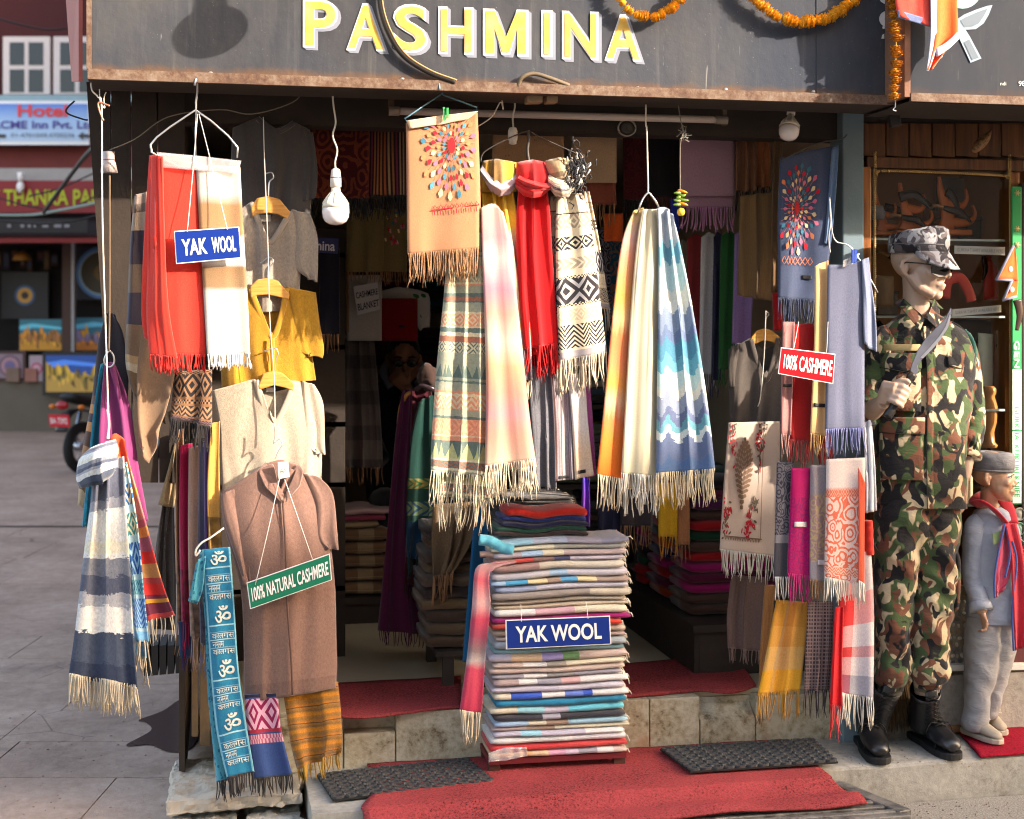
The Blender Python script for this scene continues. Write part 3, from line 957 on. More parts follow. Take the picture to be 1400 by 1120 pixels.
# ============================================================ SIGNBOARDS
SV = -0.15
def sign_col(c):
 sp = c.new('ShaderNodeSeparateXYZ'); c.link(c.obj,sp.inputs[0])
 z = X(c.nt,sp.outputs[2])
 a = c.noise(2.2,c.obj,5.0,0.6)
 st = c.noise(9.0,c.obj,5.0,0.7,0.3,sx=1.6,sy=1,sz=0.35)
 q = c.bands(a * 0.6 + st * 0.4,[(0.3,C(40,42,48)),(0.5,C(60,61,64)),(0.7,C(78,76,74))],True)
 bl_ = c.noise(1.7,c.obj,4.0,0.6)
 q = c.mix(((bl_ - .42).mx(0.0) * 2.6).mn(.7),q,C(50,58,70))
 sp1 = c.noise(130.0,c.obj,3.0,0.8)
 q = c.mix(((sp1 - 0.68).mx(0.0) * 9.0).mn(.6),q,C(150,148,142))
 scr = c.noise(46.0,c.obj,3.0,0.7,.4,sx=1,sy=1,sz=.12)
 q = c.mix(((scr - 0.70).mx(0.0) * 8.0).mn(.5),q,C(150,148,142))
 edge = (z * -34.0 + 1.0) + (c.noise(12.0,c.obj,5.0,0.7) - 0.5) * 2.2
 q = c.mix(edge.mx(0.0).mn(0.85),q,C(96,70,50))
 drip = c.noise(24.0,c.obj,4.0,0.7,sx=1.0,sy=1.0,sz=0.06)
 return c.mix((drip - 0.58).mx(0.0) * 1.6,q,C(104,102,98))
M_SIGN = mat('dusty_sign_paint',sign_col,rough=0.7,spec=.15,bump=lambda c:(c.noise(40.0,c.obj,4.0,0.6) + c.noise(3.0,c.obj,2.0) * 3.0,0.12,0.01))
def rust_col(c):
 a = c.noise(14.0,c.obj,6.0,0.7,0.4)
 b = c.noise(70.0,c.obj,4.0,0.7)
 return c.bands(a * 0.6 + b * 0.4,[(0.32,C(54,36,28)),(0.45,C(88,62,46)),(0.55,C(108,88,72)),(0.68,C(126,114,102))],True)
M_RUST = mat('rusty_iron',rust_col,rough=0.75,bump=lambda c:(c.noise(60.0,c.obj,5.0,0.7),0.4,0.004))
sx0,sx1 = at(126,107,SV).x,at(1233,133,SV).x
SZ = at(700,117,SV).z
sb = mk('signboard',*box(sx0,sx1,SV,.06,SZ,3.25),M_SIGN,smooth=False)
tag(sb,'long dark grey signboard with yellow white edged capital letters over the scarf shop','signboard')
mk('bottom_lip',*box(sx0 - .012,sx1 + .004,SV - .018,SV - .003,SZ - .026,SZ + .006),M_RUST,sb,smooth=False)
mk('bottom_flange',*box(sx0 - .012,sx1 + .004,SV - .002,.05,SZ - .026,SZ - .021),M_BLACKWOOD,sb,smooth=False)  # coloured dark to stand in for shade under the board
mk('edge_strip',*box(sx0 - .016,sx0 - .001,SV - .010,.03,SZ + .007,3.25),M_RUST,sb,smooth=False)
for px in (1117,):
 mk('seam_strip',*box(at(px - 1.2,60,SV).x,at(px + 1.2,60,SV).x,SV - .003,SV - .0005,SZ + .008,3.25),M_SIGN,sb,smooth=False)
mk('side_board',*prism([at(91,-60,.25),at(113,-60,-.12),at(113,112,-.12),at(103,112,.25)],Vector((-.012,0,0))),plain('faded_red_board',(150,74,64),0.7,0.25,10),sb,smooth=False)
for px,py in ((288,101),(437,107),(456,111),(872,121),(992,123),(550,109),(1112,126)):
 p = at(px,py,SV)
 mk('bolt',*lathe(p,[(.0075,-.004),(.0075,0.0),(.006,.005),(.002,.007)],10,(Vector((1,0,0)),Vector((0,0,1)),Vector((0,-1,0)))),plain('bolt_steel',(176,168,158),0.35,0.2,metal=0.7),sb)
M_YEL = mat('letter_yellow',lambda c:c.bands(c.noise(18.0,c.obj,5.0,0.7),[(0.3,C(196,148,50)),(0.5,C(206,164,70)),(0.72,C(208,180,110))],True),rough=0.5)
M_LW = plain('letter_white',(192,190,186),0.5,0.06,20)
M_LG = plain('letter_grey',(122,127,140),0.5,0.06,20)
for ch,x0,x1,y0,y1 in (('P',414,462,-1,67),('A',473,527,4,71),('S',537,585,5,74),('H',599,647,9,76),('M',660,722,12,78),
                           ('I',740,755,14,80),('N',768,818,15,83),('A',826,877,19,85)):
 def lq(a,b,c_,d):return [at(a,c_,SV),at(b,c_ + (b - a) * .033,SV),at(b,d + (b - a) * .033,SV),at(a,d,SV)]
 q = lq(x0,x1,y0,y1 - 2)
 L = text_quad(ch,*q,Vector((0,-.0035,0)),M_LW,sb,'letter',.036)
 i = 3.4
 q = lq(x0 + i,x1 - i,y0 + i,y1 - 2 - i)
 text_quad(ch,*q,Vector((0,-.0055,0)),M_YEL,L,'letter_face',.016 if ch != 'I' else .0)
 for k,(dx,dy) in enumerate(((1.5,1.2),(3,2.4),(4.5,3.6))):
  q = lq(x0 + dx,x1 + dx,y0 + dy,y1 - 2 + dy)
  text_quad(ch,*q,Vector((0,-.003 + .0006 * k,0)),M_LG,L,'letter_shade',.036)
# pale painted ornament on the right end
def polymark(nm,pts,v,m,par):
 return mk(nm,[at(x,y,v) for x,y in reversed(pts)],[tuple(range(len(pts)))],m,par,smooth=False)
def crescent(cx,cy,r,w,a0,a1,n=16):
 o = [(cx + r * cos(a0 + (a1 - a0) * i / n),cy + r * sin(a0 + (a1 - a0) * i / n)) for i in range(n + 1)]
 inn = [(cx + w * .5 + (r - w) * cos(a0 + (a1 - a0) * i / n),cy + (r - w) * sin(a0 + (a1 - a0) * i / n)) for i in range(n,-1,-1)]
 return o + inn
polymark('ornament',crescent(1213,26,11,5,radians(70),radians(300)),SV - .004,M_LW,sb)
polymark('ornament',crescent(1213,-6,12,5,radians(20),radians(190)),SV - .004,M_LW,sb)
polymark('ornament',[(1206,37),(1209,35),(1210,39),(1207,40)],SV - .004,M_LW,sb)
polymark('ornament',[(1206,48),(1209,46),(1209,53),(1205,53)],SV - .004,M_LW,sb)
polymark('ornament',[(1214,-20),(1220,-20),(1221,130),(1216,130)],SV - .004,plain('ornament_grey',(150,152,156),.5),sb)
SV2 = -0.29
rx0 = at(1243,140,SV2).x
rb = mk('signboard',*box(rx0,5.2,SV2,.06,SZ - .012,3.25),mat('dusty_sign_paint_dark',lambda c:c.mix(0.6,sign_col(c),C(30,36,46)),rough=0.7,spec=.15),smooth=False)
tag(rb,'second dark signboard at right with painted crossed curved knives','signboard')
mk('frame_post',*box(rx0 - .022,rx0 - .001,SV2 - .012,-.155,SZ - .02,3.25),plain('rusty_brown_frame',(120,84,64),0.8,0.3,25,bs=.4),rb,smooth=False)
mk('bottom_lip',*box(rx0,5.2,SV2 - .015,SV2 - .001,SZ - .034,SZ - .006),M_RUST,rb,smooth=False)
mk('bottom_flange',*box(rx0,5.2,SV2,.05,SZ - .036,SZ - .032),M_BLACKWOOD,rb,smooth=False)  # shade of the underside put into the dark colour here too
M_BLADE = plain('painted_pale_blue',(112,132,148),0.5,0.12,14)
M_BLADE2 = plain('painted_grey_blue',(78,94,108),0.5,0.12,14)
M_TEAL = plain('painted_teal_grey',(124,152,156),0.5,0.12,14)
polymark('painted_circle',ell(1316,-14,26),SV2 - .0025,M_TEAL,rb)
polymark('painted_knife',[(1309,26),(1318,20),(1335,13),(1350,8),(1357,7),(1352,20),(1345,32),(1334,40),(1318,41),(1312,34)],SV2 - .003,M_BLADE,rb)
polymark('painted_knife',[(1313,28),(1320,24),(1336,17),(1350,12),(1345,22),(1338,32),(1330,36),(1318,37)],SV2 - .0045,M_BLADE2,rb)
polymark('painted_handle',[(1307,28),(1311,26),(1326,50),(1342,80),(1327,86),(1315,60),(1305,40)],SV2 - .0035,M_BLADE,rb)
polymark('painted_handle',[(1318,58),(1325,54),(1338,79),(1329,82)],SV2 - .005,M_BLADE2,rb)
polymark('painted_handle',[(1284,70),(1290,62),(1289,78),(1281,84)],SV2 - .003,M_BLADE,rb)
def ptext(tx,q,v,m,par,bold=0.0,nm='lettering'):
 a,b,c_,d = q
 return text_quad(tx,at(a,c_,v),at(b,c_,v),at(b,d,v),at(a,d,v),Vector((0,-.003,0)),m,par,nm,bold)
ptext('ndi',(1367,1375,112,117),SV2,M_LW,rb)
ptext('98',(1392,1401,111,118),SV2,M_LW,rb)
# marigold garlands
M_MARI = mat('marigold_petals',lambda c:c.bands(c.noise(160.0,c.obj,3.0,0.7),[(0.3,C(170,100,14)),(0.5,C(214,154,30)),(0.7,C(232,186,70))],True),rough=0.8)
M_MARI2 = mat('dry_marigold_petals',lambda c:c.bands(c.noise(160.0,c.obj,3.0,0.7),[(0.3,C(120,64,12)),(0.5,C(184,120,26)),(0.7,C(214,160,56))],True),rough=0.8)
def flower_mesh(seed,r):
 rr = random.Random(seed)
 V,F = [],[]
 for ring,(rad,el,nn,ln) in enumerate(((.45,-.35,9,.75),(.5,.0,11,.7),(.42,.35,9,.65),(.28,.65,7,.55),(.1,.9,4,.4))):
  for k in range(nn):
   w = 2 * pi * (k + rr.random() * .6) / nn
   d = Vector((cos(w) * cos(el),sin(w) * cos(el),sin(el)))
   a = d * (rad * .6) * r; tip = d * (rad * .6 + ln * .75) * r * rr.uniform(.85,1.1)
   s_ = Vector((-sin(w),cos(w),0)) * .28 * r
   u_ = d.cross(s_).normalized() * .1 * r * rr.uniform(-1,1)
   n = len(V)
   V += [a - s_ * .5,a + s_ * .5,tip + s_ + u_,tip - s_ + u_,tip + d * r * .12]
   F += [(n,n + 1,n + 2,n + 3),(n + 3,n + 2,n + 4)]
 b = ball((0,0,0),.62 * r,.62 * r,.55 * r,8,6)
 n = len(V)
 return V + b[0],F + [tuple(i + n for i in f) for f in b[1]]
def garland(label,path,v,r_px,gap,m,group='marigold garlands on the signboards',squash=1.0):
 pts = smoothpath([at(x,y,v) for x,y in path],24)
 g = mk('garland',*limb(pts[::4],.003,5),plain('garland_string',(150,120,60),.9))
 tag(g,label,'garland',group)
 r0 = 1.22 * r_px * mpp(path[0][0],v); step_ = gap * mpp(path[0][0],v)
 meshes = []
 for k in range(5):
  V,F = flower_mesh(k * 7 + r_px,r0)
  me = bpy.data.meshes.new('marigold'); me.from_pydata(V,[],F); me.materials.append(m); me.update()
  meshes.append(me)
 acc = step_ * .5
 rr = random.Random(int(path[0][0]))
 for a,b in zip(pts,pts[1:]):
  acc += (b - a).length
  if acc >= step_:
   acc -= step_
   o = bpy.data.objects.new('marigold',rr.choice(meshes)); COL.objects.link(o)
   o.parent = g
   o.location = b - LOC[g.name] + Vector((rr.uniform(-.004,.004),rr.uniform(-.004,.004),rr.uniform(-.004,.004)))
   t = (b - a).normalized()
   o.rotation_euler = t.to_track_quat('Z','Y').to_euler()
   o.rotation_euler.rotate_axis('Z',rr.uniform(0,6))
   s_ = rr.uniform(.85,1.12); o.scale = (s_,s_,s_ * squash)
 return g
garland('short marigold garland looped over the last letter of the grey signboard',[(838,-30),(846,-4),(862,15),(884,24),(908,18),(926,4),(938,-14),(946,-36)],SV - .04,7.5,8,M_MARI)
garland('wide marigold garland swag right of the letters on the grey signboard',[(1008,-44),(1022,-12),(1042,8),(1072,26),(1104,30),(1136,22),(1160,6),(1180,-16),(1194,-40)],SV - .04,8,8,M_MARI)
garland('marigold string hanging straight down between the two signboards',[(1222,-30),(1221,10),(1225,50),(1224,90),(1223,134)],SV2 - .02,8,11,M_MARI2,squash=.95)
# pennants on the right board
M_PRED,M_PORA,M_PBLUE = pl('pennant_red',(206,70,58),grain=300),pl('pennant_orange',(236,104,50),grain=300),pl('pennant_blue',(104,116,150),grain=300)
pn = sheet('pennant',[[(1222,-40),(1272,-44)],[(1225,10),(1272,22)],[(1228,22),(1272,36)]],SV2 - .05,M_PRED,'red cloth pennant with grey blue border on the right signboard','pennant',folds=1.3,amp=.012,th=.002)
sheet('border',[[(1228,14),(1272,27)],[(1228,24),(1272,37)]],SV2 - .054,M_PBLUE,parent=pn,th=.002,nx=8)
pn = sheet('pennant',[[(1276,-44),(1306,-40)],[(1279,20),(1309,10)],[(1277,60),(1309,52)],[(1274,76),(1296,66)],[(1270,96),(1272,95)]],SV2 - .06,M_PORA,'orange cloth pennant with pale border tapering to a point beside the painted knives','pennant',folds=1.2,amp=.014,th=.002)
sheet('border',[[(1271,-44),(1281,-44)],[(1273,30),(1281,30)],[(1271,66),(1280,66)],[(1267,97),(1270,97)]],SV2 - .068,pl('pennant_pale_blue',(176,184,204),grain=300),parent=pn,th=.002,nx=6)
sheet('border',[[(1309,44),(1311,54)],[(1294,58),(1296,68)],[(1279,66),(1281,78)]],SV2 - .066,pl('pennant_pale_blue',(176,184,204)),parent=pn,th=.002,nx=6)
# hose and cables over the board
hp = smoothpath([at(519,-30,SV - .02),at(521,10,SV - .02),at(532,45,SV - .02),at(552,76,SV - .02),at(585,98,SV - .018),at(622,112,SV - .016)],8)
h = mk('hose',*limb(hp,.0095,10),plain('black_rubber',(44,38,34),0.4,0.2))
tag(h,'black hose hanging across the second letter gap of the grey signboard','hose')
mk('hose_highlight',*limb([p + Vector((.005,-.009,.004)) for p in hp],.0028,6),plain('tan_highlight',(170,130,84),0.6),h)  # highlight along the hose, put on as a tan strip
h = mk('cable',*limb(smoothpath([at(708,118,SV - .012),at(714,106,SV - .02),at(730,101,SV - .02),at(752,107,SV - .02),at(778,117,SV - .012)],6),.007,8),plain('brown_cable',(96,82,62),.6))
tag(h,'short brown cable loop on the lower edge of the grey signboard','cable')
# tube lamp and fittings under the board
M_WPLAST = plain('white_plastic',(214,206,196),0.35,0.05)
tl = thing('tube_lamp','long white tube lamp under the signboard soffit','tube lamp',at(770,160,.22))
mk('tube',*limb([at(540,152,.22),at(984,164,.22)],.013,12),plain('dusty_tube',(206,190,180),0.35,0.06),tl)
for a,b,y in ((532,546,152),(978,994,164)):
 mk('end_holder',*limb([at(a,y,.22),at(b,y + .4,.22)],.016,10),plain('lamp_holder',(150,138,124),0.5),tl)
mk('bracket',*prism([at(988,136,.22),at(994,136,.22),at(994,171,.22),at(988,171,.22)],Vector((0,.012,0))),M_RUST,tl,smooth=False)
mk('bracket',*prism([at(531,124,.22),at(540,124,.22),at(538,158,.22),at(531,158,.22)],Vector((0,.012,0))),M_RUST,tl,smooth=False)
for a,b in ((721,742),(748,763)):
 o = mk('junction_box',*prism([at(a,129,-.12),at(b,129,-.12),at(b,140,-.12),at(a,140,-.12)],Vector((0,.05,0))),plain('tan_box',(136,112,86),0.7),smooth=False)
 bevel(o,.003)
 tag(o,'%s tan junction box under the signboard lip near the brown cable loop' % ('wider left hand' if a < 740 else 'narrower right hand'),'junction box','junction boxes under the signboard')
def wire(label,path,v,r,m,cat='wire',name='wire',k=6):
 o = mk(name,*limb(smoothpath([at(p[0],p[1],v + (p[2] if len(p) > 2 else 0)) for p in path],k),r,6),m)
 return tag(o,label,cat)
M_WCORD = plain('white_cord',(214,206,192),0.7,0.08)
M_GCORD = plain('grey_cord',(120,112,100),0.8,0.1)
M_STEEL = plain('steel_wire',(196,196,194),0.3,0.1,metal=0.8)
M_DSTEEL = plain('dark_wire',(72,66,60),0.5,0.1,metal=0.3)
def led_bulb(label,base,axis,s=1.0,v=.06,cordpath=None,blades=True):
 """base: where socket meets the cord; axis points from cord to dome"""
 ax = Vector(axis).normalized()
 a = ax.orthogonal().normalized(); b = ax.cross(a)
 fr_ = (a,b,ax)
 t = thing('light_bulb',label,'light bulb',base)
 mk('socket',*lathe(base,[(.006 * s,0),(.014 * s,.006 * s),(.017 * s,.03 * s),(.0175 * s,.034 * s),(.018 * s,.06 * s),(.012 * s,.061 * s)],20,fr_),M_WPLAST,t)
 mk('socket_ring',*lathe(base + ax * .029 * s,[(.0178 * s,0),(.0182 * s,.0015 * s),(.0178 * s,.003 * s)],20,fr_),mat('red_ring',color=C(190,60,46),rough=.5),t)
 mk('bulb_base',*lathe(base + ax * .062 * s,[(.014 * s,0),(.0155 * s,.012 * s),(.029 * s,.032 * s),(.041 * s,.052 * s),(.043 * s,.064 * s)],24,fr_),plain('bulb_ceramic',(222,214,196),.45,.03),t)
 for k in range(10):
  w = 2 * pi * k / 10
  d = a * cos(w) + b * sin(w)
  mk('rib',*limb([base + ax * .078 * s + d * .017 * s,base + ax * .094 * s + d * .03 * s,base + ax * .114 * s + d * .0425 * s],.0022 * s,5),MATS['bulb_ceramic'],t)
 mk('dome',*lathe(base + ax * .127 * s,[(.0425 * s,0),(.043 * s,.012 * s),(.041 * s,.028 * s),(.034 * s,.042 * s),(.02 * s,.051 * s),(.003 * s,.054 * s)],24,fr_),mat('bulb_dome',color=C(232,224,222),rough=.2),t)
 if cordpath:
  mk('cord',*limb(smoothpath(cordpath,6),.0032,6),M_WCORD,t)
 return t
bv = .02
led_bulb('white bulb hanging on a twisted cord left of the embroidered beige shawl',at(459,230,bv),(0,0,-1),1.04,bv,
         [at(454,122,bv),at(456,145,bv),at(459,168,bv),at(455,186,bv),at(461,205,bv),at(458,222,bv),at(459,231,bv)])
led_bulb('white bulb with a dusty neck near the right end of the soffit',at(1083,140,.2),(-.25,-.35,-1),.86,.2)
t = thing('lamp_socket','empty white lamp socket on a cord above the yellow scarf','lamp socket',at(701,198,.1))
mk('socket_body',*lathe(at(701,198,.1),[(.004,0),(.0135,.003),(.014,.014),(.017,.017),(.0165,.046),(.012,.058),(.005,.06)],18),M_WPLAST,t)
mk('cord',*limb(smoothpath([at(702,128,.1),at(704,145,.1),at(701,160,.1),at(702,176,.1)],5),.0032,6),M_WCORD,t)
t = thing('lamp_socket','white slotted lamp holder beside the long cord at the left end','lamp socket',at(149,236,.12))
mk('socket_body',*lathe(at(149,236,.12),[(.028,0),(.022,.03),(.018,.04),(.018,.068),(.008,.07)],18),plain('dull_plastic',(160,148,144),.4,.06),t)
mk('socket_ring',*lathe(at(149,236,.12) + Vector((0,0,.039)),[(.0185,0),(.019,.002),(.0185,.004)],18),mat('red_ring',color=C(190,60,46)),t)
t = thing('tin_lid','round tin lamp cover above the hanging white scarf','lamp cover',at(857,176,.25))
mk('rim',*limb([at(857 + 12 * cos(w * pi / 12),175 + 11 * sin(w * pi / 12),.25) for w in range(25)],.0035,6),plain('tin',(150,146,138),.35,metal=.7),t)
mk('cover',*lathe(at(857,175,.26),[(.027,0),(.02,.006),(.006,.009),(.003,.004)],20,(Vector((1,0,0)),Vector((0,0,1)),Vector((0,-1,0)))),plain('dark_tin',(66,60,56),.5),t)
# long cord at the left end with the clip on top
wire('long thin white cord from the left end of the signboard down to the checked scarf',[(124,110),(126,124),(134,133),(139,150),(140,300),(146,500),(149,600)],-.1,.0026,M_WCORD)
wire('knotted white twine ends at the left corner of the signboard',[(136,122),(137,138),(143,148),(142,135),(145,126)],-.1,.0018,M_WCORD)
wire('bent copper clip on the long cord under the left sign corner',[(150,145),(136,140),(135,148),(140,162),(142,165)],-.102,.003,plain('copper',(190,130,104),.35,metal=.5))
wire('grey cord beside the long white cord at the left end',[(150,240),(150,400),(149,480)],-.06,.003,plain('brown_cord',(110,88,66),.8))
wire('dark wire looping below the soffit at upper left',[(150,205),(185,190),(230,160),(300,150),(345,156),(400,140),(418,118)],.1,.002,M_GCORD)
wire('thin dark wire stretched behind the beige shawl hanger',[(650,175),(672,160),(684,140),(688,150),(686,136)],.0,.0022,M_WCORD)
wire('bent triangle of black wire sticking out beside the left sign corner',[(102,138),(90,153),(113,163),(120,164)],.12,.003,M_CABLE)
# ============================================================ KNIFE SHOP FRONT (right)
WV = .30
M_WOOD = mat('varnished_wood',lambda c:c.bands(c.noise(7.0,c.obj,5.0,0.6,0.6,sx=6,sy=6,sz=.5),[(0.3,C(104,58,22)),(0.5,C(142,84,36)),(0.7,C(164,104,48))],True),rough=0.35,bump=lambda c:(c.noise(30.0,c.obj,3.0,sx=4,sy=4,sz=.3),.15,.002))
M_WOODD = mat('dark_panel_wood',lambda c:c.bands(c.noise(7.0,c.obj,5.0,0.6,0.6,sx=6,sy=6,sz=.5),[(0.3,C(58,32,16)),(0.5,C(88,52,26)),(0.7,C(112,68,34))],True),rough=0.45)
kf = thing('knife_shop_front','wooden knife shop front with a rounded display window and pebbled base','shop front',at(1290,918,WV))
for i in range(12):
 a = 1180 + i * 31.5
 o = mk('plank',*prism([at(a + .8,168,WV + .02),at(a + 30.7,169,WV + .02),at(a + 30.7,216,WV + .02),at(a + .8,213,WV + .02)],Vector((0,.02,0))),M_WOODD,kf,smooth=False)
 bevel(o,.003)
mk('back_panel',*prism([at(1188,120,WV + .05),at(1760,120,WV + .05),at(1760,222,WV + .05),at(1188,218,WV + .05)],Vector((0,.02,0))),M_BLACKWOOD,kf,smooth=False)
def bar(nm,x0,x1,y0,y1,v,m,th,par=kf,bev=.003,dy=0.0):
 o = mk(nm,*prism([at(x0,y0,v),at(x1,y0 + dy,v),at(x1,y1 + dy,v),at(x0,y1,v)],Vector((0,th,0))),m,par,smooth=False)
 if bev:bevel(o,bev)
 return o
bar('top_rail',1186,1400,214,229,WV,M_WOODD,.05,dy=5)
bar('frame_stile',1187,1191,229,800,WV + .01,M_WOODD,.05)
bar('frame_stile',1179.5,1191,228,918,WV - .004,M_WOOD,.05)
bar('frame_stile',1383,1393,236,800,WV + .002,M_WOOD,.05)
bar('bottom_rail',1191,1393,800,812,WV + .004,plain('pale_sill_wood',(150,134,108),.6),.06)
# beaded rope trim round the glass
rope = [(1196,780),(1196,250),(1198,240),(1206,234),(1290,236),(1370,240),(1378,244),(1381,254),(1382,780)]
rp = smoothpath([at(x,y,WV - .004) for x,y in rope],10)
rb_ = MB()
tot = 0; last = None
M_ROPE = plain('rope_trim',(176,140,84),.5,.2,40)
for p,q in zip(rp,rp[1:]):
 n = max(1,int((q - p).length / .007))
 for k in range(n):
  c0 = p + (q - p) * (k / n); d = (q - p).normalized()
  s_ = Vector((d.z,0,-d.x)) * .0045
  rb_.add(limb([c0 - s_ - d * .003,c0 + s_ + d * .003],.0032,5))
o = rb_.build('rope_trim',M_ROPE,kf,smooth=True); o['kind'] = 'stuff'
# glass
gm = bpy.data.materials.new('window_glass'); gm.use_nodes = True
gn = gm.node_tree; gn.nodes.clear()
out = gn.nodes.new('ShaderNodeOutputMaterial'); mx_ = gn.nodes.new('ShaderNodeMixShader')
tr = gn.nodes.new('ShaderNodeBsdfTransparent'); gl = gn.nodes.new('ShaderNodeBsdfGlossy'); fz = gn.nodes.new('ShaderNodeFresnel')
tr.inputs[0].default_value = (.93,.95,.94,1); gl.inputs['Roughness'].default_value = .02; fz.inputs[0].default_value = 1.35
gn.links.new(fz.outputs[0],mx_.inputs[0]); gn.links.new(tr.outputs[0],mx_.inputs[1]); gn.links.new(gl.outputs[0],mx_.inputs[2]); gn.links.new(mx_.outputs[0],out.inputs[0])
mk('pane',[at(1190,230,WV + .02),at(1388,234,WV + .02),at(1388,800,WV + .02),at(1190,800,WV + .02)],[(0,3,2,1)],gm,kf,smooth=False)
# case behind the glass
wx0,wx1 = at(1190,500,WV).x,at(1393,500,WV).x
zb,zt = at(1290,806,WV).z,at(1290,224,WV).z
M_CASE = plain('case_wood',(150,100,58),.6,.25,6)
cs = mk('case_back',*box(wx0,wx1 + .02,WV + .50,WV + .52,zb,zt + .1),M_CASE,kf,smooth=False)
mk('case_side',*box(wx1 + .021,wx1 + .04,WV + .06,WV + .52,zb,zt + .1),M_CASE,kf,smooth=False)
mk('case_floor',*box(wx0,wx1,WV + .062,WV + .49,zb - .03,zb),M_CASE,kf,smooth=False)
mk('case_top',*box(wx0,wx1,WV + .075,WV + .49,zt + .101,zt + .12),M_CASE,kf,smooth=False)
for py in (327,432,560,690):
 z = at(1290,py,WV + .1).z
 mk('shelf',*box(wx0 + .002,wx1,WV + .08,WV + .36,z - .008,z),mat('shelf_glass',color=C(190,205,200),rough=.15),kf,smooth=False)
# below the window: pebble panel, white sill, plinth
zs = at(1290,918,WV).z
bar('sill',1188,1560,911,920,WV - .012,plain('white_sill',(214,212,204),.5,.08),.05,dy=-6)
pan = mk('pebble_panel',*prism([at(1192,812,WV + .02),at(1560,812,WV + .02),at(1560,912,WV + .02),at(1192,912,WV + .02)],Vector((0,.04,0))),plain('pebble_mortar',(146,140,126),.9),kf,smooth=False)
pr = random.Random(6); pm = MB(); pmats = [plain('pebble_%d' % i,c_,.5,.12,30) for i,c_ in enumerate(((176,170,156),(120,116,112),(196,186,164),(150,128,100),(98,100,104),(206,202,192)))]
for j in range(12):
 for i in range(52):
  px = 1193 + i * 7.2 + (j % 2) * 3.6 + pr.uniform(-1.5,1.5); py = 815 + j * 8.2 + pr.uniform(-1.6,1.6)
  c0 = at(px,py,WV + .018); w = pr.uniform(0,pi); r = pr.uniform(.0065,.0105)
  pm.add(ball(c0,r * 1.15,.005,r * .8,7,5,(Vector((cos(w),0,sin(w))),Vector((0,1,0)),Vector((-sin(w),0,cos(w))))),pr.randrange(6))
pb = pm.build('pebbles',None,pan,smooth=True,mats=pmats); pb['kind'] = 'stuff'
bar('stone_rail',1225,1300,803,815,WV - .004,plain('grey_stone_rail',(150,146,138),.8,.2),.02)
bar('door_panel',1372,1560,822,909,WV + .012,plain('maroon_panel',(92,42,44),.6,.15),.006,dy=-4)
pl_ = mk('plinth',*box(at(1150,960,WV).x,6.0,WV,.49,STEP_Z - .005,zs - .018),M_CONC,smooth=False); tag(pl_,kind='structure')
# green upright name board at the right edge of the window
gb = thing('name_board','narrow green and white upright board lettered for knives at the right edge','sign',at(1393,700,WV - .03))
M_GREEN = plain('sign_green',(20,150,84),.45,.06)
M_MINT = plain('sign_white_mint',(214,232,222),.45,.03)
bar('board',1384,1397,255,690,WV - .03,M_GREEN,.012,gb)
bar('dark_batten',1397.5,1420,250,760,WV - .025,M_BLACKWOOD,.03,gb)
bar('white_part',1384.5,1396.5,505,588,WV - .032,M_MINT,.0015,gb,0)
bar('white_part',1384.5,1396.5,590,688,WV - .032,M_MINT,.0015,gb,0)
def vtext(tx,x0,x1,y0,y1,v,m,par,bold=.01):  # reads downwards
 vs2,fs = text_poly(tx,bold)
 V = [at(x0 + (x1 - x0) * y,y0 + (y1 - y0) * x,v) for x,y in vs2]
 return mk('lettering',V,fs,m,par,smooth=False)
vtext('GENUINE',1387,1394,466,548,WV - .035,M_MINT,gb)
vtext('GURKHA',1387,1394,556,602,WV - .035,M_GREEN,gb)
vtext('KUKURI KNIFE',1387,1394,608,680,WV - .035,M_GREEN,gb)
for y in (264,313,335):
 for k in range(3):
  w = k * pi / 3
  p = at(1391,y,WV - .034)
  d = Vector((cos(w),0,sin(w))) * .012
  mk('star_ray',*limb([p - d,p + d],.0018,4),plain('straw',(206,186,130),.6),gb)
for i,y in enumerate((703,723,746)):
 mk('medallion',*lathe(at(1393,y,WV - .02),[(.026,0),(.026,.004),(.022,.006),(.021,.003),(.012,.003),(.009,.006),(.001,.006)],18,(Vector((1,0,0)),Vector((0,0,1)),Vector((0,-1,0)))),plain('medal_%d' % i,((150,150,140),(90,140,120),(150,160,160))[i],.4),gb)
# things in the window
def kstand(label,px,py,v,s,m,flip=1):
 """a carved stand: a post with upturned prongs"""
 t = thing('knife_stand',label,'knife stand',at(px,py,v),'carved knife stands in the window')
 b0 = at(px,py,v); U = Vector((0,0,1)); R_ = Vector((1,0,0)) * flip
 bevel(mk('foot',*obox(b0 + U * .008 * s,R_ * .06 * s,Vector((0,.03 * s,0)),U * .008 * s),m,t,smooth=False),.003)
 P_ = smoothpath([b0 + U * .016 * s - R_ * .012 * s,b0 + U * .05 * s - R_ * .004 * s,b0 + U * .09 * s - R_ * .014 * s,b0 + U * .14 * s - R_ * .03 * s,b0 + U * .178 * s - R_ * .034 * s],5)
 n_ = len(P_)
 mk('post',*limb(P_,[(.007 * s,s * (.030 - .026 * i / n_)) for i in range(n_)],8,flat=(0,1,0)),m,t)
 for h0,ln in ((.045,.085),(.095,.058)):
  P_ = smoothpath([b0 + U * h0 * s - R_ * .012 * s,b0 + U * (h0 - .006) * s + R_ * ln * .35 * s,b0 + U * (h0 - .004) * s + R_ * ln * .75 * s,b0 + U * (h0 + .018) * s + R_ * ln * s,b0 + U * (h0 + .048) * s + R_ * ln * .9 * s],5)
  n_ = len(P_)
  mk('prong',*limb(P_,[(.0065 * s,s * (.018 - .016 * i / n_)) for i in range(n_)],8,flat=(0,1,0)),m,t)
 return t
M_CARVE = plain('carved_wood',(196,100,36),.35,.15,20)
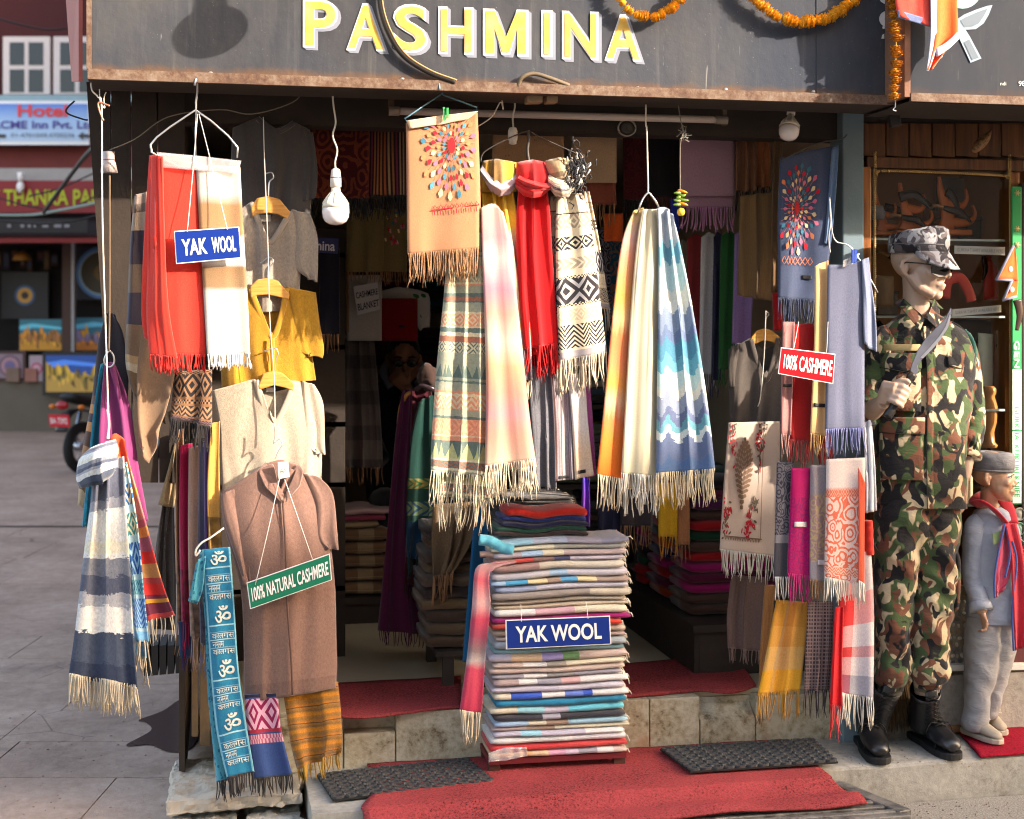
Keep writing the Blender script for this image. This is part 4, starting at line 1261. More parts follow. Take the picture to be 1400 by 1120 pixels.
kstand('carved wooden stand holding a dark sheathed knife above the soldier cap',1243,322,.52,1.15,M_CARVE)
kstand('tallest carved wooden stand with upturned prongs right of the soldier cap',1298,322,.50,1.3,M_CARVE)
kstand('small carved stand partly behind a grey cap at the window left',1208,322,.55,.9,M_CARVE)
kstand('carved stand in the shadow between the two larger stands',1272,322,.62,.95,plain('carved_wood_shaded',(120,62,28),.4))  # its shadow is put into a darker copy of the carved wood
def sheath(label,path,v,r,m,tip=.35):
 pts_ = smoothpath([at(x,y,v) for x,y in path],6)
 n = len(pts_)
 o = mk('sheathed_knife',*limb(pts_,[(r * .35 * (1 - (1 - tip) * i / n),r * (1 - (1 - tip) * i / n)) for i in range(n)],10,flat=(0,1,0)),m)
 return tag(o,label,'knife','sheathed knives in the window')
M_LEATH = plain('black_leather',(28,24,22),.25,.2,30)
sheath('curved black sheathed knife resting on the stand above the cap',[(1230,270),(1248,266),(1264,276),(1276,286)],.50,.022,M_LEATH)
sheath('black sheathed knife standing in the tallest carved stand',[(1294,262),(1302,268),(1308,280),(1310,290)],.49,.020,M_LEATH)
sheath('dark sheathed knife lying low behind the stands',[(1210,284),(1228,288),(1250,300),(1268,318)],.6,.02,M_LEATH)
o = mk('cloth_cap',*loft([(1198,282,8,.03),(1198,292,12,.04),(1200,300,8,.03)],.52,14,3),pl('cap_grey',(130,134,146)))
tag(o,'grey cloth cap lying on the top window shelf at left','cap')
for i,(x0,x1,y0,y1,sl,tx) in enumerate(((1305,1374,337,348,1,'GURKHA T-SHIRT AVAILABLE HERE'),(1302,1369,421,431,-4,'GURKHA T-SHIRT AVAILABLE HERE'))):
 q = [at(x0,y0 + (2 if sl < 0 else -1),WV + .075),at(x1,y0 + sl,WV + .075),at(x1,y1 + sl,WV + .075),at(x0,y1 + (2 if sl < 0 else -1),WV + .075)]
 o = mk('shelf_label',*prism(q,Vector((0,.003,0))),plain('label_white',(220,220,214),.4,.05),smooth=False)
 tag(o,('white printed strip on the shelf edge right of the cap','lower white printed strip slanting beside the mannequin neck')[i],'label')
 text_quad(tx,*quad_in(q,.05,.95,.3,.7),Vector((0,-.002,0)),plain('label_ink',(150,150,156),.5),o,bold=0)
def curved(label,x,y,ln,ang,v,flip=1):
 """a short curved knife in its sheath with a pale handle"""
 a_ = radians(ang); k = mpp(x,v)
 def pp(u,w):return at(x + (u * cos(a_) - w * sin(a_)) * ln,y + (u * sin(a_) + w * cos(a_)) * ln,v)
 P_ = smoothpath([pp(0,0),pp(.25,.02 * flip),pp(.5,.0),pp(.75,.10 * flip),pp(1,.26 * flip)],5)
 n_ = len(P_)
 o = mk('sheathed_knife',*limb(P_,[(.007,ln * k * (.075 + .05 * sin(pi * min(1,i / n_ * 1.1))) * (1 - .75 * max(0,i / n_ - .6) / .4)) for i in range(n_)],10,flat=(0,1,0)),M_LEATH)
 tag(o,label,'knife','sheathed knives in the window')
 mk('handle',*limb([pp(-.02,0),pp(-.2,-.01),pp(-.36,.03 * flip)],[(.008,ln * k * .055),(.008,ln * k * .05),(.010,ln * k * .07)],8,flat=(0,1,0)),plain('horn_handle',(150,110,70),.4,.3,30),o)
 mk('tip_cap',*limb([pp(.96,.235 * flip),pp(1.02,.275 * flip)],[.006,.003],6),plain('brass_tip',(180,140,60),.35,metal=.8),o)
 return o
for i,(x,y,ln,an,v,fl) in enumerate(((1232,296,40,12,.49,1),(1290,284,42,14,.48,1),(1312,470,44,70,.5,-1),(1345,350,34,80,.5,1),(1200,440,46,62,.5,-1),(1365,470,50,78,.5,-1),(1320,590,50,30,.5,1),(1300,680,46,12,.5,1),(1345,684,40,8,.5,1),(1216,350,44,24,.52,1))):
 curved('curved sheathed knife with a horn handle %s' % ('across the middle stand above the cap','across the tallest stand right of the cap','propped upright behind the raised blade','upright by the right edge of the upper shelf','leaning at the left edge beside the mannequin shoulder','leaning at the right end of the middle shelf','lying behind the mannequin forearm','lying on the bottom shelf left','lying on the bottom shelf right','lying under the top shelf left of the cap')[i],x,y,ln,an,v,fl)
for i,(x0,x1,y0,y1,colr) in enumerate(((1196,1226,300,326,(150,120,90)),(1322,1342,300,326,(60,50,44)),(1346,1376,296,326,(120,84,50)),(1200,1228,402,431,(70,60,52)),(1350,1378,532,559,(96,60,36)),(1330,1352,664,690,(130,96,60)))):
 o = mk('small_box',*box(at(x0,y0,.6).x,at(x1,y0,.6).x,.6,.68,at(x0,y1,.6).z,at(x0,y0,.6).z),plain('box_%d' % i,colr,.6,.25,14),smooth=False); bevel(o,.004)
 tag(o,'%s box in the knife window' % ('tan left end top shelf','dark middle top shelf','brown right end top shelf','dark left middle shelf','red brown right lower shelf','ochre bottom shelf')[i],'box')
 mk('lid',*box(at(x0,y0,.6).x - .003,at(x1,y0,.6).x + .003,.597,.683,at(x0,y0,.6).z + .001,at(x0,y0,.6).z + .012),plain('box_lid_%d' % i,tuple(int(q * .8) for q in colr),.5,.2,14),o,smooth=False)
# red strap coil, pots and boxes
o = mk('strap_coil',*limb(smoothpath([at(1292,408,.42),at(1296,385,.42),at(1312,380,.42),at(1324,398,.42),at(1328,412,.42)],5),[(.012,.022)] * 21,8,flat=(0,1,0)),plain('red_strap',(190,52,38),.5))
tag(o,'thick red webbing strap looped beside the mannequin face','strap')
for lab,x0,x1,y0,y1,v,colr in (('pale folded cloth packet hanging in the window behind the knife',1337,1358,455,545,.45,(190,200,180)),
                                     ('dark boxed goods on the middle window shelf',1305,1370,436,470,.55,(44,40,38)),
                                     ('cream wooden board leaning behind the mannequin arm',1306,1330,560,690,.45,(186,170,140)),
                                     ('orange wooden board leaning low in the window',1330,1352,520,560,.5,(176,104,48)),
                                     ('red triangular paper flag inside the window',1345,1375,350,410,.5,(168,44,26)),
                                     ('brown leather pouch hanging at the window left',1194,1222,376,420,.42,(120,96,70)),
                                     ('dim framed notice on the back of the window case',1280,1322,242,300,.76,(74,72,66))):
 o = sheet('window_item',[[(x0 + (6 if 'triang' in lab else 0),y0),(x1 - (22 if 'triang' in lab else 0),y0 + 2)],[(x0,(y0 + y1) / 2),(x1,(y0 + y1) / 2)],[(x0,y1),(x1,y1)]],v,plain('item_%d_%d_%d' % colr,colr,.5,.2,12),lab,'goods',th=.014,bulge=.012)
o = mk('turned_post',*lathe(at(1352,612,.42),[(.03,0),(.034,.01),(.024,.02),(.02,.06),(.03,.1),(.033,.16),(.022,.2),(.028,.215),(.028,.23),(.02,.24)],18),plain('turned_wood',(180,122,62),.35,.15,12))
tag(o,'turned wooden pot stand glowing behind the mannequin elbow','ornament')
# red two-triangle pennant hung at the right
pn = sheet('pennant',[[(1386,338),(1388,338)],[(1374,362),(1391,366)],[(1363,382),(1392,384)]],WV - .07,M_PORA,'red double triangle pennant with grey braid hanging by the green board','pennant',th=.003,amp=.004,folds=1)
sheet('lower_triangle',[[(1383,380),(1392,384)],[(1379,398),(1391,400)],[(1372,411),(1390,405)]],WV - .066,M_PORA,parent=pn,th=.003)
for a,b in (((1386,336),(1362,383)),((1362,383),(1384,383)),((1384,383),(1371,411)),((1371,411),(1390,405))):
 mk('braid',*limb([at(a[0],a[1],WV - .074),at(b[0],b[1],WV - .074)],.005,6),pl('braid_grey',(120,124,144)),pn)
for x,y in ((1382,368),(1384,396)):
 mk('emblem',*ball(at(x,y,WV - .073),.009,.002,.011,10,6),plain('emblem_white',(224,214,206),.6),pn)
o = sheath('dark horn tip hanging beside the green board',[(1391,410),(1394,430),(1390,452)],WV - .06,.02,plain('dark_horn',(60,44,38),.3),.3)
# small things at the top of the right front
o = mk('wooden_fish',*limb(smoothpath([at(1330,208,.24),at(1340,197,.23),at(1350,186,.23),at(1355,178,.23)],4),[.006,.012,.016,.019,.02,.02,.019,.017,.014,.01,.007,.004,.002],10),mat('carved_grip',lambda c:c.bands(c.noise(90.0,c.obj,3.0,.7),[(.35,C(60,40,26)),(.55,C(140,104,66))],True),rough=.6))
tag(o,'carved brown knife handle stuck on the dark planks above the window','ornament')
wire('padlock shackle wire below the vertical marigold string',[(1224,136),(1224,146),(1221,150),(1225,152)],SV2 + .02,.002,M_STEEL)
o = mk('lock_box',*prism([at(1217,157,.0),at(1231,155,.0),at(1233,172,.0),at(1219,174,.0)],Vector((0,.02,0))),plain('black_metal',(40,38,38),.4),smooth=False); bevel(o,.003)
tag(o,'small black lock box hanging under the seam of the two signboards','lock')
# a flood lamp on an arm above the signboard (above the picture, its shadow falls on the board)
sp_ = at(287,44,SV) - SUN_TRAVEL * .62
sl_ = thing('street_lamp','lamp on an arm above the signboard casting a rounded shadow on it','lamp',sp_)
mk('lamp_body',*ball(sp_,.085,.06,.075,18,12),plain('lamp_grey',(90,92,96),.5),sl_)
mk('lamp_neck',*limb([sp_ + Vector((.0,0,.05)),sp_ + Vector((.0,.0,.13)),sp_ + Vector((.03,.02,.20))],[.035,.028,.02],10),plain('lamp_grey',(90,92,96)),sl_)
mk('arm',*limb(smoothpath([sp_ + Vector((.03,.02,.19)),sp_ + Vector((.05,.2,.40)),sp_ + Vector((.05,.5,.55))],4),.016,8),plain('lamp_grey',(90,92,96)),sl_)
# ============================================================ TEXTILES AT THE FRONT
CREAM,WHT = C(206,192,160),C(204,200,192)
F_CREAM = plain('fringe_cream',(190,176,152),.95,.15,40)
F_WHITE = plain('fringe_white',(204,198,186),.95,.12,40)
F_TAN = plain('fringe_tan',(146,108,76),.95,.15,40)
# --- beige embroidered shawl on a blue wire hanger (in front of the middle bunch)
def petals(o,c0,rx0,rx1,ry,mats,n_rays=22,rings=5,size=1.0,smax=1.0):
 P,wm,hm = SURF[o.name]
 b = MB()
 rr = random.Random(5)
 def pt(x,y,off):
  s,t = c0[0] + x / wm,c0[1] + y / hm
  if s < 0.02 or s > smax - .02 or t < 0.03 or t > .97:return None
  return P(s,t) + Vector((0,-off,0))
 def shape(poly,off,mi):
  q = [pt(x,y,off) for x,y in poly]
  if any(p is None for p in q):return
  b.add((q,[tuple(range(len(q)))]),mi)
 shape([(rx0 * .95 * cos(2 * pi * i / 20),rx0 * 1.45 * sin(2 * pi * i / 20)) for i in range(20,0,-1)],.0062,0)
 for ring in range(rings):
  f = (ring + 1.0) / rings
  for k in range(n_rays):
   w = 2 * pi * (k + .5 * (ring % 2)) / n_rays
   d = (cos(w),sin(w) * ry)
   r = rx0 * 1.25 + (rx1 - rx0 * 1.25) * (f - .12)
   ln = (rx1 / rings) * .62 * size * (.55 + .75 * f); wd = ln * .34
   px_,py_ = d[0] * r,d[1] * r
   L = math.hypot(*d); tx,ty = d[0] / L,d[1] / L
   tear = [(px_ + tx * a - ty * c_,py_ + ty * a + tx * c_) for a,c_ in ((-ln * .5,0),(-ln * .1,-wd * .75),(ln * .2,-wd),(ln * .5,-wd * .3),(ln * .56,0),(ln * .5,wd * .3),(ln * .2,wd),(-ln * .1,wd * .75))]
   shape(tear[::-1],.0052,1 + (k + ring * 2 + rr.randrange(2)) % (len(mats) - 2))
   stem_ = [(px_ - tx * ln * .5 - ty * .0008,py_ - ty * ln * .5 + tx * .0008),(px_ - tx * ln * 1.1 - ty * .0008,py_ - ty * ln * 1.1 + tx * .0008),(px_ - tx * ln * 1.1 + ty * .0008,py_ - ty * ln * 1.1 - tx * .0008),(px_ - tx * ln * .5 + ty * .0008,py_ - ty * ln * .5 - tx * .0008)]
   shape(stem_,.0048,len(mats) - 1)
 e = b.build('embroidery',None,o,mats=mats); e['kind'] = 'stuff'
 return e
THREADS = [pl('thread_red',(186,32,40),sheen=.4),pl('thread_pink',(196,100,124)),pl('thread_teal',(50,106,126)),pl('thread_cream',(214,186,140)),pl('thread_crimson',(178,30,46)),pl('thread_blue',(70,130,150)),pl('thread_orange',(206,120,80)),pl('thread_stem',(188,120,104))]
M_BEIGE = pl('beige_wool',(160,114,82),heather=.12)
A = sheet('shawl',[[(555,168),(604,160),(653,154)],[(556,260),(655,250)],[(557,348),(655,340)]],-.10,M_BEIGE,
          'beige shawl embroidered with a red sunburst of coloured petals on a blue hanger','shawl',folds=1.6,amp=.008,top=.3,fringe=(F_TAN,40,2.6,.0022),back=(3,6,None))
petals(A,(.62,.25),.0155,.125,1.3,THREADS,19,5,size=1.35)
b = MB()
for k in range(9):
 for q in ([(.36 + k * .072,.662),(.36 + k * .072 + .03,.636),(.36 + k * .072 + .06,.662)],):
  b.add(stroke(A,q,.0012,None))
 b.add(stroke(A,[(.38 + k * .072,.67),(.385 + k * .072,.70)],.0016,None))
b.add(stroke(A,[(.34,.667),(.99,.66)],.0016,None))
e = b.build('border_stitching',THREADS[4],A); e['kind'] = 'stuff'
sheet('folded_hem',[[(556,165),(604,158),(654,152)],[(560,176),(604,170),(640,163)]],-.112,pl('pale_beige_edge',(212,178,144)),parent=A,amp=.003,folds=2)
M_BHANG = plain('blue_wire_plastic',(88,130,146),.4)
hg = mk('wire_hanger',*limb(smoothpath([at(601,122,-.17),at(601,114,-.165),at(606,113,-.15),at(605,126,-.12),at(604,128,-.10)],5) + [at(560,158,-.10),at(553,162,-.10),at(556,166,-.10),at(652,152,-.09),at(652,147,-.09),at(604,129,-.10)],.0028,7),M_BHANG)
tag(hg,'blue wire hanger with the beige embroidered shawl on it','hanger')
gp = thing('clothes_peg','green plastic clothes peg on the top edge of the beige embroidered shawl','clothes peg',at(609,160,-.125))
for dx,tp in ((0,0),(5,1)):
 mk('jaw',*prism([at(605 + dx,147 + tp,-.118 - .006 * tp),at(608 + dx,147 + tp,-.118 - .006 * tp),at(609 + dx - tp,165 - 3 * tp,-.118 - .004 * tp),at(606 + dx - tp,166 - 3 * tp,-.118 - .004 * tp)],Vector((0,-.008,0))),plain('peg_green',(52,150,84),.4),gp,smooth=False)
# --- southwest patterned scarf
SAGE,SALM,DKG,CRM2,BRK = C(142,144,126),C(196,132,104),C(88,104,98),C(190,178,148),C(150,96,78)
def sw(c):
 jit = c.noise(90.0,detail=1.0) * .012 - .006
 v = c.v + jit
 base = c.bands((v * 2.0).fr(),[(0,SAGE),(.10,CRM2),(.12,SALM),(.145,CRM2),(.155,SAGE),(.22,DKG),(.235,SAGE),(.30,SALM),(.32,CRM2),(.36,DKG),(.37,CRM2),(.43,SALM),(.445,SAGE),(.50,DKG),(.53,BRK),(.565,DKG),(.58,SAGE),(.66,CRM2),(.68,SALM),(.78,CRM2),(.79,DKG),(.83,CRM2),(.86,BRK),(.91,DKG),(.93,CRM2),(.96,SAGE)])
 q = c.rows(base,[(.05,.10,SAGE,DKG,'tri',9),(.16,.21,SAGE,CRM2,'diamond',8),(.34,.39,SALM,CRM2,'diamond',7),(.455,.5,CRM2,DKG,'diamond',9),(.54,.60,SAGE,DKG,'tri',9),(.67,.72,CRM2,SALM,'zig',9),(.76,.835,SALM,C(206,150,120),'diamond',7),(.86,.92,DKG,C(170,170,120),'tri',7),(.93,.965,BRK,DKG,'zig',10)])
 return q
M_SW = cloth('southwest_weave',sw,heather=.22,grain=300)
B = sheet('scarf',[[(612,320),(662,318)],[(607,400),(668,400)],[(597,500),(668,505)],[(590,600),(668,605)],[(589,644),(663,652)]],-.055,M_SW,
          'sage and salmon geometric patterned scarf hanging below the beige shawl','scarf',folds=2.6,amp=.02,top=.8,fringe=(F_CREAM,46,2.7,.0026),back=(8,34,None),seed=5)
# --- pink ombre shawl
PK = [(0,C(185,154,140)),(.12,C(178,131,133)),(.2,C(183,169,163)),(.32,C(163,115,127)),(.42,C(180,133,118)),(.52,C(185,169,153)),(.62,C(185,138,106)),(.72,C(183,124,108)),(.8,C(176,122,122)),(.88,C(183,131,113)),(1,C(185,151,129))]
M_PINK = cloth('pink_ombre_weave',lambda c:c.bands(c.v + c.noise(40.0,detail=2.0,sx=.3,sy=1) * .03 - .015,PK,True),heather=.06)
sheet('shawl',[[(658,284),(674,278),(688,290)],[(659,330),(698,330)],[(661,400),(706,405)],[(664,500),(716,505)],[(664,580),(724,580)],[(663,638),(731,628)]],-.075,M_PINK,
      'pale pink and cream ombre shawl left of the red scarf','shawl',folds=1.4,amp=.013,top=.8,fringe=(F_CREAM,46,2.7,.0026),back=(3,10,None),seed=11)
# --- peach and yellow knotted scarf
YP = [(0,C(206,160,44)),(.18,C(210,170,70)),(.26,C(206,172,150)),(.45,C(212,158,130)),(.62,C(206,166,130)),(.72,C(214,140,90)),(.8,C(190,170,170)),(1,C(160,150,160))]
M_YP = cloth('yellow_peach_weave',lambda c:c.bands(c.v,YP,True),heather=.08)
D_ = sheet('scarf',[[(659,262),(700,262)],[(662,300),(706,300)],[(676,360),(712,360)],[(690,440),(722,440)],[(700,520),(726,520)]],.02,M_YP,
           'yellow to peach knotted scarf between the pink shawl and the red scarf','scarf',folds=3.2,amp=.022,top=.8,fringe=(F_CREAM,26),seed=3)
def loop(par,p0,p1,sag,h,v,m,nm='knot',thick=.03,seed=1,dy=-.035,fold=5):
 """a band of cloth wrapped round the neck of a scarf: from p0 to p1 in px, sagging"""
 w_px = h
 rows = []
 n = 5
 for k in range(n):
  f = k / (n - 1)
  rows.append([(p0[0] + (2 if k in (0,n - 1) else 0),p0[1] + w_px * f * .8,.0),
                     (p0[0] + (p1[0] - p0[0]) * .25,(p0[1] * .75 + p1[1] * .25) + sag * .7 + w_px * f,dy * .8),
                     ((p0[0] + p1[0]) / 2,(p0[1] + p1[1]) / 2 + sag + w_px * f,dy - .012 * sin(pi * f)),
                     (p0[0] + (p1[0] - p0[0]) * .75,(p0[1] * .25 + p1[1] * .75) + sag * .7 + w_px * f,dy * .8),
                     (p1[0] - (2 if k in (0,n - 1) else 0),p1[1] + w_px * f * .8,.0)])
 rows = [[(x,y,d - .014 * sin(pi * i / (n - 1)) - .006 * sin(fold * pi * i / (n - 1))) for x,y,d in r] for i,r in enumerate(rows)]
 o = sheet(nm,rows,v,m,parent=par,nx=24,ny=20,th=.006,seed=seed)
 return o
M_LILGREY = cloth('lilac_band',lambda c:c.bands(c.u + c.v * .3,[(0,C(140,134,150)),(.4,C(176,162,162)),(.7,C(180,146,140)),(1,C(160,138,148))],True),heather=.08)
sheet('top_wrap',[[(660,220,.02),(680,217),(706,222,.02)],[(657,240),(680,238,-.03),(709,240)],[(658,262),(682,264,-.03),(706,262)]],.02,cloth('mustard_top',lambda c:c.bands(c.u,[(0,C(190,140,30)),(.35,C(120,92,56)),(.6,C(150,116,70)),(.8,C(196,156,50))],True)),parent=D_,folds=4,amp=.01,bulge=.02)
loop(D_,(657,226),(710,236),18,20,.01,M_LILGREY,seed=2)
# --- red knotted scarf
M_RED = pl('bright_red_wool',(196,22,26),heather=.08)
E_ = sheet('scarf',[[(709,258),(748,258)],[(706,290),(752,290)],[(706,350),(755,345)],[(710,420),(760,415)],[(717,478),(763,470)]],.0,M_RED,
           'bright red knotted scarf in the middle of the doorway bunch','scarf',folds=2.4,amp=.016,top=.8,fringe=(pl('fringe_red',(190,22,24)),40,2.8,.0028),back=(-2,10,None),seed=21)
sheet('top_wrap',[[(706,222,.03),(728,218,.02),(748,222,.03)],[(706,240),(728,240,-.03),(753,238)],[(708,262),(728,264,-.03),(750,260)]],.0,M_RED,parent=E_,folds=2.5,amp=.012,bulge=.03)
loop(E_,(704,243),(753,245),8,19,-.01,M_RED,seed=7)
loop(E_,(708,240),(753,252),2,10,-.03,M_RED,seed=8)
# --- aztec scarf
BK,CR,GY,TN = C(40,38,42),C(206,190,160),C(150,136,118),C(186,168,138)
def az(c):
 return c.rows(c.rgb(CR),[(.0,.06,GY,CR,'tri',2),(.12,.22,GY,CR,'diamond',3),(.125,.13,BK,BK,None,1),(.27,.345,BK,CR,'diamond',3),(.39,.46,GY,CR,'chev',3),
                              (.50,.515,BK,CR,'check',14),(.515,.665,BK,C(150,146,146),'diamond',2),(.665,.68,BK,CR,'check',14),(.70,.765,TN,CR,'diamond',5),(.785,.915,BK,CR,'herring',3),(.93,.99,C(160,150,150),GY,None,1)])
M_AZ = cloth('black_cream_geometric_weave',az,heather=.12)
F_ = sheet('scarf',[[(762,266),(796,264)],[(760,300),(806,296)],[(760,360),(814,352)],[(762,430),(822,420)],[(766,494),(830,482)]],-.01,M_AZ,
           'cream and black geometric patterned scarf knotted right of the red scarf','scarf',folds=1.7,amp=.014,top=.7,fringe=(F_CREAM,42,2.9,.0027),back=(-5,12,None),seed=31)
sheet('side_layer',[[(752,268),(764,268)],[(750,350),(764,350)],[(757,430),(768,430)],[(760,480),(770,480)]],.03,M_AZ,parent=F_,folds=1,amp=.01,fringe=(F_CREAM,40))
sheet('side_layer',[[(798,262),(804,262)],[(806,330),(818,330)],[(820,420),(834,424)]],.03,M_AZ,parent=F_,folds=1,amp=.01,fringe=(F_CREAM,40))
sheet('top_wrap',[[(744,220,.02),(765,215),(782,218)],[(748,232,-.01),(768,228,-.03),(786,228)],[(754,250),(772,246,-.02),(790,240)]],-.01,cloth('tan_check_wrap',lambda c:c.mix(.5,c.bands(c.u,[(0,C(176,150,112)),(.45,C(120,100,80)),(.55,C(180,156,120))]),c.bands(c.v,[(0,C(176,150,112)),(.6,C(70,62,56)),(.8,C(190,170,140))]))),parent=F_,folds=1.4,amp=.008,bulge=.02)
loop(F_,(749,238),(786,242),6,24,-.02,M_AZ,seed=12,fold=9)
rr = random.Random(2); b = MB()
for k in range(190):
 c0 = at(788 + rr.gauss(0,7),236 + rr.gauss(0,14),-.03 + rr.uniform(-.03,.03))
 d = Vector((rr.uniform(-.7,.7),rr.uniform(-.5,.2),-1)).normalized() * .013
 b.add(limb([c0 - d,c0 + Vector((rr.uniform(-.012,.012),-.006,rr.uniform(-.012,.012))),c0 + d],[.0022,.0032,.0016],4),0 if k % 6 else 1)
q = b.build('knotted_fringe',None,F_,smooth=True,mats=[pl('black_yarn',(34,32,34)),pl('pale_yarn',(196,190,180))]); q['kind'] = 'stuff'
wire('dark wire hanger carrying the three knotted scarves',[(657,222),(662,208),(690,192),(720,180),(735,186),(765,200),(790,212),(802,230)],.02,.0026,M_DSTEEL,'hanger','wire_hanger',4)
wire('rusty chain wire holding the dark hanger of the knotted scarves',[(722,178),(723,190),(721,205),(723,222)],.03,.006,M_DSTEEL)
# speckled panel behind them
o = sheet('hanging_cloth',[[(674,168),(770,170)],[(673,228),(772,228)]],.5,cloth('speckled_sack',lambda c:c.mix(((c.noise(26.0,detail=5.0,rough=.8) - .58).mx(0.) * 8.),C(168,132,100),C(60,40,30))),'speckled tan cloth hung behind the knotted scarves','cloth',fringe=None,amp=.002)
# --- striped grey group below them
def glen(cols,soft=False):return lambda c:c.bands(c.u,cols,soft)
sheet('scarf',[[(722,500),(756,500)],[(726,580),(758,585)],[(730,664),(760,668)]],.05,pl('charcoal_wool',(96,96,102),heather=.3),'charcoal grey flecked scarf under the red scarf fringe','scarf',folds=2,amp=.015,fringe=(pl('fringe_char',(84,82,88)),6),seed=4)
ST = []
rr = random.Random(9)
for k in range(31):ST.append((k / 31,[C(120,118,124),C(150,140,144),C(108,78,74),C(86,90,106),C(176,166,160),C(140,116,120)][rr.randrange(6)]))
G2 = sheet('scarf',[[(752,512),(784,510)],[(756,580),(786,580)],[(758,658),(788,655)]],.04,cloth('thin_striped_weave',glen(ST),heather=.2),'thin multicoloured striped scarf between grey and white scarves','scarf',folds=1.5,amp=.012,seed=5)
G3 = sheet('scarf',[[(776,512),(800,510)],[(782,580),(804,580)],[(786,656),(812,650)]],.03,cloth('white_peach_weave',lambda c:c.bands(c.v,[(0,C(170,164,164)),(.5,C(196,186,178)),(.75,C(210,180,150)),(1,C(208,184,160))],True)),'white and peach scarf with a dark woven label under the geometric scarf','scarf',folds=1.2,amp=.01,seed=6)
sheet('scarf',[[(796,512),(806,512)],[(799,580),(810,580)],[(803,656),(813,650)]],.05,pl('orchid_wool',(170,84,140)),'narrow orchid purple scarf at the right of the striped group','scarf',folds=1,amp=.008,seed=7)
M_LABEL = plain('black_label',(26,24,26),.6)
M_LTHREAD = plain('label_thread',(170,160,140),.7)
def label(o,s0,s1,t0,t1,tx=None,m=M_LABEL,off=.004):
 q = patch(o,'label',s0,s1,t0,t1,m,off)
 return q
label(G2,.2,.62,.93,.965); label(G3,.2,.6,.89,.93)
# --- triple scarf on the steel loop
def orange_fn(c):
 v = c.v + ((c.u * 6.0).fr() - .5).ab() * .05 + c.noise(60.0,sx=.3) * .02
 return c.bands(v,[(0,C(200,168,90)),(.13,C(186,146,132)),(.22,C(206,134,104)),(.36,C(208,140,70)),(.44,C(212,160,112)),(.5,C(208,114,70)),(.6,C(210,120,78)),(.68,C(210,138,66)),(.74,C(204,158,126)),(.8,C(208,112,66)),(.86,C(212,112,44)),(1,C(212,98,30))],True)
M_ORA = cloth('orange_ikat_weave',orange_fn,heather=.12)
H1 = sheet('scarf',[[(868,288,-.008),(880,284)],[(852,330,-.016),(874,325)],[(840,420,-.02),(870,420)],[(828,540,-.022),(860,545)],[(817,650,-.022),(852,656)]],.005,M_ORA,
           'orange and peach ikat scarf at the left of the three on the steel loop','scarf',folds=1.0,amp=.007,top=.8,ph=2.2,fringe=(F_CREAM,44,3.0,.0028),back=(10,2,None),seed=41)
M_IV = pl('ivory_pashmina',(184,174,148),heather=.05)
H2 = sheet('scarf',[[(878,286),(902,286)],[(871,330),(904,328)],[(863,420),(902,420)],[(856,540),(900,540)],[(849,648),(900,652)]],-.02,M_IV,
           'plain ivory white scarf in the middle of the three on the steel loop','scarf',folds=2.0,amp=.014,top=.8,fringe=(F_WHITE,38,2.8,.0028),back=(2,20,None),seed=43)
def ik_fn(c):
 z = ((c.u * 3.0 + .25).fr() - .5).ab()
 zq = (z * 14.0).fl() / 14.0
 v = c.v + zq * .085 + c.noise(60.0,sx=.25,detail=3.0) * .05
 return c.bands(v,[(0,C(150,158,168)),(.10,C(166,172,178)),(.17,C(92,142,160)),(.25,C(160,186,188)),(.34,C(190,194,186)),(.42,C(112,128,150)),(.5,C(92,108,138)),(.54,C(70,124,146)),(.60,C(88,150,166)),(.65,C(166,188,186)),(.71,C(194,192,180)),(.75,C(124,134,150)),(.8,C(88,98,126)),(.83,C(86,138,150)),(.86,C(184,190,186)),(.89,C(88,102,132)),(.97,C(74,100,138))])
M_IKB = cloth('blue_ikat_weave',ik_fn,heather=.16)
H3 = sheet('scarf',[[(898,285),(908,283),(920,297)],[(900,330),(928,325)],[(900,420),(946,415)],[(898,540),(966,540)],[(897,648),(978,642)]],-.035,M_IKB,
           'blue and white stepped ikat shawl at the right of the three on the steel loop','shawl',folds=2.3,amp=.014,top=.9,fringe=(F_CREAM,44,2.9,.0028),back=(-3,6,None),seed=47)
wire('white cord with a steel loop carrying the three bright scarves',[(883,143),(883,172),(884,174),(885,210),(886,250),(886,264)],-.03,.0028,M_WCORD,'cord')
wire('steel loop through the tops of the orange ivory and blue scarves',[(872,292,.03),(874,284),(879,272),(886,264),(891,268),(898,278),(902,288,.03)],-.03,.0036,M_STEEL,'hook','steel_loop')
ch = thing('chilli_charm','hanging charm of green chillies and a yellow lemon on a string','charm',at(931,290,-.02))
mk('string',*limb(smoothpath([at(927,142,-.02),at(931,165,-.02),at(934,180,-.02),at(930,200,-.02),at(930,250,-.02),at(930,288,-.02)],4),.002,5),M_GCORD,ch)
rr = random.Random(3)
for k,(y,ln) in enumerate(((262,10),(264,-9),(268,8),(270,-6),(274,12),(275,-9),(279,11),(280,-10))):
 mm = plain('chilli_green',(92,122,40),.35) if k not in (0,6) else plain('chilli_orange',(206,120,24),.35)
 mk('chilli',*limb(smoothpath([at(930 - ln * .3,y - 1,-.02),at(930 + ln * .4,y,-.03),at(930 + ln,y + 2 - k % 3 * 2,-.03)],4),[.006,.006,.0062,.006,.0056,.005,.004,.003,.001],8),mm,ch)
mk('lemon',*ball(at(931,290,-.02),.014,.014,.0145,16,10),plain('lemon_yellow',(226,176,60),.4,.06),ch)
b = MB()
for k in range(26):
 p = at(934 + rr.gauss(0,2),182 + rr.gauss(0,5),-.02)
 b.add(limb([p,p + Vector((rr.uniform(-.02,.02),rr.uniform(-.01,.01),rr.uniform(-.03,.01)))],.0014,3))
b.build('frayed_end',M_GCORD,ch)['kind'] = 'stuff'
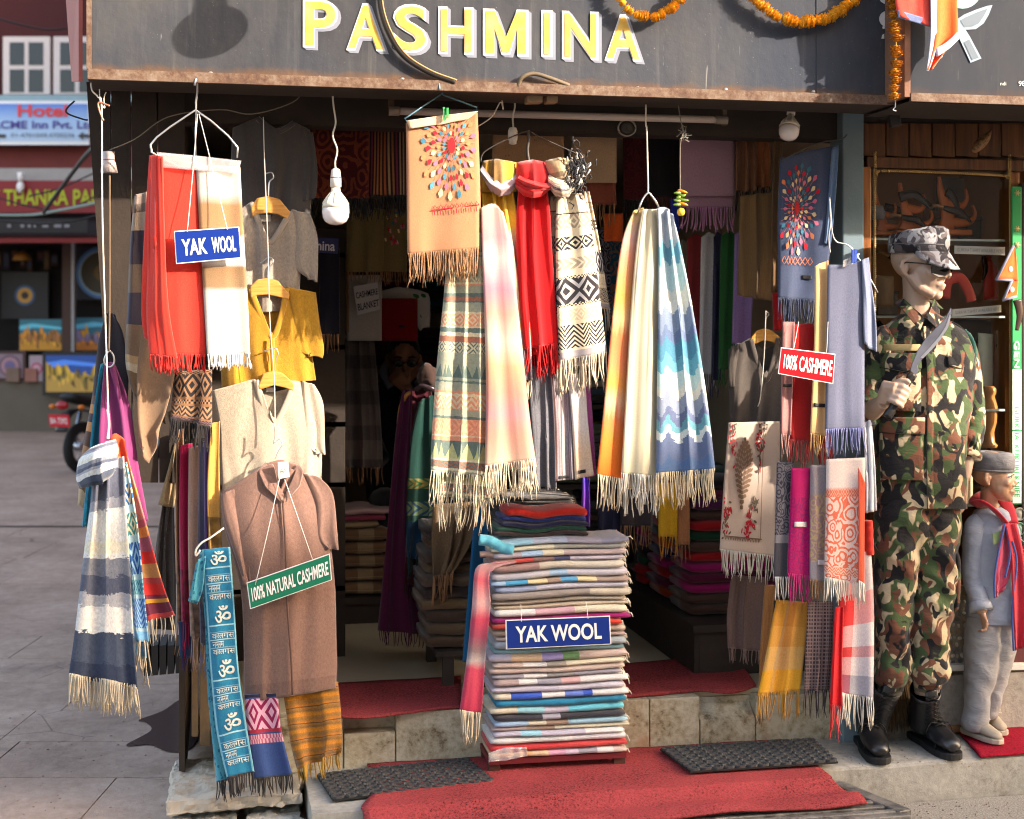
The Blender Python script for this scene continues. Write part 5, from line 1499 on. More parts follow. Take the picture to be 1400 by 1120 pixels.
# ============================================================ LEFT CLUSTER
FR_RED = pl('fringe_scarlet',(196,44,36))
M_SCAR = pl('scarlet_wool',(200,52,40),heather=.14,bump=.6)
I_ = sheet('shawl',[[(214,224),(242,226),(270,230)],[(212,300),(272,300)],[(212,400),(277,400)],[(216,484),(281,486)]],-.12,M_SCAR,
           'scarlet red folded wool shawl on the wire hanger at upper left','shawl',folds=.8,amp=.012,fringe=(FR_RED,26,3.0,.0032,True),seed=51)
for a,c_,e_,dv in ((205,193,206,.02),(208,200,214,.0),(213,208,222,-.015)):
 sheet('side_fold',[[(a - 1,212,dv),(a + 8,214,dv - .02)],[(c_ + 4,320,dv),(e_ + 2,320,dv - .02)],[(c_,420,dv),(e_ + 8,420,dv - .02)],[(c_ + 4,462 + (dv < .01) * 24,dv),(e_ + 20,490,dv - .02)]],-.12,M_SCAR,parent=I_,folds=.7,amp=.015,th=.006,
          fringe=(FR_RED,24,3.0,.0032,True) if dv < .01 else None)
sheet('plastic_fold',[[(214,208,-.004),(270,213,-.004),(330,220,-.004)],[(220,229,-.004),(270,233,-.004),(325,238,-.004)]],-.13,film('clear_plastic'),parent=I_,folds=1,amp=.004,th=.001)
def jw(c):
 return c.bands(c.v + c.noise(60.0,sx=.2) * .02 - .01,[(0,C(184,176,164)),(.17,C(186,178,168)),(.22,C(148,114,80)),(.37,C(152,120,86)),(.39,C(180,180,178)),(.52,C(182,180,176)),(.54,C(134,104,74)),(.64,C(142,114,84)),(.66,C(184,178,168)),(1,C(186,180,172))],True)
M_JW = cloth('white_tan_banded_wool',jw,heather=.1,bump=.6)
J_ = sheet('shawl',[[(268,226),(298,226),(328,228)],[(272,300),(332,300)],[(278,400),(338,400)],[(283,486),(342,484)]],-.125,M_JW,
           'white and tan banded wool shawl beside the scarlet one at upper left','shawl',folds=.9,amp=.012,fringe=(F_WHITE,22,3.0,.0034,True),seed=53)
hg = mk('wire_hanger',*limb([at(266,117,-.17),at(268,108,-.17),at(270,112,-.15),at(270,125,-.12),at(268,140,-.11),at(268,150,-.11),at(262,154,-.11),at(232,174,-.11),at(214,188,-.11),at(206,198,-.11),at(207,208,-.11),at(216,214,-.108)],.0032,8),M_STEEL)
tag(hg,'bright steel wire hanger holding the scarlet and white shawls','hanger')
mk('hanger_arm',*limb([at(268,151,-.11),at(288,165,-.11),at(312,186,-.11),at(325,202,-.11),at(324,216,-.11)],.0032,8),M_STEEL,hg)
mk('hook',*limb([at(268,152,-.112),at(267,182,-.112),at(268,225,-.112)],.002,6),M_STEEL,hg)
M_TXTW = plain('sign_letter_white',(228,228,224),.4,.02)
M_BLUES = plain('sign_blue',(2,42,122),.35,.04)
plate_sign('hanging_sign','blue YAK WOOL sign tilted on the scarlet and white shawls',[(238,316),(327,310),(330,353),(241,361)],-.165,M_BLUES,
           [('YAK',M_TXTW,.10,.49,.27,.77,.026),('WOOL',M_TXTW,.56,.93,.27,.77,.026)],cords=[((270,156,-.12),(256,317,-.17)),((272,156,-.12),(311,314,-.17))])
# banded blankets and brown throw behind at the left edge
M_KB = cloth('brown_navy_bands',lambda c:c.bands(c.v,[(0,C(120,106,98)),(.06,C(92,80,74)),(.10,C(150,134,118)),(.17,C(58,52,62)),(.32,C(104,90,78)),(.44,C(58,54,66)),(.58,C(128,106,86)),(.72,C(178,148,110)),(.76,C(196,178,150)),(.80,C(128,100,74)),(.9,C(90,72,58))]),heather=.2)
sheet('blanket',[[(184,268),(200,262)],[(178,330),(200,330)],[(174,420),(210,420)],[(172,500),(215,510)],[(190,560),(225,580)]],.06,M_KB,'brown and navy banded blanket hanging left of the scarlet shawl','blanket',folds=1.3,amp=.02,seed=55)
sheet('throw',[[(196,440),(238,430)],[(188,500),(240,500)],[(187,560),(226,560)],[(190,610),(206,634),(212,590)]],.02,pl('taupe_wool',(128,102,80),heather=.2),'plain taupe throw with a pointed corner below the scarlet shawl','throw',folds=1.2,amp=.022,seed=57)
def bd(c):return c.rows(c.rgb(C(116,84,60)),[(.0,.1,C(40,34,34),C(130,96,70),'zig',5),(.1,.5,C(34,30,32),C(130,96,70),'diamond',3),(.55,.62,C(34,30,32),C(140,104,76),'check',12),(.66,.85,C(40,34,34),C(140,104,76),'zig',5),(.88,.96,C(110,80,84),C(40,34,34),'zig',7)])
sheet('scarf',[[(238,508),(290,505)],[(235,545),(290,545)],[(233,572),(290,585)]],.03,cloth('black_diamond_weave',bd),'brown scarf with black diamonds and long black fringe below the scarlet shawl','scarf',folds=1.6,amp=.016,fringe=(pl('fringe_black',(30,27,28)),34,2.4,.003),seed=58)
M_CHAR = pl('dark_slate_wool',(62,58,60),heather=.2)
# row of long scarves between the post and the cardigans
LONG = [('tan',(241,250),590,850,(150,112,84)),('raspberry',(246,262),610,850,(150,22,66)),('dusty beige',(258,278),612,870,(160,132,116)),('slate blue',(272,284),606,880,(84,88,112)),('violet',(280,290),585,800,(84,62,116)),('golden',(284,300),580,760,(190,142,70))]
for i,(nm,(a,b_),y0,y1,colr) in enumerate(LONG):
 fn_ = (lambda colr:(lambda c:c.mix(c.vor(38.0) * (c.v > .68) * 1.2,C(*colr),C(*[int(q * .6) for q in colr]))))(colr)
 sheet('scarf',[[(a + (4 if nm == 'golden' else 0),y0),(b_,y0 - 4)],[(a - 1,(y0 + y1) / 2),(b_ - 1,(y0 + y1) / 2)],[(a + 2,y1),(b_ + 2,y1 + 4)]],.26 - .02 * i,cloth('long_%d' % i,fn_),'long %s scarf in the narrow row left of the cardigans' % nm,'scarf',folds=1.0,amp=.014,fringe=(plain('fringe_%d' % i,colr,.9),46),seed=60 + i)
sheet('scarf',[[(240,600),(252,600)],[(230,640),(244,640)],[(216,690),(236,694)]],.3,cloth('oatmeal_knit',C(160,138,104),knit=True,bump=.8),'oatmeal ribbed knit sleeve hanging behind the long scarves','knitwear',folds=1,amp=.02,seed=70)
sheet('scarf',[[(222,690),(238,690)],[(212,760),(238,760)],[(210,860),(240,862)]],.34,pl('dark_grey_layers',(72,66,62),heather=.25),'dark grey layered scarf low behind the orange striped shawl','scarf',folds=2.5,amp=.02,seed=71)
sheet('scarf',[[(244,850),(262,850)],[(246,900),(264,900)]],.24,pl('deep_blue_wool',(36,58,92)),'short deep blue end of a scarf above the timber post','scarf',folds=1,amp=.012,fringe=(pl('fringe_violet',(60,40,80)),20),seed=72)
# front bunch on the long cord
def gp_fn(c):
 st = c.v + c.noise(60.0,detail=3.0,rough=.7,sx=.25,sy=1.0) * .09 - .045
 return c.bands(st,[(0,C(150,150,156)),(.06,C(86,90,104)),(.17,C(128,130,138)),(.22,C(204,202,196)),(.36,C(206,200,180)),(.42,C(204,202,198)),(.44,C(112,116,126)),(.52,C(74,80,98)),(.60,C(150,152,158)),(.66,C(204,202,198)),(.76,C(206,206,202)),(.775,C(60,70,88)),(.9,C(44,54,74)),(1,C(48,60,80))],False)
M_GP = cloth('grey_plaid_bands',gp_fn,heather=.28,grain=260)
M1 = sheet('scarf',[[(128,640),(168,624)],[(124,690),(170,680)],[(114,760),(176,760)],[(104,850),(180,855)],[(94,922),(186,938)]],-.13,M_GP,
           'grey white and navy banded scarf with a knotted top at far left','scarf',folds=2.1,amp=.02,top=.7,fringe=(F_CREAM,42,3.2,.0032),back=(2,4,None),seed=81)
sheet('knot',[[(124,612,.03),(140,606,.0),(158,600,.03)],[(108,628,.02),(134,618,-.03),(162,612,.02)],[(104,655,.03),(138,640,-.04),(160,634,.02)],[(110,668,.03),(140,662,-.02),(156,648,.03)]],-.15,M_GP,parent=M1,folds=2,amp=.01,bulge=.03)
def bp(c):return c.rows(c.rgb(C(160,190,200)),[(.0,.1,C(50,120,140),CREAM,'diamond',2),(.14,.24,C(30,90,150),CREAM,'zig',2),(.28,.4,C(40,120,130),CREAM,'diamond',2),(.44,.62,C(30,84,150),C(150,190,210),'diamond',2),(.65,.73,C(120,180,190),C(50,110,140),'diamond',4),(.75,.9,C(50,104,170),C(140,180,210),'herring',2),(.92,1,C(110,170,210),WHT,None,1)])
sheet('scarf',[[(162,640),(172,632)],[(168,720),(186,715)],[(180,800),(194,800)],[(184,876),(202,878)]],-.09,cloth('blue_geometric_weave',bp),'narrow blue and cream geometric scarf beside the grey banded one at far left','scarf',folds=1,amp=.018,fringe=(F_CREAM,46,3.0,.003),back=(-3,22,None),seed=83)
ORS = [(0,C(206,70,40)),(.12,C(214,96,60)),(.2,C(212,130,100)),(.3,C(214,144,60)),(.34,C(206,120,110)),(.46,C(178,84,104)),(.5,C(212,130,70)),(.55,C(150,80,100)),(.62,C(196,50,44)),(.68,C(178,130,80)),(.76,C(160,60,60)),(.8,C(190,44,40)),(.85,C(110,40,60)),(.87,C(196,140,50)),(.89,C(100,36,56)),(.95,C(170,60,56)),(1,C(110,44,60))]
M2 = sheet('shawl',[[(150,600),(160,592),(170,606)],[(158,650),(178,640)],[(172,730),(200,720)],[(186,800),(222,800)],[(196,852),(238,842)]],-.06,cloth('orange_striped_weave',lambda c:c.bands(c.v,ORS)),'orange red and plum striped shawl fanning out at far left','shawl',folds=1.3,amp=.02,fringe=(F_CREAM,34,5,.0022),seed=85)
sheet('scarf',[[(143,497),(150,495),(156,500)],[(138,560),(178,560)],[(134,640),(190,640)],[(140,720),(202,712)]],.02,pl('plum_wool',(122,52,96),heather=.1),'plum purple scarf hanging behind the far left bunch','scarf',folds=1.8,amp=.028,top=.5,seed=87)
sheet('scarf',[[(137,500),(146,496)],[(128,560),(140,560)],[(118,660),(138,660)],[(112,720),(130,720)]],.05,pl('teal_wool',(10,120,146),heather=.08),'bright teal scarf edge showing at the far left','scarf',folds=1,amp=.016,seed=88)
sheet('blanket',[[(144,432),(150,427),(156,432)],[(134,470),(170,465)],[(126,540),(174,545)],[(112,620),(150,640)],[(106,690),(130,700)]],.08,cloth('charcoal_orange_bands',lambda c:c.bands(c.v,[(0,C(46,42,46)),(.3,C(50,44,48)),(.42,C(96,70,60)),(.47,C(170,116,70)),(.52,C(60,48,56)),(.57,C(176,120,76)),(.62,C(84,60,50)),(.7,C(150,110,80)),(.8,C(120,90,70)),(.9,C(180,160,130))])),'charcoal blanket with tan bands at the back of the far left bunch','blanket',folds=1.2,amp=.02,seed=89)
wire('steel diamond loop at the top of the plum scarf',[(150,479),(144,487),(143,497),(150,502),(156,496),(155,486),(150,479)],-.0,.003,M_STEEL,'hook','steel_loop')
wire('beaded cord carrying the grey banded scarf knot',[(147,560),(149,580),(147,600)],-.12,.004,M_WCORD,'cord')
wire('white plastic hook at the top of the blue lettered shawl',[(306,722),(288,735),(276,742),(268,752),(268,760),(274,752)],.06,.0035,M_WPLAST,'hook','plastic_hook')
# blue shawl with woven letters
def om_bands(c):
 q = c.bands(c.v,[(0,C(24,116,150))])
 rows = []
 for k in range(4):
  t = .10 + k * .235
  rows += [(t,t + .006,C(150,196,206),C(150,196,206),None,1),(t + .03,t + .033,C(150,196,206),C(24,116,150),'check',30),(t + .062,t + .066,C(150,196,206),C(150,196,206),None,1),(t + .096,t + .1,C(150,196,206),C(24,116,150),'check',30)]
 q = c.rows(q,rows)
 ed = (c.u < .05).mx(c.u > .95)
 return c.mix(ed,q,C(110,176,192))
M_OM = cloth('turquoise_blue_wool',om_bands,heather=.2)
O_ = sheet('shawl',[[(276,752),(314,748)],[(282,830),(320,826)],[(288,920),(326,915)],[(296,1000),(336,990)],[(310,1064),(347,1056)]],.06,M_OM,
           'turquoise shawl woven with pale lettering and symbols beside the brown cardigan','shawl',amp=.012,folds=.9,fringe=(pl('fringe_grey_black',(54,48,46)),28,2.2,.003),seed=91)
sheet('under_layer',[[(272,756,.03),(290,752,.03)],[(280,850,.03),(292,850,.03)],[(284,950,.03),(302,950,.03)],[(296,1070,.03),(318,1066,.03)]],.06,cloth('turquoise_darker',lambda c:c.mix(c.vor(60.0) > .35,C(20,96,126),C(60,140,160))),parent=O_,folds=1,amp=.01,fringe=(MATS['fringe_grey_black'],28,2.4,.003))
sheet('folded_end',[[(268,770,-.01),(280,760,-.01)],[(262,800,-.01),(276,805,-.01)],[(257,822,-.01),(268,826,-.01)]],.06,MATS['turquoise_darker'],parent=O_,folds=1,amp=.01)
M_OMT = pl('pale_woven_letters',(196,206,196),heather=.1)
def on_cloth(o,tx,s0,s1,t0,t1,m,bold=.0,nm='lettering',off=.004):
 vs2,fs = text_poly(tx,bold)
 P = SURF[o.name][0]
 q = mk(nm,[P(s0 + (s1 - s0) * x,t1 + (t0 - t1) * y) + Vector((0,-off,0)) for x,y in vs2],fs,m,o,smooth=False)
 return q
for k in range(4):
 t = .10 + k * .235
 on_cloth(O_,'\u0950',.25,.85,t - .085 if k else .02,t - .008,M_OMT,.012)
 on_cloth(O_,'\u0915\u0930\u0932\u0917\u0938',.12,.92,t + .036,t + .058,M_OMT,.004)
 on_cloth(O_,'\u0928\u092e\u0928\u092e',.12,.6,t + .070,t + .094,M_OMT,.004)
 on_cloth(O_,'\u0915\u0930\u0932\u0917\u0938',.12,.92,t + .104,t + .126,M_OMT,.004)
# scarves below the brown cardigan
def pb(c):return c.rows(c.rgb(C(46,70,120)),[(.0,.06,C(30,30,50),C(30,30,50),None,1),(.08,.42,C(196,150,170),C(130,24,70),'diamond',2),(.42,.46,C(150,40,60),C(150,40,60),None,1),(.48,.58,C(200,150,160),C(160,80,110),'check',12)])
sheet('scarf',[[(334,950),(380,948)],[(338,1000),(384,996)],[(346,1066),(400,1060)]],.10,cloth('blue_pink_border_weave',pb),'blue scarf with a pink diamond border below the brown cardigan','scarf',folds=1.3,amp=.014,fringe=(pl('fringe_dark_olive',(58,52,44)),26,2.3,.003),seed=93)
M_MUS = cloth('mustard_slub_weave',lambda c:c.bands((c.v * 5.0).fr() + c.noise(30.0,sx=.2) * .25,[(0,C(166,106,34)),(.3,C(130,96,50)),(.5,C(176,108,30)),(.55,C(60,44,40)),(.6,C(150,104,46)),(.8,C(112,86,50)),(.95,C(180,116,34))],True),heather=.3,bump=.9)
sheet('shawl',[[(386,940),(462,932)],[(392,980),(466,970)],[(398,1020),(468,1010)],[(406,1052),(466,1030)]],.13,M_MUS,'mustard and brown slubbed shawl below the brown cardigan','shawl',folds=1.8,amp=.028,fringe=(pl('fringe_mustard',(168,126,44)),24,3,.003),seed=95)
# ============================================================ KNITWEAR ON HANGERS
M_HWOOD = mat('hanger_wood',lambda c:c.bands(c.noise(12.0,c.obj,4.0,.6,.5,sx=1,sy=4,sz=8),[(.3,C(176,112,44)),(.5,C(204,144,70)),(.7,C(214,162,92))],True),rough=.4)
def wood_hanger(label,pts,v,hookpts=None,th=.014):
 q = [at(x,y,v) for x,y in pts]
 o = mk('wooden_hanger',*prism(q,Vector((0,th,0))),M_HWOOD,smooth=False)
 bevel(o,.004,3)
 tag(o,label,'hanger','wooden hangers in the shop front')
 if hookpts:
  mk('hook',*limb(smoothpath([at(x,y,v + .006) for x,y in hookpts],5),.0024,7),M_STEEL,o)
 return o
def sweater(name,label,top,mids,bottom,v,m,neck=None,sleeves=(),hem=None,rib=None,back=None,seed=0,cat='sweater',amp=.016,bulge=.028,group=None,tagbox=None):
 o = sheet(name,[top] + mids + [bottom],v,m,label,cat,group,folds=2.6,amp=amp,bulge=bulge,th=.006,nx=56,ny=48,seed=seed,top=.3)
 rib = rib or m
 if neck:
  pts_ = smoothpath([at(x,y,v - bulge * .75 - .004) for x,y in neck],5)
  mk('neckband',*limb(pts_,(.0032,.010) if False else [(.0035,.0095)] * len(pts_),8,flat=(0,1,0)),rib,o)
  lo = max(y for x,y in neck)
  if back:
   sheet('back_neck',[back,[(back[0][0] - 2,lo + 8),(back[-1][0] + 2,lo + 8)]],v + .012,m,parent=o,nx=14,ny=8,amp=.001,folds=1)
 if tagbox:
  x,y,w,h = tagbox
  mk('size_label',*prism([at(x,y,v - .0),at(x + w,y,v - .0),at(x + w,y + h,v - .0),at(x,y + h,v - .0)],Vector((0,.001,0))),plain('size_tag',(206,200,190),.6),o,smooth=False)
 for k,rows in enumerate(sleeves):
  s_ = sheet('sleeve',rows,v - bulge * .35,m,parent=o,folds=1.3,amp=.009,bulge=.008,th=.010,nx=18,ny=26,seed=seed + k + 3)
 if hem:
  h = sheet('hem_rib',hem,v - .006,rib,parent=o,folds=2.2,amp=amp,bulge=bulge,nx=60,ny=8,seed=seed)
 return o
def knitmat(nm,rgb,h=.3):return cloth(nm,C(*rgb),heather=h,grain=300,knit=True,bump=.7,sheen=.4)
K_OAT,K_YEL,K_CRM,K_BRN = knitmat('oat_knit',(156,144,130),.26),knitmat('yellow_knit',(178,130,40),.22),knitmat('cream_knit',(174,160,140),.24),knitmat('mauve_brown_knit',(126,96,84),.24)
K_RIB = cloth('mauve_brown_rib',lambda c:c.mix((c.u * 60.0).fr() * .35,C(146,112,100),C(96,70,62)),heather=.2,grain=300,bump=.8)
K_DK = knitmat('dark_grey_knit',(78,74,74),.12)
K_BRNB = cloth('mauve_brown_body',lambda c:c.mix((c.v > .925) * ((c.u * 90.0).fr() * .45),C(126,96,84),C(70,50,44)),heather=.24,grain=300,knit=True,bump=.7,sheen=.4)
sweater('sweater','dark grey sweater hanging high in the shade behind the oat sweater',[(318,175),(352,160),(378,176),(402,166),(424,178)],[[(316,230),(428,230)]],[(320,300),(424,296)],.34,K_DK,
  neck=[(352,162),(378,180),(402,168)],sleeves=[[[(404,170),(428,182)],[(410,230),(434,232)],[(412,276),(432,270)]]],seed=101)
W1 = sweater('sweater','oat V-neck sweater on a wooden hanger, top of the four knits at left',[(310,300),(345,275),(368,331),(397,288),(414,292)],[[(314,360),(412,356)]],[(318,430),(408,424)],.235,K_OAT,
             neck=[(344,277),(352,300),(368,332),(384,312),(397,289)],sleeves=[[[(398,287),(424,292)],[(404,330),(434,322)],[(403,364),(435,352)],[(420,380),(434,386)]]],back=[(346,290),(368,297),(396,290)],seed=103,tagbox=(356,294,14,9))
wood_hanger('wooden hanger inside the oat sweater, highest of the visible wooden hangers',[(343,284),(351,271),(366,268),(382,272),(397,290),(393,300),(380,293),(366,291),(352,293),(345,297)],.205,[(367,270),(368,250),(374,243),(371,236),(362,238)])
W2 = sweater('cardigan','bright yellow V-neck cardigan, second of the four knits at left',[(296,415),(343,392),(373,460),(392,393),(412,396)],[[(300,470),(424,465)]],[(303,530),(432,520)],.215,K_YEL,
             neck=[(343,395),(354,425),(372,461),(385,430),(392,394)],sleeves=[[[(391,392),(432,400)],[(400,440),(437,440)],[(405,478),(443,476)],[(418,484),(441,490)]]],back=[(344,402),(368,410),(392,403)],seed=107,cat='cardigan')
wood_hanger('wooden hanger inside the yellow cardigan',[(342,392),(352,382),(366,380),(380,384),(396,402),(395,410),(380,406),(366,403),(352,404),(343,408)],.185,[(368,382),(369,366),(374,358),(368,352),(356,360)])
mk('button_band',*limb(smoothpath([at(372,462,.17),at(373,490,.165),at(374,520,.17)],4),[(.003,.008)] * 9,8,flat=(0,1,0)),K_YEL,W2)
W3 = sweater('knitted_vest','cream V-neck vest on a wooden hanger, third of the four knits at left',[(290,534),(350,518),(374,579),(402,520),(420,524)],[[(300,580),(438,572)],[(302,630),(440,622)]],[(304,690),(440,670)],.19,K_CRM,
             neck=[(350,520),(358,548),(374,580),(392,550),(402,521)],sleeves=[[[(413,521),(430,526)],[(412,570),(442,552)],[(412,608),(444,600)],[(430,618),(445,622)]]],back=[(350,529),(376,536),(402,530)],seed=109,cat='vest',tagbox=(364,530,11,6))
wood_hanger('wooden hanger with a knot in the grain inside the cream vest',[(353,528),(360,511),(372,507),(386,510),(402,524),(402,535),(388,530),(374,527),(362,531),(355,533)],.16,[(376,509),(377,492),(380,484),(376,476),(360,481)])
W4 = sweater('cardigan','long mauve brown zip cardigan, lowest and longest of the four knits at left',[(302,674),(352,642),(372,634),(384,672),(396,640),(414,648),(432,655)],[[(306,720),(448,715)],[(328,800),(458,800)],[(333,880),(460,870)],[(333,925),(461,912)]],[(334,961),(400,952),(459,941)],.14,K_BRNB,
             sleeves=[[[(414,648),(436,652)],[(430,690),(455,675)],[(432,735),(461,725)],[(448,750),(463,752)]],[[(303,676),(322,668)],[(306,712),(342,712)],[(322,762),(344,770)],[(334,800),(342,798)]]],rib=K_RIB,seed=113,cat='cardigan',bulge=.05,amp=.012)
sheet('collar_inside',[[(362,634),(384,628),(408,636)],[(366,650),(386,652),(404,652)],[(382,676),(386,677),(390,676)]],.135,K_BRN,parent=W4,nx=12,ny=10,amp=.001)
sheet('collar',[[(363,632,.02),(372,648,-.01),(388,676,-.02)],[(357,638,.0),(366,660,-.02),(386,684,-.03)],[(354,645,-.01),(363,666,-.025),(384,687,-.03)]],.105,K_BRN,parent=W4,nx=12,ny=10,amp=.002,th=.006)
sheet('collar',[[(390,676,-.02),(402,650,-.01),(408,634,.02)],[(391,684,-.03),(408,660,-.02),(412,640,.0)],[(391,687,-.03),(409,664,-.025),(414,645,-.01)]],.105,K_BRN,parent=W4,nx=12,ny=10,amp=.002,th=.006)
mk('zip',*limb(smoothpath([at(386,676,.083),at(390,740,.08),at(393,830,.076),at(398,900,.074),at(400,950,.08)],5),[(.003,.0038)] * 21,6,flat=(0,1,0)),plain('zip_brown',(88,62,54),.5),W4)
mk('paper_tag',*prism([at(380,632,.06),at(394,631,.06),at(396,652,.06),at(381,655,.06)],Vector((0,.001,0))),plain('paper_tag',(214,208,198),.6,.03),W4,smooth=False)
p = [at(382,641,.058),at(391,640,.058),at(392,646,.058),at(383,647,.058)]
text_quad('AA',*p,Vector((0,-.001,0)),plain('ink_grey',(90,80,80),.6),W4,bold=0)
wire('wire hook above the mauve brown cardigan',[(376,628),(381,616),(386,608),(382,600),(374,606),(376,596),(375,580)],.1,.0024,M_STEEL,'hook','wire_hook')
wire('long thin cord linking the hangers of the four knits',[(360,160),(362,230),(366,330),(369,440),(375,520),(376,600)],.12,.0018,M_WCORD,'cord')
M_GRNS = plain('sign_green_dark',(8,112,84),.3,.05)
plate_sign('hanging_sign','green 100% NATURAL CASHMERE sign tilted on the mauve brown cardigan',[(337,797),(451,757),(454,793),(342,833)],.03,M_GRNS,
           [('100% NATURAL CASHMERE',M_TXTW,.04,.965,.24,.76,.022)],cords=[((382,655,.06),(349,800,.025)),((389,655,.06),(427,764,.025))])
# ============================================================ STACK OF BLANKETS IN THE DOORWAY
PL_,PR_ = onz(674,1060,STEP_Z + .006),onz(853,1050,STEP_Z + .006)
EX = (PR_ - PL_).normalized(); EY = Vector((-EX.y,EX.x,0)); SW_ = (PR_ - PL_).length
st = thing('low_stand','low maroon board on wooden feet under the tall blanket stack','stand',PL_ + EX * SW_ / 2)
M_MAR = plain('maroon_board',(104,30,36),.5,.12)
mk('board',*obox(PL_ + EX * SW_ / 2 + EY * .115 + Vector((0,0,.042)),EX * (SW_ / 2 + .012),EY * .105,Vector((0,0,.010))),M_MAR,st,smooth=False)
for sx_ in (.02,.98):
 for sy_ in (.035,.19):
  mk('leg',*obox(PL_ + EX * SW_ * sx_ + EY * sy_ + Vector((0,0,.0155)),EX * .02,EY * .012,Vector((0,0,.0155))),plain('dark_leg',(74,44,34),.7),st,smooth=False)
def folded(name,label,c,ex,ey,w,d,h,m,seed,group=None,nx=22,n=14,wav=.004,cat='blanket',lower=None,fringe=None,soft=1.0):
 """one folded blanket: rounded long section, sagging a little; c is the middle of its front bottom edge"""
 V,F,UV = [],[],[]
 r_ = random.Random(seed)
 o1,o2 = r_.uniform(-.006,.006),r_.uniform(-.008,.004)
 for i in range(nx + 1):
  s = i / nx
  x = (s - .5) * w + o1
  endf = min(1.0,(min(s,1 - s) * nx) / 1.2 + .72)
  low = (lower(s) if lower else 0.0)
  zz = low + wav * .4 * mnoise.noise(Vector((s * 3,seed * 3.1,0)))
  hh = h * endf * (1 + .22 * mnoise.noise(Vector((s * 4,seed * 1.7,4))))
  dp = .006 * mnoise.noise(Vector((s * 5,seed,8))) + o2
  for k in range(n):
   a = 2 * pi * k / n
   ca,sa = cos(a),sin(a)
   y = d / 2 - (d / 2) * math.copysign(abs(ca) ** .38,ca) + dp
   z = zz + h / 2 + hh / 2 * math.copysign(abs(sa) ** .75,sa)
   V.append(c + ex * x + ey * y + Vector((0,0,z)))
   UV.append((s,k / n))
 for i in range(nx):
  for k in range(n):
   a,b_ = i * n + k,i * n + (k + 1) % n
   F.append((a,b_,b_ + n,a + n))
 F.append(tuple(range(n - 1,-1,-1))); F.append(tuple(range(nx * n,nx * n + n)))
 UM = [(u * w,v_ * .5) for u,v_ in UV]
 o = mk(name,V,F,m,None,UV,UM)
 tag(o,label,cat,group)
 if fringe:
  b = MB()
  e0 = c + ex * (w / 2 + o1)
  for k in range(9):
   y = d * (.05 + .9 * k / 8) + r_.uniform(-.006,.006)
   p = e0 + ey * y + Vector((0,0,(lower(1.0) if lower else 0) + h * r_.uniform(.3,.8)))
   q = p + ex * r_.uniform(.006,.02) + ey * r_.uniform(-.012,.008) + Vector((0,0,r_.uniform(-.016,.002)))
   b.add(limb([p - ex * .006,(p + q) / 2 + Vector((0,0,.003)),q + Vector((0,0,-.008))],[.0024,.0026,.0014],4))
  f = b.build('fringe',fringe,o,smooth=True); f['kind'] = 'stuff'
 return o
LAV,LAVG,LB,GRY,CRE,MAU,TAN_,NAV,PKB,TEA,WHI = C(176,170,184),C(150,146,156),C(150,178,204),C(140,138,138),C(200,192,170),C(164,144,142),C(150,126,110),C(62,64,98),C(186,166,158),C(124,160,166),C(204,202,200)
RED2,ROY,TURQ,TEALB,BLK = C(196,62,62),C(50,84,176),C(92,178,196),C(24,116,150),C(52,50,58)
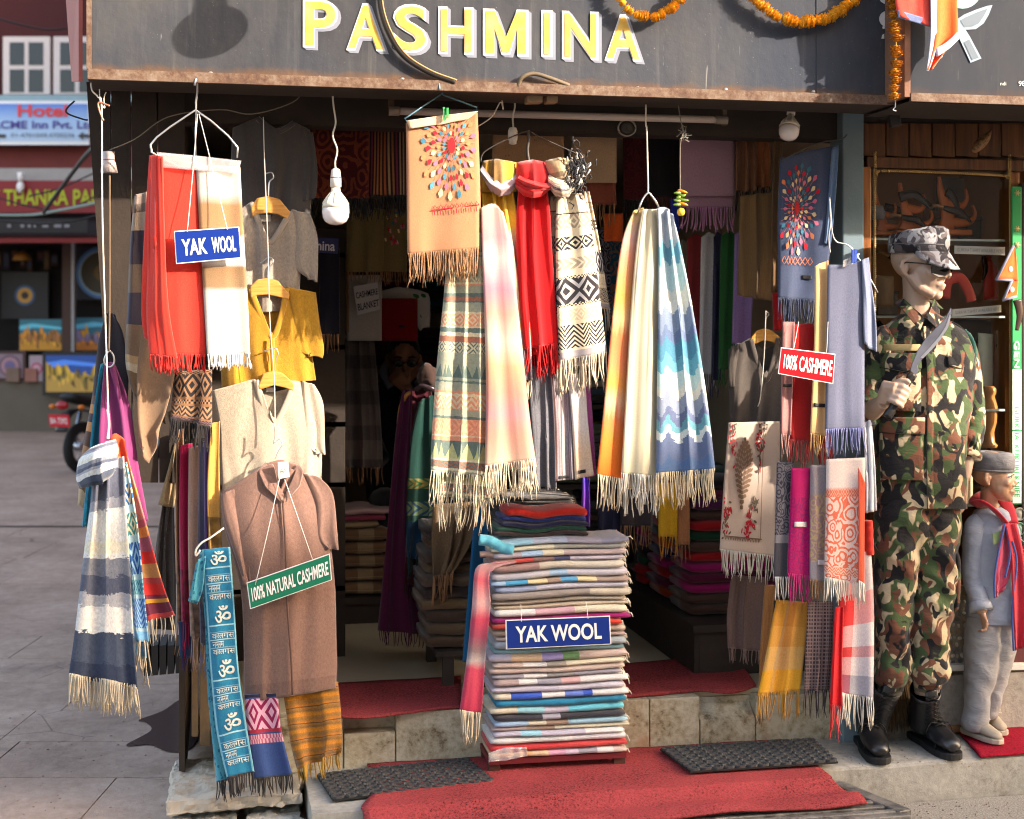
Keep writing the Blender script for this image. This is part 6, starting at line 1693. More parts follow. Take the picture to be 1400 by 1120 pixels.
STK = [  # from the bottom: description, colour bands across the front
 ('peach, pink and grey striped',[(0,C(200,160,120)),(.3,C(200,170,140)),(.42,C(200,150,170)),(.55,C(196,176,190)),(.64,LAVG),(.78,WHI),(.9,PKB)]),
 ('plain glossy red',[(0,C(190,56,60)),(.5,C(196,66,66))]),
 ('plain white',[(0,WHI),(.6,C(200,196,200))]),
 ('lavender, pale blue and white',[(0,LAV),(.2,C(140,190,206)),(.36,LAV),(.7,WHI)]),
 ('cream with a tan end',[(0,MAU),(.25,TAN_),(.45,CRE)]),
 ('pale blue, cream and tan',[(0,LB),(.25,CRE),(.38,TAN_),(.55,C(140,176,192))]),
 ('black with a grey middle',[(0,BLK),(.36,LAVG),(.5,BLK)]),
 ('turquoise and lavender',[(0,CRE),(.2,C(140,190,200)),(.4,LAV),(.58,TURQ)]),
 ('deep teal blue',[(0,TEALB),(.6,C(28,110,140))]),
 ('royal blue and white checked',[(0,CRE),(.12,ROY),(.35,WHI),(.52,C(96,120,190)),(.66,ROY),(.73,WHI)]),
 ('pale lavender',[(0,LAV),(.5,C(184,180,190))]),
 ('grey, pink and white',[(0,MAU),(.18,WHI),(.32,LAVG),(.5,C(196,156,156)),(.64,WHI)]),
 ('grey, white and slate',[(0,LAVG),(.24,WHI),(.42,GRY),(.64,LAVG)]),
 ('plain pinkish beige',[(0,PKB),(.4,C(190,172,162))]),
 ('cream with a taupe middle',[(0,PKB),(.22,WHI),(.4,C(146,138,130)),(.55,CRE)]),
 ('beige with lilac and green bands',[(0,LAV),(.16,C(206,176,146)),(.38,C(150,140,190)),(.53,C(96,136,92)),(.65,PKB)]),
 ('teal grey',[(0,TEA),(.5,C(108,140,148))]),
 ('light blue grey',[(0,C(160,166,174)),(.5,C(150,160,166))]),
 ('pinkish beige edged with tan',[(0,PKB),(.5,MAU)]),
 ('dusty beige',[(0,C(170,152,136)),(.5,C(180,164,148))]),
 ('orange red',[(0,C(170,60,50)),(.6,C(200,56,40))]),
 ('magenta',[(0,C(140,30,96)),(.5,C(150,24,100))]),
 ('white and rose',[(0,WHI),(.3,C(190,150,160)),(.6,CRE)]),
 ('warm beige',[(0,C(176,160,140)),(.5,C(186,170,150))]),
 ('tan grey',[(0,C(150,136,124)),(.5,C(160,148,136))]),
 ('grey tan with cream end',[(0,C(140,130,124)),(.7,C(176,166,150))]),
 ('lavender with a blue grey end',[(0,C(140,150,176)),(.3,C(178,174,186))]),
 ('tan, blue and cream checked',[(0,LB),(.1,C(60,150,190)),(.26,C(206,190,150)),(.4,TAN_),(.5,C(76,150,190)),(.62,C(206,190,150)),(.76,C(150,130,120))]),
 ('pale grey with a blue middle',[(0,C(176,172,178)),(.42,LB),(.55,C(180,176,186))]),
 ('mauve brown and cream',[(0,C(150,120,116)),(.35,C(190,180,164)),(.6,C(186,180,168))]),
 ('red, brown and navy banded',[(0,C(150,110,100)),(.16,C(196,70,64)),(.30,C(130,100,96)),(.46,NAV),(.58,C(170,162,176))]),
 ('pale blue, cream and mauve',[(0,C(160,150,160)),(.2,LB),(.36,CRE),(.52,C(168,150,150))]),
 ('cream and grey',[(0,CRE),(.46,C(146,144,136)),(.7,C(136,136,134))]),
 ('light blue and lavender grey',[(0,C(140,186,206)),(.3,C(160,170,190)),(.55,C(146,140,156)),(.8,C(130,130,150))]),
]
ORD = ['lowest','second','third','fourth','fifth','sixth','seventh','eighth','ninth','tenth','eleventh','twelfth','thirteenth','fourteenth','fifteenth','sixteenth','seventeenth','eighteenth','nineteenth','twentieth']
z0 = STEP_Z + .006 + .053
zt_ = 0.955
hlay = (zt_ - z0) / len(STK)
base_c = PL_ + EX * (SW_ / 2 + .004)
rr = random.Random(12)
hts = [hlay * rr.uniform(.72,1.34) for _ in STK]
sc_ = (zt_ - z0) / sum(hts)
zc = z0
def slump(f):return lambda s:.010 * f * (s - .2) ** 2 * (1 if s > .5 else .6) - .012 * f * max(0,.25 - s) + .004 * f * sin(s * 7 + f * 5)
nst = len(STK)
for k,(desc,cols) in enumerate(STK):
 h = hts[k] * sc_
 m = cloth('folded_%d' % k,(lambda cols:(lambda c:c.bands(c.u + c.noise(120.0,detail=2.0) * .012 - .006,cols)))(cols),heather=.16,grain=300,bump=.6)
 kt = nst - k
 if k < 17:where = '%s in the doorway stack' % (ORD[k] + (' from bottom' if k else ''))
 else:where = '%s in the doorway stack' % ('topmost' if kt == 1 else ORD[kt - 1] + ' from top')
 folded('folded_blanket','%s folded blanket, %s' % (desc,where),base_c + Vector((0,0,zc - PL_.z - .001)) + EX * rr.uniform(-.009,.009) + EY * rr.uniform(-.008,.006),EX,EY,SW_ + rr.uniform(-.008,.026),.22,h * 1.12,m,k + 1,
           'folded blankets in the doorway stack',wav=.009,lower=slump(k / nst),fringe=F_WHITE if k % 3 != 1 or k > 24 else None)
 zc += h
# smaller pile on top
zc += .004
TOPS = [('dark brown',(56,40,40)),('bottle green',(20,72,58)),('dark navy',(24,26,62)),('royal navy blue',(28,44,110)),('scarlet',(196,40,30))]
for k,(nm,colr) in enumerate(TOPS):
 hh = .017 if k < 4 else .030
 folded('folded_shawl','folded %s shawl in the small pile on top of the doorway stack' % nm,PL_ + EX * (.18 + .004 * k) + EY * .05 + Vector((0,0,zc - PL_.z - .001)),EX,EY,.335 - .012 * k,.17,hh * 1.12,pl('topfold_%d' % k,colr,heather=.2,bump=.8),50 + k,'shawls on top of the doorway stack',wav=.012,lower=(lambda s:.006 * sin(s * 9 + 1)))
 zc += hh
# turquoise roll and draped rose shawl at the left of the pile
def roll(name,label,p0,p1,r,m,cat='shawl',seed=0):
 pts_ = smoothpath([p0,(p0 * .66 + p1 * .34) + Vector((0,0,.006)),(p0 * .33 + p1 * .67) + Vector((0,0,-.003)),p1],6)
 V,F = limb(pts_,[(r * (1 + .12 * sin(i * 1.3 + seed)),r * .8) for i in range(len(pts_))],14)
 o = mk(name,V,F,m); return tag(o,label,cat)
roll('rolled_shawl','turquoise rolled shawl at the top left corner of the doorway stack',at(655,738,.16),at(702,752,.14),.024,pl('turquoise_roll',(86,168,190),heather=.2,bump=.8))
roll('rolled_shawl','beige and rose rolled shawl tucked under the turquoise one',at(656,758,.17),at(700,764,.15),.013,pl('beige_roll',(170,140,128),heather=.2))
RS = [(0,C(176,110,120)),(.1,C(190,150,150)),(.22,C(186,84,100)),(.35,C(190,150,150)),(.45,C(180,60,84)),(.55,C(160,70,90)),(.64,C(130,110,112)),(.7,C(170,160,156)),(.745,C(186,66,88)),(1,C(170,46,74))]
sheet('shawl',[[(668,770),(706,768)],[(650,778),(670,782)],[(645,830),(670,830)],[(638,900),(663,900)],[(628,972),(658,976)]],.12,cloth('rose_grey_bands',lambda c:c.bands(c.v + c.noise(50.0,sx=.3) * .03,RS,True),heather=.2),'rose and grey banded shawl draped down the left side of the doorway stack','shawl',folds=.9,amp=.014,fringe=(F_CREAM,44,3.0,.003),seed=121)
plate_sign('hanging_sign','blue YAK WOOL sign tied to the front of the tall blanket stack',[(691,848),(834,842),(836,881),(692,888)],.078,M_BLUES,
           [('YAK WOOL',M_TXTW,.09,.91,.22,.79,.026)],cords=[((712,826,.09),(713,850,.07)),((801,822,.09),(804,846,.07))])
# clear plastic at the foot of the stack
sheet('plastic_bag',[[(668,1030),(690,1022),(720,1022)],[(668,1042),(692,1040),(720,1034)]],.085,film('clear_plastic_white'),'crumpled clear plastic at the lower left of the blanket stack','plastic',folds=3,amp=.006,th=.001)
# ============================================================ MATS AND GRATE
def pile_mat(nm,rgb):
 return mat(nm,lambda c:c.bands(c.noise(125.0,c.obj,3.0,.85) * .74 + c.noise(3.2,c.obj,4.0,.6) * .26,[(.36,C(*[int(q * .32) for q in rgb])),(.47,C(*rgb)),(.7,C(*[min(255,int(q * 1.25)) for q in rgb]))],True),rough=.95,spec=.15,bump=lambda c:(c.noise(220.0,c.obj,3.0,.8),1.0,.01))
M_REDMAT,M_REDMAT2 = pile_mat('red_loop_mat',(172,72,73)),pile_mat('crimson_loop_mat',(176,26,50))
def wsheet(name,grid,m,label=None,cat=None,th=.008,sub=4,jit=.002,parent=None):
 """sheet through a grid of world points, rows front to back"""
 R_ = [smoothpath(r,sub) for r in grid]
 cols = list(zip(*R_))
 cols = [smoothpath(c_,sub) for c_ in cols]
 nx,ny = len(cols),len(cols[0])
 V = []
 for c_ in cols:
  for p in c_:V.append(p + Vector((0,0,jit * mnoise.noise(p * 14))))
 F = [(i * ny + j,(i + 1) * ny + j,(i + 1) * ny + j + 1,i * ny + j + 1) for i in range(nx - 1) for j in range(ny - 1)]
 o = mk(name,V,F,m,parent)
 solid(o,th,-1)
 return tag(o,label,cat)
gx0,gx1 = .50,2.045
zc_ = STEP_Z + .014
rows_ = []
for v_,z_,ex_,wv in ((-.30,.118,.05,.005),(-.25,.128,.045,.01),(-.19,.124,.02,.006),(-.14,.152,.0,.004),(-.115,.158,0,.0),(.05,zc_,0,0),(.2,zc_,0,0),(.325,zc_,0,0)):
 rows_.append([Vector((gx0 + (gx1 + ex_ - gx0) * i / 10 - (.06 if i == 0 and v_ < -.1 else 0),v_,z_ + wv * sin(i * 1.9 + v_ * 20))) for i in range(11)])
wsheet('door_mat',rows_,M_REDMAT,'long red loop pile mat in front of the blanket stack','mat',sub=5)
def matq(name,pts_rows,z,m,label,droop=None):
 grid = [[onz(x,y,z + (dz[0] if dz else 0)) for x,y,*dz in r] for r in pts_rows]
 return wsheet(name,grid,m,label,'mat',sub=5)
matq('door_mat',[[(455,978),(500,980),(537,976),(580,970),(630,965)],[(455,960),(500,960),(540,957),(580,954),(630,950)],[(455,934),(500,931),(540,929),(580,927),(630,924)]],FLZ + .012,M_REDMAT,'red mat at the left of the raised shop floor with a drooping edge')
matq('door_mat',[[(845,952),(900,948),(957,943),(1000,946),(1034,936)],[(845,930),(900,926),(957,920),(995,914),(1012,908,.012)],[(845,908),(900,903),(945,898),(960,893),(978,888,.03)]],FLZ + .012,M_REDMAT,'red mat at the right of the raised shop floor with a curled corner')
matq('door_mat',[[(1340,1033),(1380,1030),(1450,1024),(1520,1018)],[(1318,1008),(1370,1004),(1440,999),(1500,994)],[(1298,985),(1355,982),(1425,978),(1480,974)]],STEP_Z + .013,M_REDMAT2,'crimson mat under the feet of the child mannequin')
o = mk('floor_runner',[onz(x,y,FLZ + .004) for x,y in ((430,808),(497,796),(462,766),(430,770))],[(0,1,2,3)],M_REDMAT,smooth=False); tag(o,'dim red runner on the floor inside the shop at left','mat')
M_RUB = plain('grey_rubber',(66,66,66),.6,.2,30,bs=.3)
M_RUBD = plain('black_rubber_base',(26,26,27),.7)
def rubber_mat(label,cs_,z,nx,ny):
 q = [onz(x,y,z) for x,y in cs_]     # back left, back right, front right, front left
 def g(s,t):return (q[0] * (1 - s) + q[1] * s) * (1 - t) + (q[3] * (1 - s) + q[2] * s) * t
 up = Vector((0,0,1))
 base = mk('rubber_mat',*prism([g(0,0),g(0,1),g(1,1),g(1,0)],up * .006),M_RUBD,smooth=False)
 tag(base,label,'mat','grey rubber mats on the step')
 b = MB()
 for i in range(nx):
  for j in range(ny):
   off = .5 * (j % 2)
   cx,cy = (i + .5) / nx,(j + .5) / ny
   n = 8; V = []
   for ring,(r,h) in enumerate(((.5,.006),(.5,.013),(.30,.013),(.27,.0062))):
    for k in range(n):
     a = 2 * pi * (k + .5) / n
     m_ = 1 / max(abs(cos(a)),abs(sin(a))) if ring < 2 else 1.0
     V.append(g(cx + cos(a) * r * m_ / nx * .98,cy + sin(a) * r * m_ / ny * .98) + up * h)
   F = [(r_ * n + k,r_ * n + (k + 1) % n,(r_ + 1) * n + (k + 1) % n,(r_ + 1) * n + k) for r_ in range(3) for k in range(n)]
   b.add((V,F))
   kc = g(cx + .5 / nx,cy) + up * .013
   if i < nx - 1:b.add(ball(kc,.006,.006,.006,7,5))
 c_ = b.build('ring_grid',M_RUB,base,smooth=False); c_['kind'] = 'stuff'
 return base
rubber_mat('grey rubber ring mat at the left of the blanket stack',[(433,1062),(640,1040),(676,1071),(455,1096)],STEP_Z + .006,13,7)
rubber_mat('grey rubber ring mat at the right beside the soldier mannequin boots',[(902,1026),(1112,1013),(1146,1044),(944,1057)],STEP_Z + .024,13,7)
gr = thing('drain_grate','worn iron drain grate sticking out from under the red mat','grate',Vector((1.7,-.2,.0)))
M_IRON = mat('worn_iron',lambda c:c.bands(c.noise(18.0,c.obj,5.0,.7),[(.35,C(84,80,76)),(.55,C(132,130,124)),(.7,C(156,150,140))],True),rough=.5,metal=.4,bump=lambda c:(c.noise(70.0,c.obj,4.0),.3,.003))
gX0,gX1 = 1.0,2.21
for k in range(7):
 v_ = -.33 + k * .05
 sl = (k / 6) * -.10
 bevel(mk('bar',*box(gX0,gX1 - .03 + sl,v_ - .012,v_ + .012,.074,.099),M_IRON,gr,smooth=False),.004)
e0,e1 = Vector((gX1,-.345,.086)),Vector((gX1 - .10,-.015,.086))
dd = (e1 - e0).normalized()
bevel(mk('end_bar',*obox((e0 + e1) / 2,dd * ((e1 - e0).length / 2),Vector((dd.y,-dd.x,0)) * .026,Vector((0,0,.0145))),M_IRON,gr,smooth=False),.004)
bevel(mk('front_bar',*box(gX0,gX1,-.385,-.35,.06,.098),M_IRON,gr,smooth=False),.004)
for x in (1.35,1.72):
 mk('cross_bar',*obox(Vector((x,-.18,.082)),Vector((.10,-.16,0)),Vector((.012,.008,0)),Vector((0,0,.006))),M_IRON,gr,smooth=False)
mk('frame_wall',*box(gX0,gX1 - .02,-.38,-.02,.0,.03),M_JOINT,gr,smooth=False)
# ============================================================ RIGHT CLUSTER
M_NVY = pl('slate_navy_wool',(66,76,100),heather=.2)
Q_ = sheet('shawl',[[(1067,216),(1105,206),(1147,198)],[(1064,300),(1140,300)],[(1064,408),(1114,412),(1127,400)]],.22,M_NVY,'slate navy shawl embroidered with a sunburst of petals, upper right','shawl',folds=1.3,amp=.012,fringe=(pl('fringe_slate',(46,56,80)),36,2.6,.0026),seed=131)
TH2 = [pl('thread_red2',(170,34,40)),MATS['thread_orange'],MATS['thread_crimson'],MATS['thread_cream'],MATS['thread_teal'],MATS['thread_pink'],MATS['thread_stem']]
petals(Q_,(.33,.40),.015,.105,1.5,TH2,18,5,size=1.5,smax=.74)
b = MB()
for k in range(7):
 b.add(stroke(Q_,[(.06 + k * .08,.72),(.10 + k * .08,.695),(.14 + k * .08,.72),(.10 + k * .08,.74),(.06 + k * .08,.72)],.0016,None))
b.build('border_stitching',TH2[1],Q_)['kind'] = 'stuff'
label(Q_,.46,.62,.80,.825)
sheet('side_fold',[[(1138,204),(1147,198)],[(1133,260),(1142,262)],[(1127,330),(1133,335)]],.205,pl('bright_slate',(86,110,142)),parent=Q_,folds=1,amp=.008)
wire('dark hanger wire at the top of the slate navy shawl',[(1064,222),(1090,208),(1118,196),(1150,190),(1158,184)],.2,.0026,M_DSTEEL,'hanger','wire_hanger')
def tier(nm,cat,lab,rows,v,m,fr,folds=1.0,amp=.010,seed=0,**k):return sheet(nm,rows,v,m,lab,cat,folds=folds,amp=amp,fringe=fr,seed=seed,**k)
R1 = tier('scarf','scarf','dusty pink scarf behind the red 100% sign',[[(1070,440),(1086,440)],[(1067,595),(1080,595)]],.02,pl('dusty_pink',(150,104,100)),(plain('fr_dp',(150,110,104),.9),34,2.4),seed=141)
R2 = tier('scarf','scarf','deep red scarf hanging under the slate navy shawl',[[(1084,444),(1112,442)],[(1080,602),(1138,606)]],.035,pl('deep_red',(150,22,22)),(pl('fr_dr',(124,20,20)),36,2.4),seed=142)
R3 = tier('scarf','scarf','pale peach scarf beside the blue grey one',[[(1114,364),(1132,356)],[(1113,470),(1131,470)],[(1108,594),(1128,596)]],.0,pl('pale_peach',(214,168,116),heather=.08),(pl('fr_pp',(206,160,100)),30,2.4),seed=143)
R4 = tier('shawl','shawl','blue grey wool shawl lit at the right of the peach scarf',[[(1132,362),(1160,362),(1184,354)],[(1130,470),(1182,470)],[(1128,588),(1182,586)]],-.02,pl('blue_grey_wool',(92,96,116),heather=.2),(pl('fr_bg',(106,110,150)),38,2.4),folds=1.4,amp=.008,seed=144)
sheet('side_fold',[[(1178,356),(1188,352)],[(1180,420),(1196,440)],[(1182,470),(1197,481)]],-.03,pl('blue_grey_lit',(110,118,140),heather=.2),parent=R4,folds=1,amp=.01)  # sunlit fold, painted as a lighter copy of the shawl wool
gp = thing('clothes_peg','blue plastic clothes peg on top of the blue grey shawl','clothes peg',at(1167,356,-.045))
for dx in (0,4):
 mk('jaw',*prism([at(1164 + dx,341,-.04),at(1167 + dx,341,-.04),at(1167 + dx * .6,360,-.04),at(1164 + dx * .6,360,-.04)],Vector((0,-.008,0))),plain('peg_blue',(30,66,150),.4),gp,smooth=False)
sheet('plastic_fold',[[(1153,356),(1176,346)],[(1152,366),(1168,360)]],-.035,MATS['clear_plastic_white'],parent=R4,th=.001,amp=.004,folds=2)
label(R1,.1,.9,.55,.575); label(R3,.1,.95,.78,.80)
o = wire('wire frame hook on the pillar above the blue grey shawl',[(1135,346),(1133,326),(1136,300),(1134,270),(1140,326),(1165,340),(1200,400)],-.0,.0024,M_STEEL,'hook','wire_hook')
plate_sign('hanging_sign','red 100% CASHMERE sign hanging on the right hand scarves',[(1068,475),(1142,484),(1139,525),(1064,511)],-.06,plain('sign_scarlet',(172,14,26),.3,.04),
           [('100% CASHMERE',M_TXTW,.07,.96,.23,.77,.022)],cords=[((1092,440,.0),(1085,477,-.06)),((1132,440,-.04),(1130,483,-.06))])
def damask(bgc,fg,sc=36.0,lo=.0,hi=1.0):
 def fn(c):
  d = c.vor(sc) ; n = c.noise(sc * .8,detail=2.0,dist=1.2)
  msk = ((d * 3.2 + n * 1.6).fr() > .55) * c.within(c.v,lo,hi)
  return c.mix(msk,bgc,fg)
 return fn
S1 = tier('scarf','scarf','grey damask scarf with a plain dark grey end',[[(1062,632),(1086,632)],[(1060,720),(1081,720)],[(1058,790),(1078,790)]],.045,cloth('grey_damask',lambda c:c.rows(damask(C(104,100,106),C(54,52,60))(c),[(.62,.68,C(120,116,120),C(120,116,120),None,1),(.68,1,C(66,64,70),C(66,64,70),None,1)])),(F_WHITE,34,2.6),seed=151)
S2 = tier('scarf','scarf','magenta scarf with a faint woven pattern',[[(1082,640),(1108,640)],[(1079,720),(1106,720)],[(1077,785),(1106,788)]],.03,cloth('magenta_damask',damask(C(160,8,84),C(130,16,84),34,.3,.95)),(pl('fr_mag',(170,20,100)),40,2.4),seed=152)
S3 = tier('scarf','scarf','grey scarf with gold and mauve paisley between magenta and coral',[[(1108,636),(1130,636)],[(1107,720),(1130,720)],[(1107,794),(1129,796)]],.02,cloth('grey_gold_paisley',lambda c:c.mix(c.within(c.v,.28,.8),C(140,130,134),damask(C(150,120,120),C(170,146,110),30)(c))),(F_TAN,26,2.6),seed=153)
S4 = tier('shawl','shawl','white shawl with a wide coral paisley end',[[(1130,628),(1183,626)],[(1129,700),(1182,700)],[(1127,790),(1181,800)]],.0,cloth('coral_paisley',lambda c:c.mix((c.v - .26).mx(0.) * 40.,C(206,190,184),c.rows(damask(C(206,180,170),C(206,100,76),24)(c),[(.26,.33,C(206,100,74),C(210,150,130),'diamond',8),(.86,.92,C(206,110,86),C(210,170,150),'zig',8)]))),(F_WHITE,34,2.6),folds=1.3,amp=.008,seed=154)
sheet('side_stripe',[[(1174,640),(1183,660)],[(1174,720),(1182,720)],[(1174,795),(1182,800)]],-.012,pl('coral_edge',(206,84,56)),parent=S4,folds=.6,amp=.004,fringe=(F_WHITE,28,2.6))
label(S2,.2,.85,.5,.55,m=plain('label_pale',(206,196,196),.6)); label(S3,.55,1.0,.78,.82,m=MATS['label_pale'])
sheet('scarf',[[(1181,580),(1188,574),(1190,580)],[(1183,640),(1195,640)],[(1184,702),(1197,698)]],.01,pl('silver_white',(196,198,204),heather=.06),'folded silver white scarf next to the soldier mannequin sleeve','scarf',folds=2,amp=.014,seed=155)
tier('scarf','scarf','mustard and ochre checked scarf low at the right of the doorway',[[(1062,820),(1108,824)],[(1050,880),(1102,880)],[(1036,950),(1094,944)]],.07,cloth('mustard_check',lambda c:c.mix(.5,c.bands(c.u,[(0,C(196,140,40)),(.3,C(160,120,80)),(.36,C(176,110,40)),(.62,C(190,136,50))]),c.bands(c.v,[(0,C(150,96,40)),(.3,C(170,120,60)),(.5,C(180,150,100)),(.72,C(206,150,30))])),heather=.16),(pl('fr_must',(176,124,40)),38,2.6),folds=2.2,amp=.016,seed=156)
tier('scarf','scarf','fine brown and cream checked scarf low beside the red plaid',[[(1104,822),(1140,822)],[(1102,880),(1139,880)],[(1100,945),(1134,944)]],.05,cloth('brown_small_check',lambda c:c.mix(((c.u * 14.).fr() > .62).mx((c.v * 26.).fr() > .62),C(58,42,44),C(120,100,96))),(pl('fr_bsc',(50,38,40)),36,2.4),folds=2.6,amp=.014,seed=157)
PLD = cloth('red_grey_plaid',lambda c:c.mix(.55,c.bands(c.u,[(0,C(196,24,30)),(.38,C(186,40,44)),(.46,C(190,180,180)),(.5,C(196,190,192))]),c.bands(c.v,[(0,C(190,170,170)),(.3,C(206,56,56)),(.5,C(196,186,186)),(.64,C(180,60,60)),(.7,C(190,182,184)),(.82,C(96,106,128))])),heather=.2)
tier('shawl','shawl','red grey and white plaid shawl beside the soldier mannequin leg',[[(1150,764),(1191,752)],[(1145,850),(1195,840)],[(1138,946),(1194,956)]],.03,PLD,(F_WHITE,46,2.8),folds=1.3,amp=.014,seed=158)
sheet('shawl',[[(1142,830),(1152,830)],[(1138,900),(1150,900)],[(1134,964),(1150,966)]],.01,pl('bright_red_edge',(190,16,24)),'bright red edge of a shawl left of the red plaid','shawl',folds=1,amp=.01,fringe=(MATS['fringe_red'],46,2.6),seed=159)
roll('rolled_shawl','scarlet bundle peeping out above the plaid shawl',at(1186,712,.04),at(1188,758,.04),.022,M_SCAR)
tier('scarf','scarf','tan scarf end left of the mustard check',[[(1046,800),(1060,800)],[(1040,880),(1052,880)],[(1036,955),(1046,955)]],.26,pl('tan_end',(150,104,60)),(pl('fr_tan',(120,84,50)),40,2.6),seed=160)
sheet('shawl',[[(1000,786),(1050,790)],[(994,840),(1050,840)],[(995,886),(1044,892)]],.4,pl('mauve_taupe',(104,84,78),heather=.2),'mauve taupe shawl hanging below the white embroidered shawl','shawl',folds=2.6,amp=.02,fringe=(pl('fr_mt',(130,106,96)),20),seed=161)
# white shawl with embroidered panel
S_ = sheet('shawl',[[(996,578),(1066,576)],[(990,660),(1066,660)],[(984,752),(1064,762)]],.30,cloth('ecru_wool',lambda c:c.rgb(C(196,176,160)),heather=.06),'ecru shawl with an embroidered leafy panel right of the doorway','shawl',folds=1.2,amp=.008,fringe=(F_WHITE,38,2.6),seed=171)
def leafy(cx,cy,w,h,m,sides=5):
 P,wm,hm = SURF[S_.name]; b = MB()
 def blob(x,y,r,a):
  q = []
  for k in range(8):
   t = 2 * pi * k / 8
   ex_,ey_ = r * cos(t),r * .42 * sin(t)
   s_ = cx + (x + ex_ * cos(a) - ey_ * sin(a)); t_ = cy + (y + ex_ * sin(a) + ey_ * cos(a)) * .75
   q.append(P(min(max(s_,.01),.99),min(max(t_,.01),.99)) + Vector((0,-.0045,0)))
  b.add((q,[tuple(range(7,-1,-1))]))
 for j in range(15):
  f = j / 14; ww = w * (sin(pi * min(1,f * 1.05)) ** .8) * (1 - .25 * f)
  for i in range(1,sides + 1):
   for sg in (-1,1):
    x = sg * ww * i / sides
    blob(x,(f - .5) * h - .05 * abs(x) / w + .012 * (i % 2),.030,sg * (-.9 + .8 * f))
  blob(0,(f - .5) * h,.022,pi / 2)
 o = b.build('embroidered_panel',m,S_); o['kind'] = 'stuff'
leafy(.34,.40,.17,.62,pl('thread_taupe',(128,100,80)))
def sprig(cx,cy,n,m,seed):
 P = SURF[S_.name][0]; b = MB(); r = random.Random(seed)
 for k in range(n):
  x,y,a = r.gauss(cx,.04),r.gauss(cy,.06),r.uniform(0,pi)
  q = [P(min(max(x + .028 * cos(t) * cos(a) - .011 * sin(t) * sin(a),.01),.99),min(max(y + (.028 * cos(t) * sin(a) + .011 * sin(t) * cos(a)) * .8,.01),.99)) + Vector((0,-.0045,0)) for t in [2 * pi * i / 7 for i in range(7)]]
  b.add((q,[tuple(range(6,-1,-1))]))
 o = b.build('embroidered_sprig',m,S_); o['kind'] = 'stuff'
for i,(x,y) in enumerate(((.10,.10),(.10,.18),(.64,.08),(.62,.18),(.62,.28),(.06,.68),(.08,.76),(.50,.72),(.56,.62),(.46,.80))):
 sprig(x,y,16,THREADS[4] if i % 2 else pl('thread_moss',(96,84,70)),i)
b = MB()
for k in range(14):b.add(stroke(S_,[(.06 + k * .045,.845),(.075 + k * .045,.875),(.09 + k * .045,.845)],.0018,None))
b.add(stroke(S_,[(.05,.845),(.70,.845)],.0022,None)); b.add(stroke(S_,[(.68,.0),(.68,.845)],.0012,None))
b.build('border_stitching',MATS['thread_taupe'],S_)['kind'] = 'stuff'
K_VEST = knitmat('grey_brown_knit',(84,76,70),.14); K_BR2 = cloth('warm_brown_knit',lambda c:c.mix((c.u * 26.).fr() * .3,C(128,98,64),C(92,68,44)),heather=.16,knit=True,bump=.7)
sweater('knitted_vest','grey brown V-neck vest on a wooden hanger right of the doorway',[(996,478),(1027,462),(1047,520),(1064,460),(1078,462)],[[(996,520),(1076,520)]],[(998,582),(1072,580)],.42,K_VEST,neck=[(1027,464),(1034,490),(1047,521),(1058,490),(1064,462)],
  sleeves=[[[(1000,474),(1022,466)],[(996,500),(1020,500)],[(996,530),(1018,526)]]],back=[(1028,470),(1046,478),(1064,470)],seed=181,cat='vest')
wood_hanger('wooden hanger inside the grey brown vest right of the doorway',[(1027,462),(1035,452),(1046,449),(1056,452),(1068,462),(1066,472),(1054,467),(1044,466),(1034,470),(1028,472)],.40,[(1046,450),(1047,436),(1051,430),(1046,425)])
sheet('sweater',[[(1012,268),(1060,262)],[(1010,330),(1062,330)],[(1008,404),(1058,412)]],.5,K_BR2,'warm brown ribbed sweater hanging left of the slate navy shawl','sweater',folds=2.5,amp=.014,bulge=.02,th=.01,seed=183)
wire('thin cord with a loop in front of the grey brown vest',[(1047,425),(1045,480),(1040,540),(1036,556)],.38,.0018,M_WCORD,'cord')
sheet('scarf',[[(1058,190),(1068,190)],[(1056,300),(1066,300)],[(1054,400),(1064,400)]],.42,pl('shade_brown',(104,76,50)),'narrow brown scarf edge hanging left of the slate navy shawl','scarf',folds=1,amp=.012,seed=184)
roll('red_bag','red bag edge showing below the warm brown sweater',at(1062,400,.4),at(1064,452,.4),.022,pl('red_bag',(160,20,26)),'bag')
# ============================================================ INSIDE THE SHOP
def hang(lab,rows,v,m,fr=None,nm='scarf',cat='scarf',folds=1.6,amp=.014,**k):return sheet(nm,rows,v,m,lab,cat,folds=folds,amp=amp,fringe=fr,**k)
def quadr(x0,y0,x1,y1,dx=0):return [[(x0,y0),(x1,y0)],[(x0 + dx,(y0 + y1) / 2),(x1 + dx,(y0 + y1) / 2)],[(x0 + dx,y1),(x1 + dx,y1)]]
FB = MATS['fringe_black']
hang('dark red paisley shawl hanging under the lintel left of the bulb',quadr(402,160,504,272),.60,cloth('dark_paisley',damask(C(74,20,24),C(116,54,34),14)),(FB,30),'shawl','shawl',1.2)
MS = []
rr = random.Random(4)
for k in range(16):MS += [(k / 16,C(46,24,30)),(k / 16 + .028,[C(150,96,58),C(120,50,80),C(156,130,100),C(160,84,50)][rr.randrange(4)])]
hang('dark shawl with thin orange pink stripes and black fringe behind the bulb',quadr(482,158,557,268),.64,cloth('multi_thin_stripes',lambda c:c.bands(c.u,MS)),(FB,34,2.2),'shawl','shawl',1.0)
hang('khaki shawl inside the doorway above the white notice',quadr(474,285,524,372),1.2,pl('khaki_wool',(122,106,66)),(F_TAN,14),'shawl','shawl',2)
kh = hang('khaki shawl with coloured embroidery dots inside the doorway',quadr(518,285,556,372),1.25,pl('khaki_wool2',(116,100,62)),(F_TAN,20),'shawl','shawl',1)
b = MB(); rr = random.Random(3)
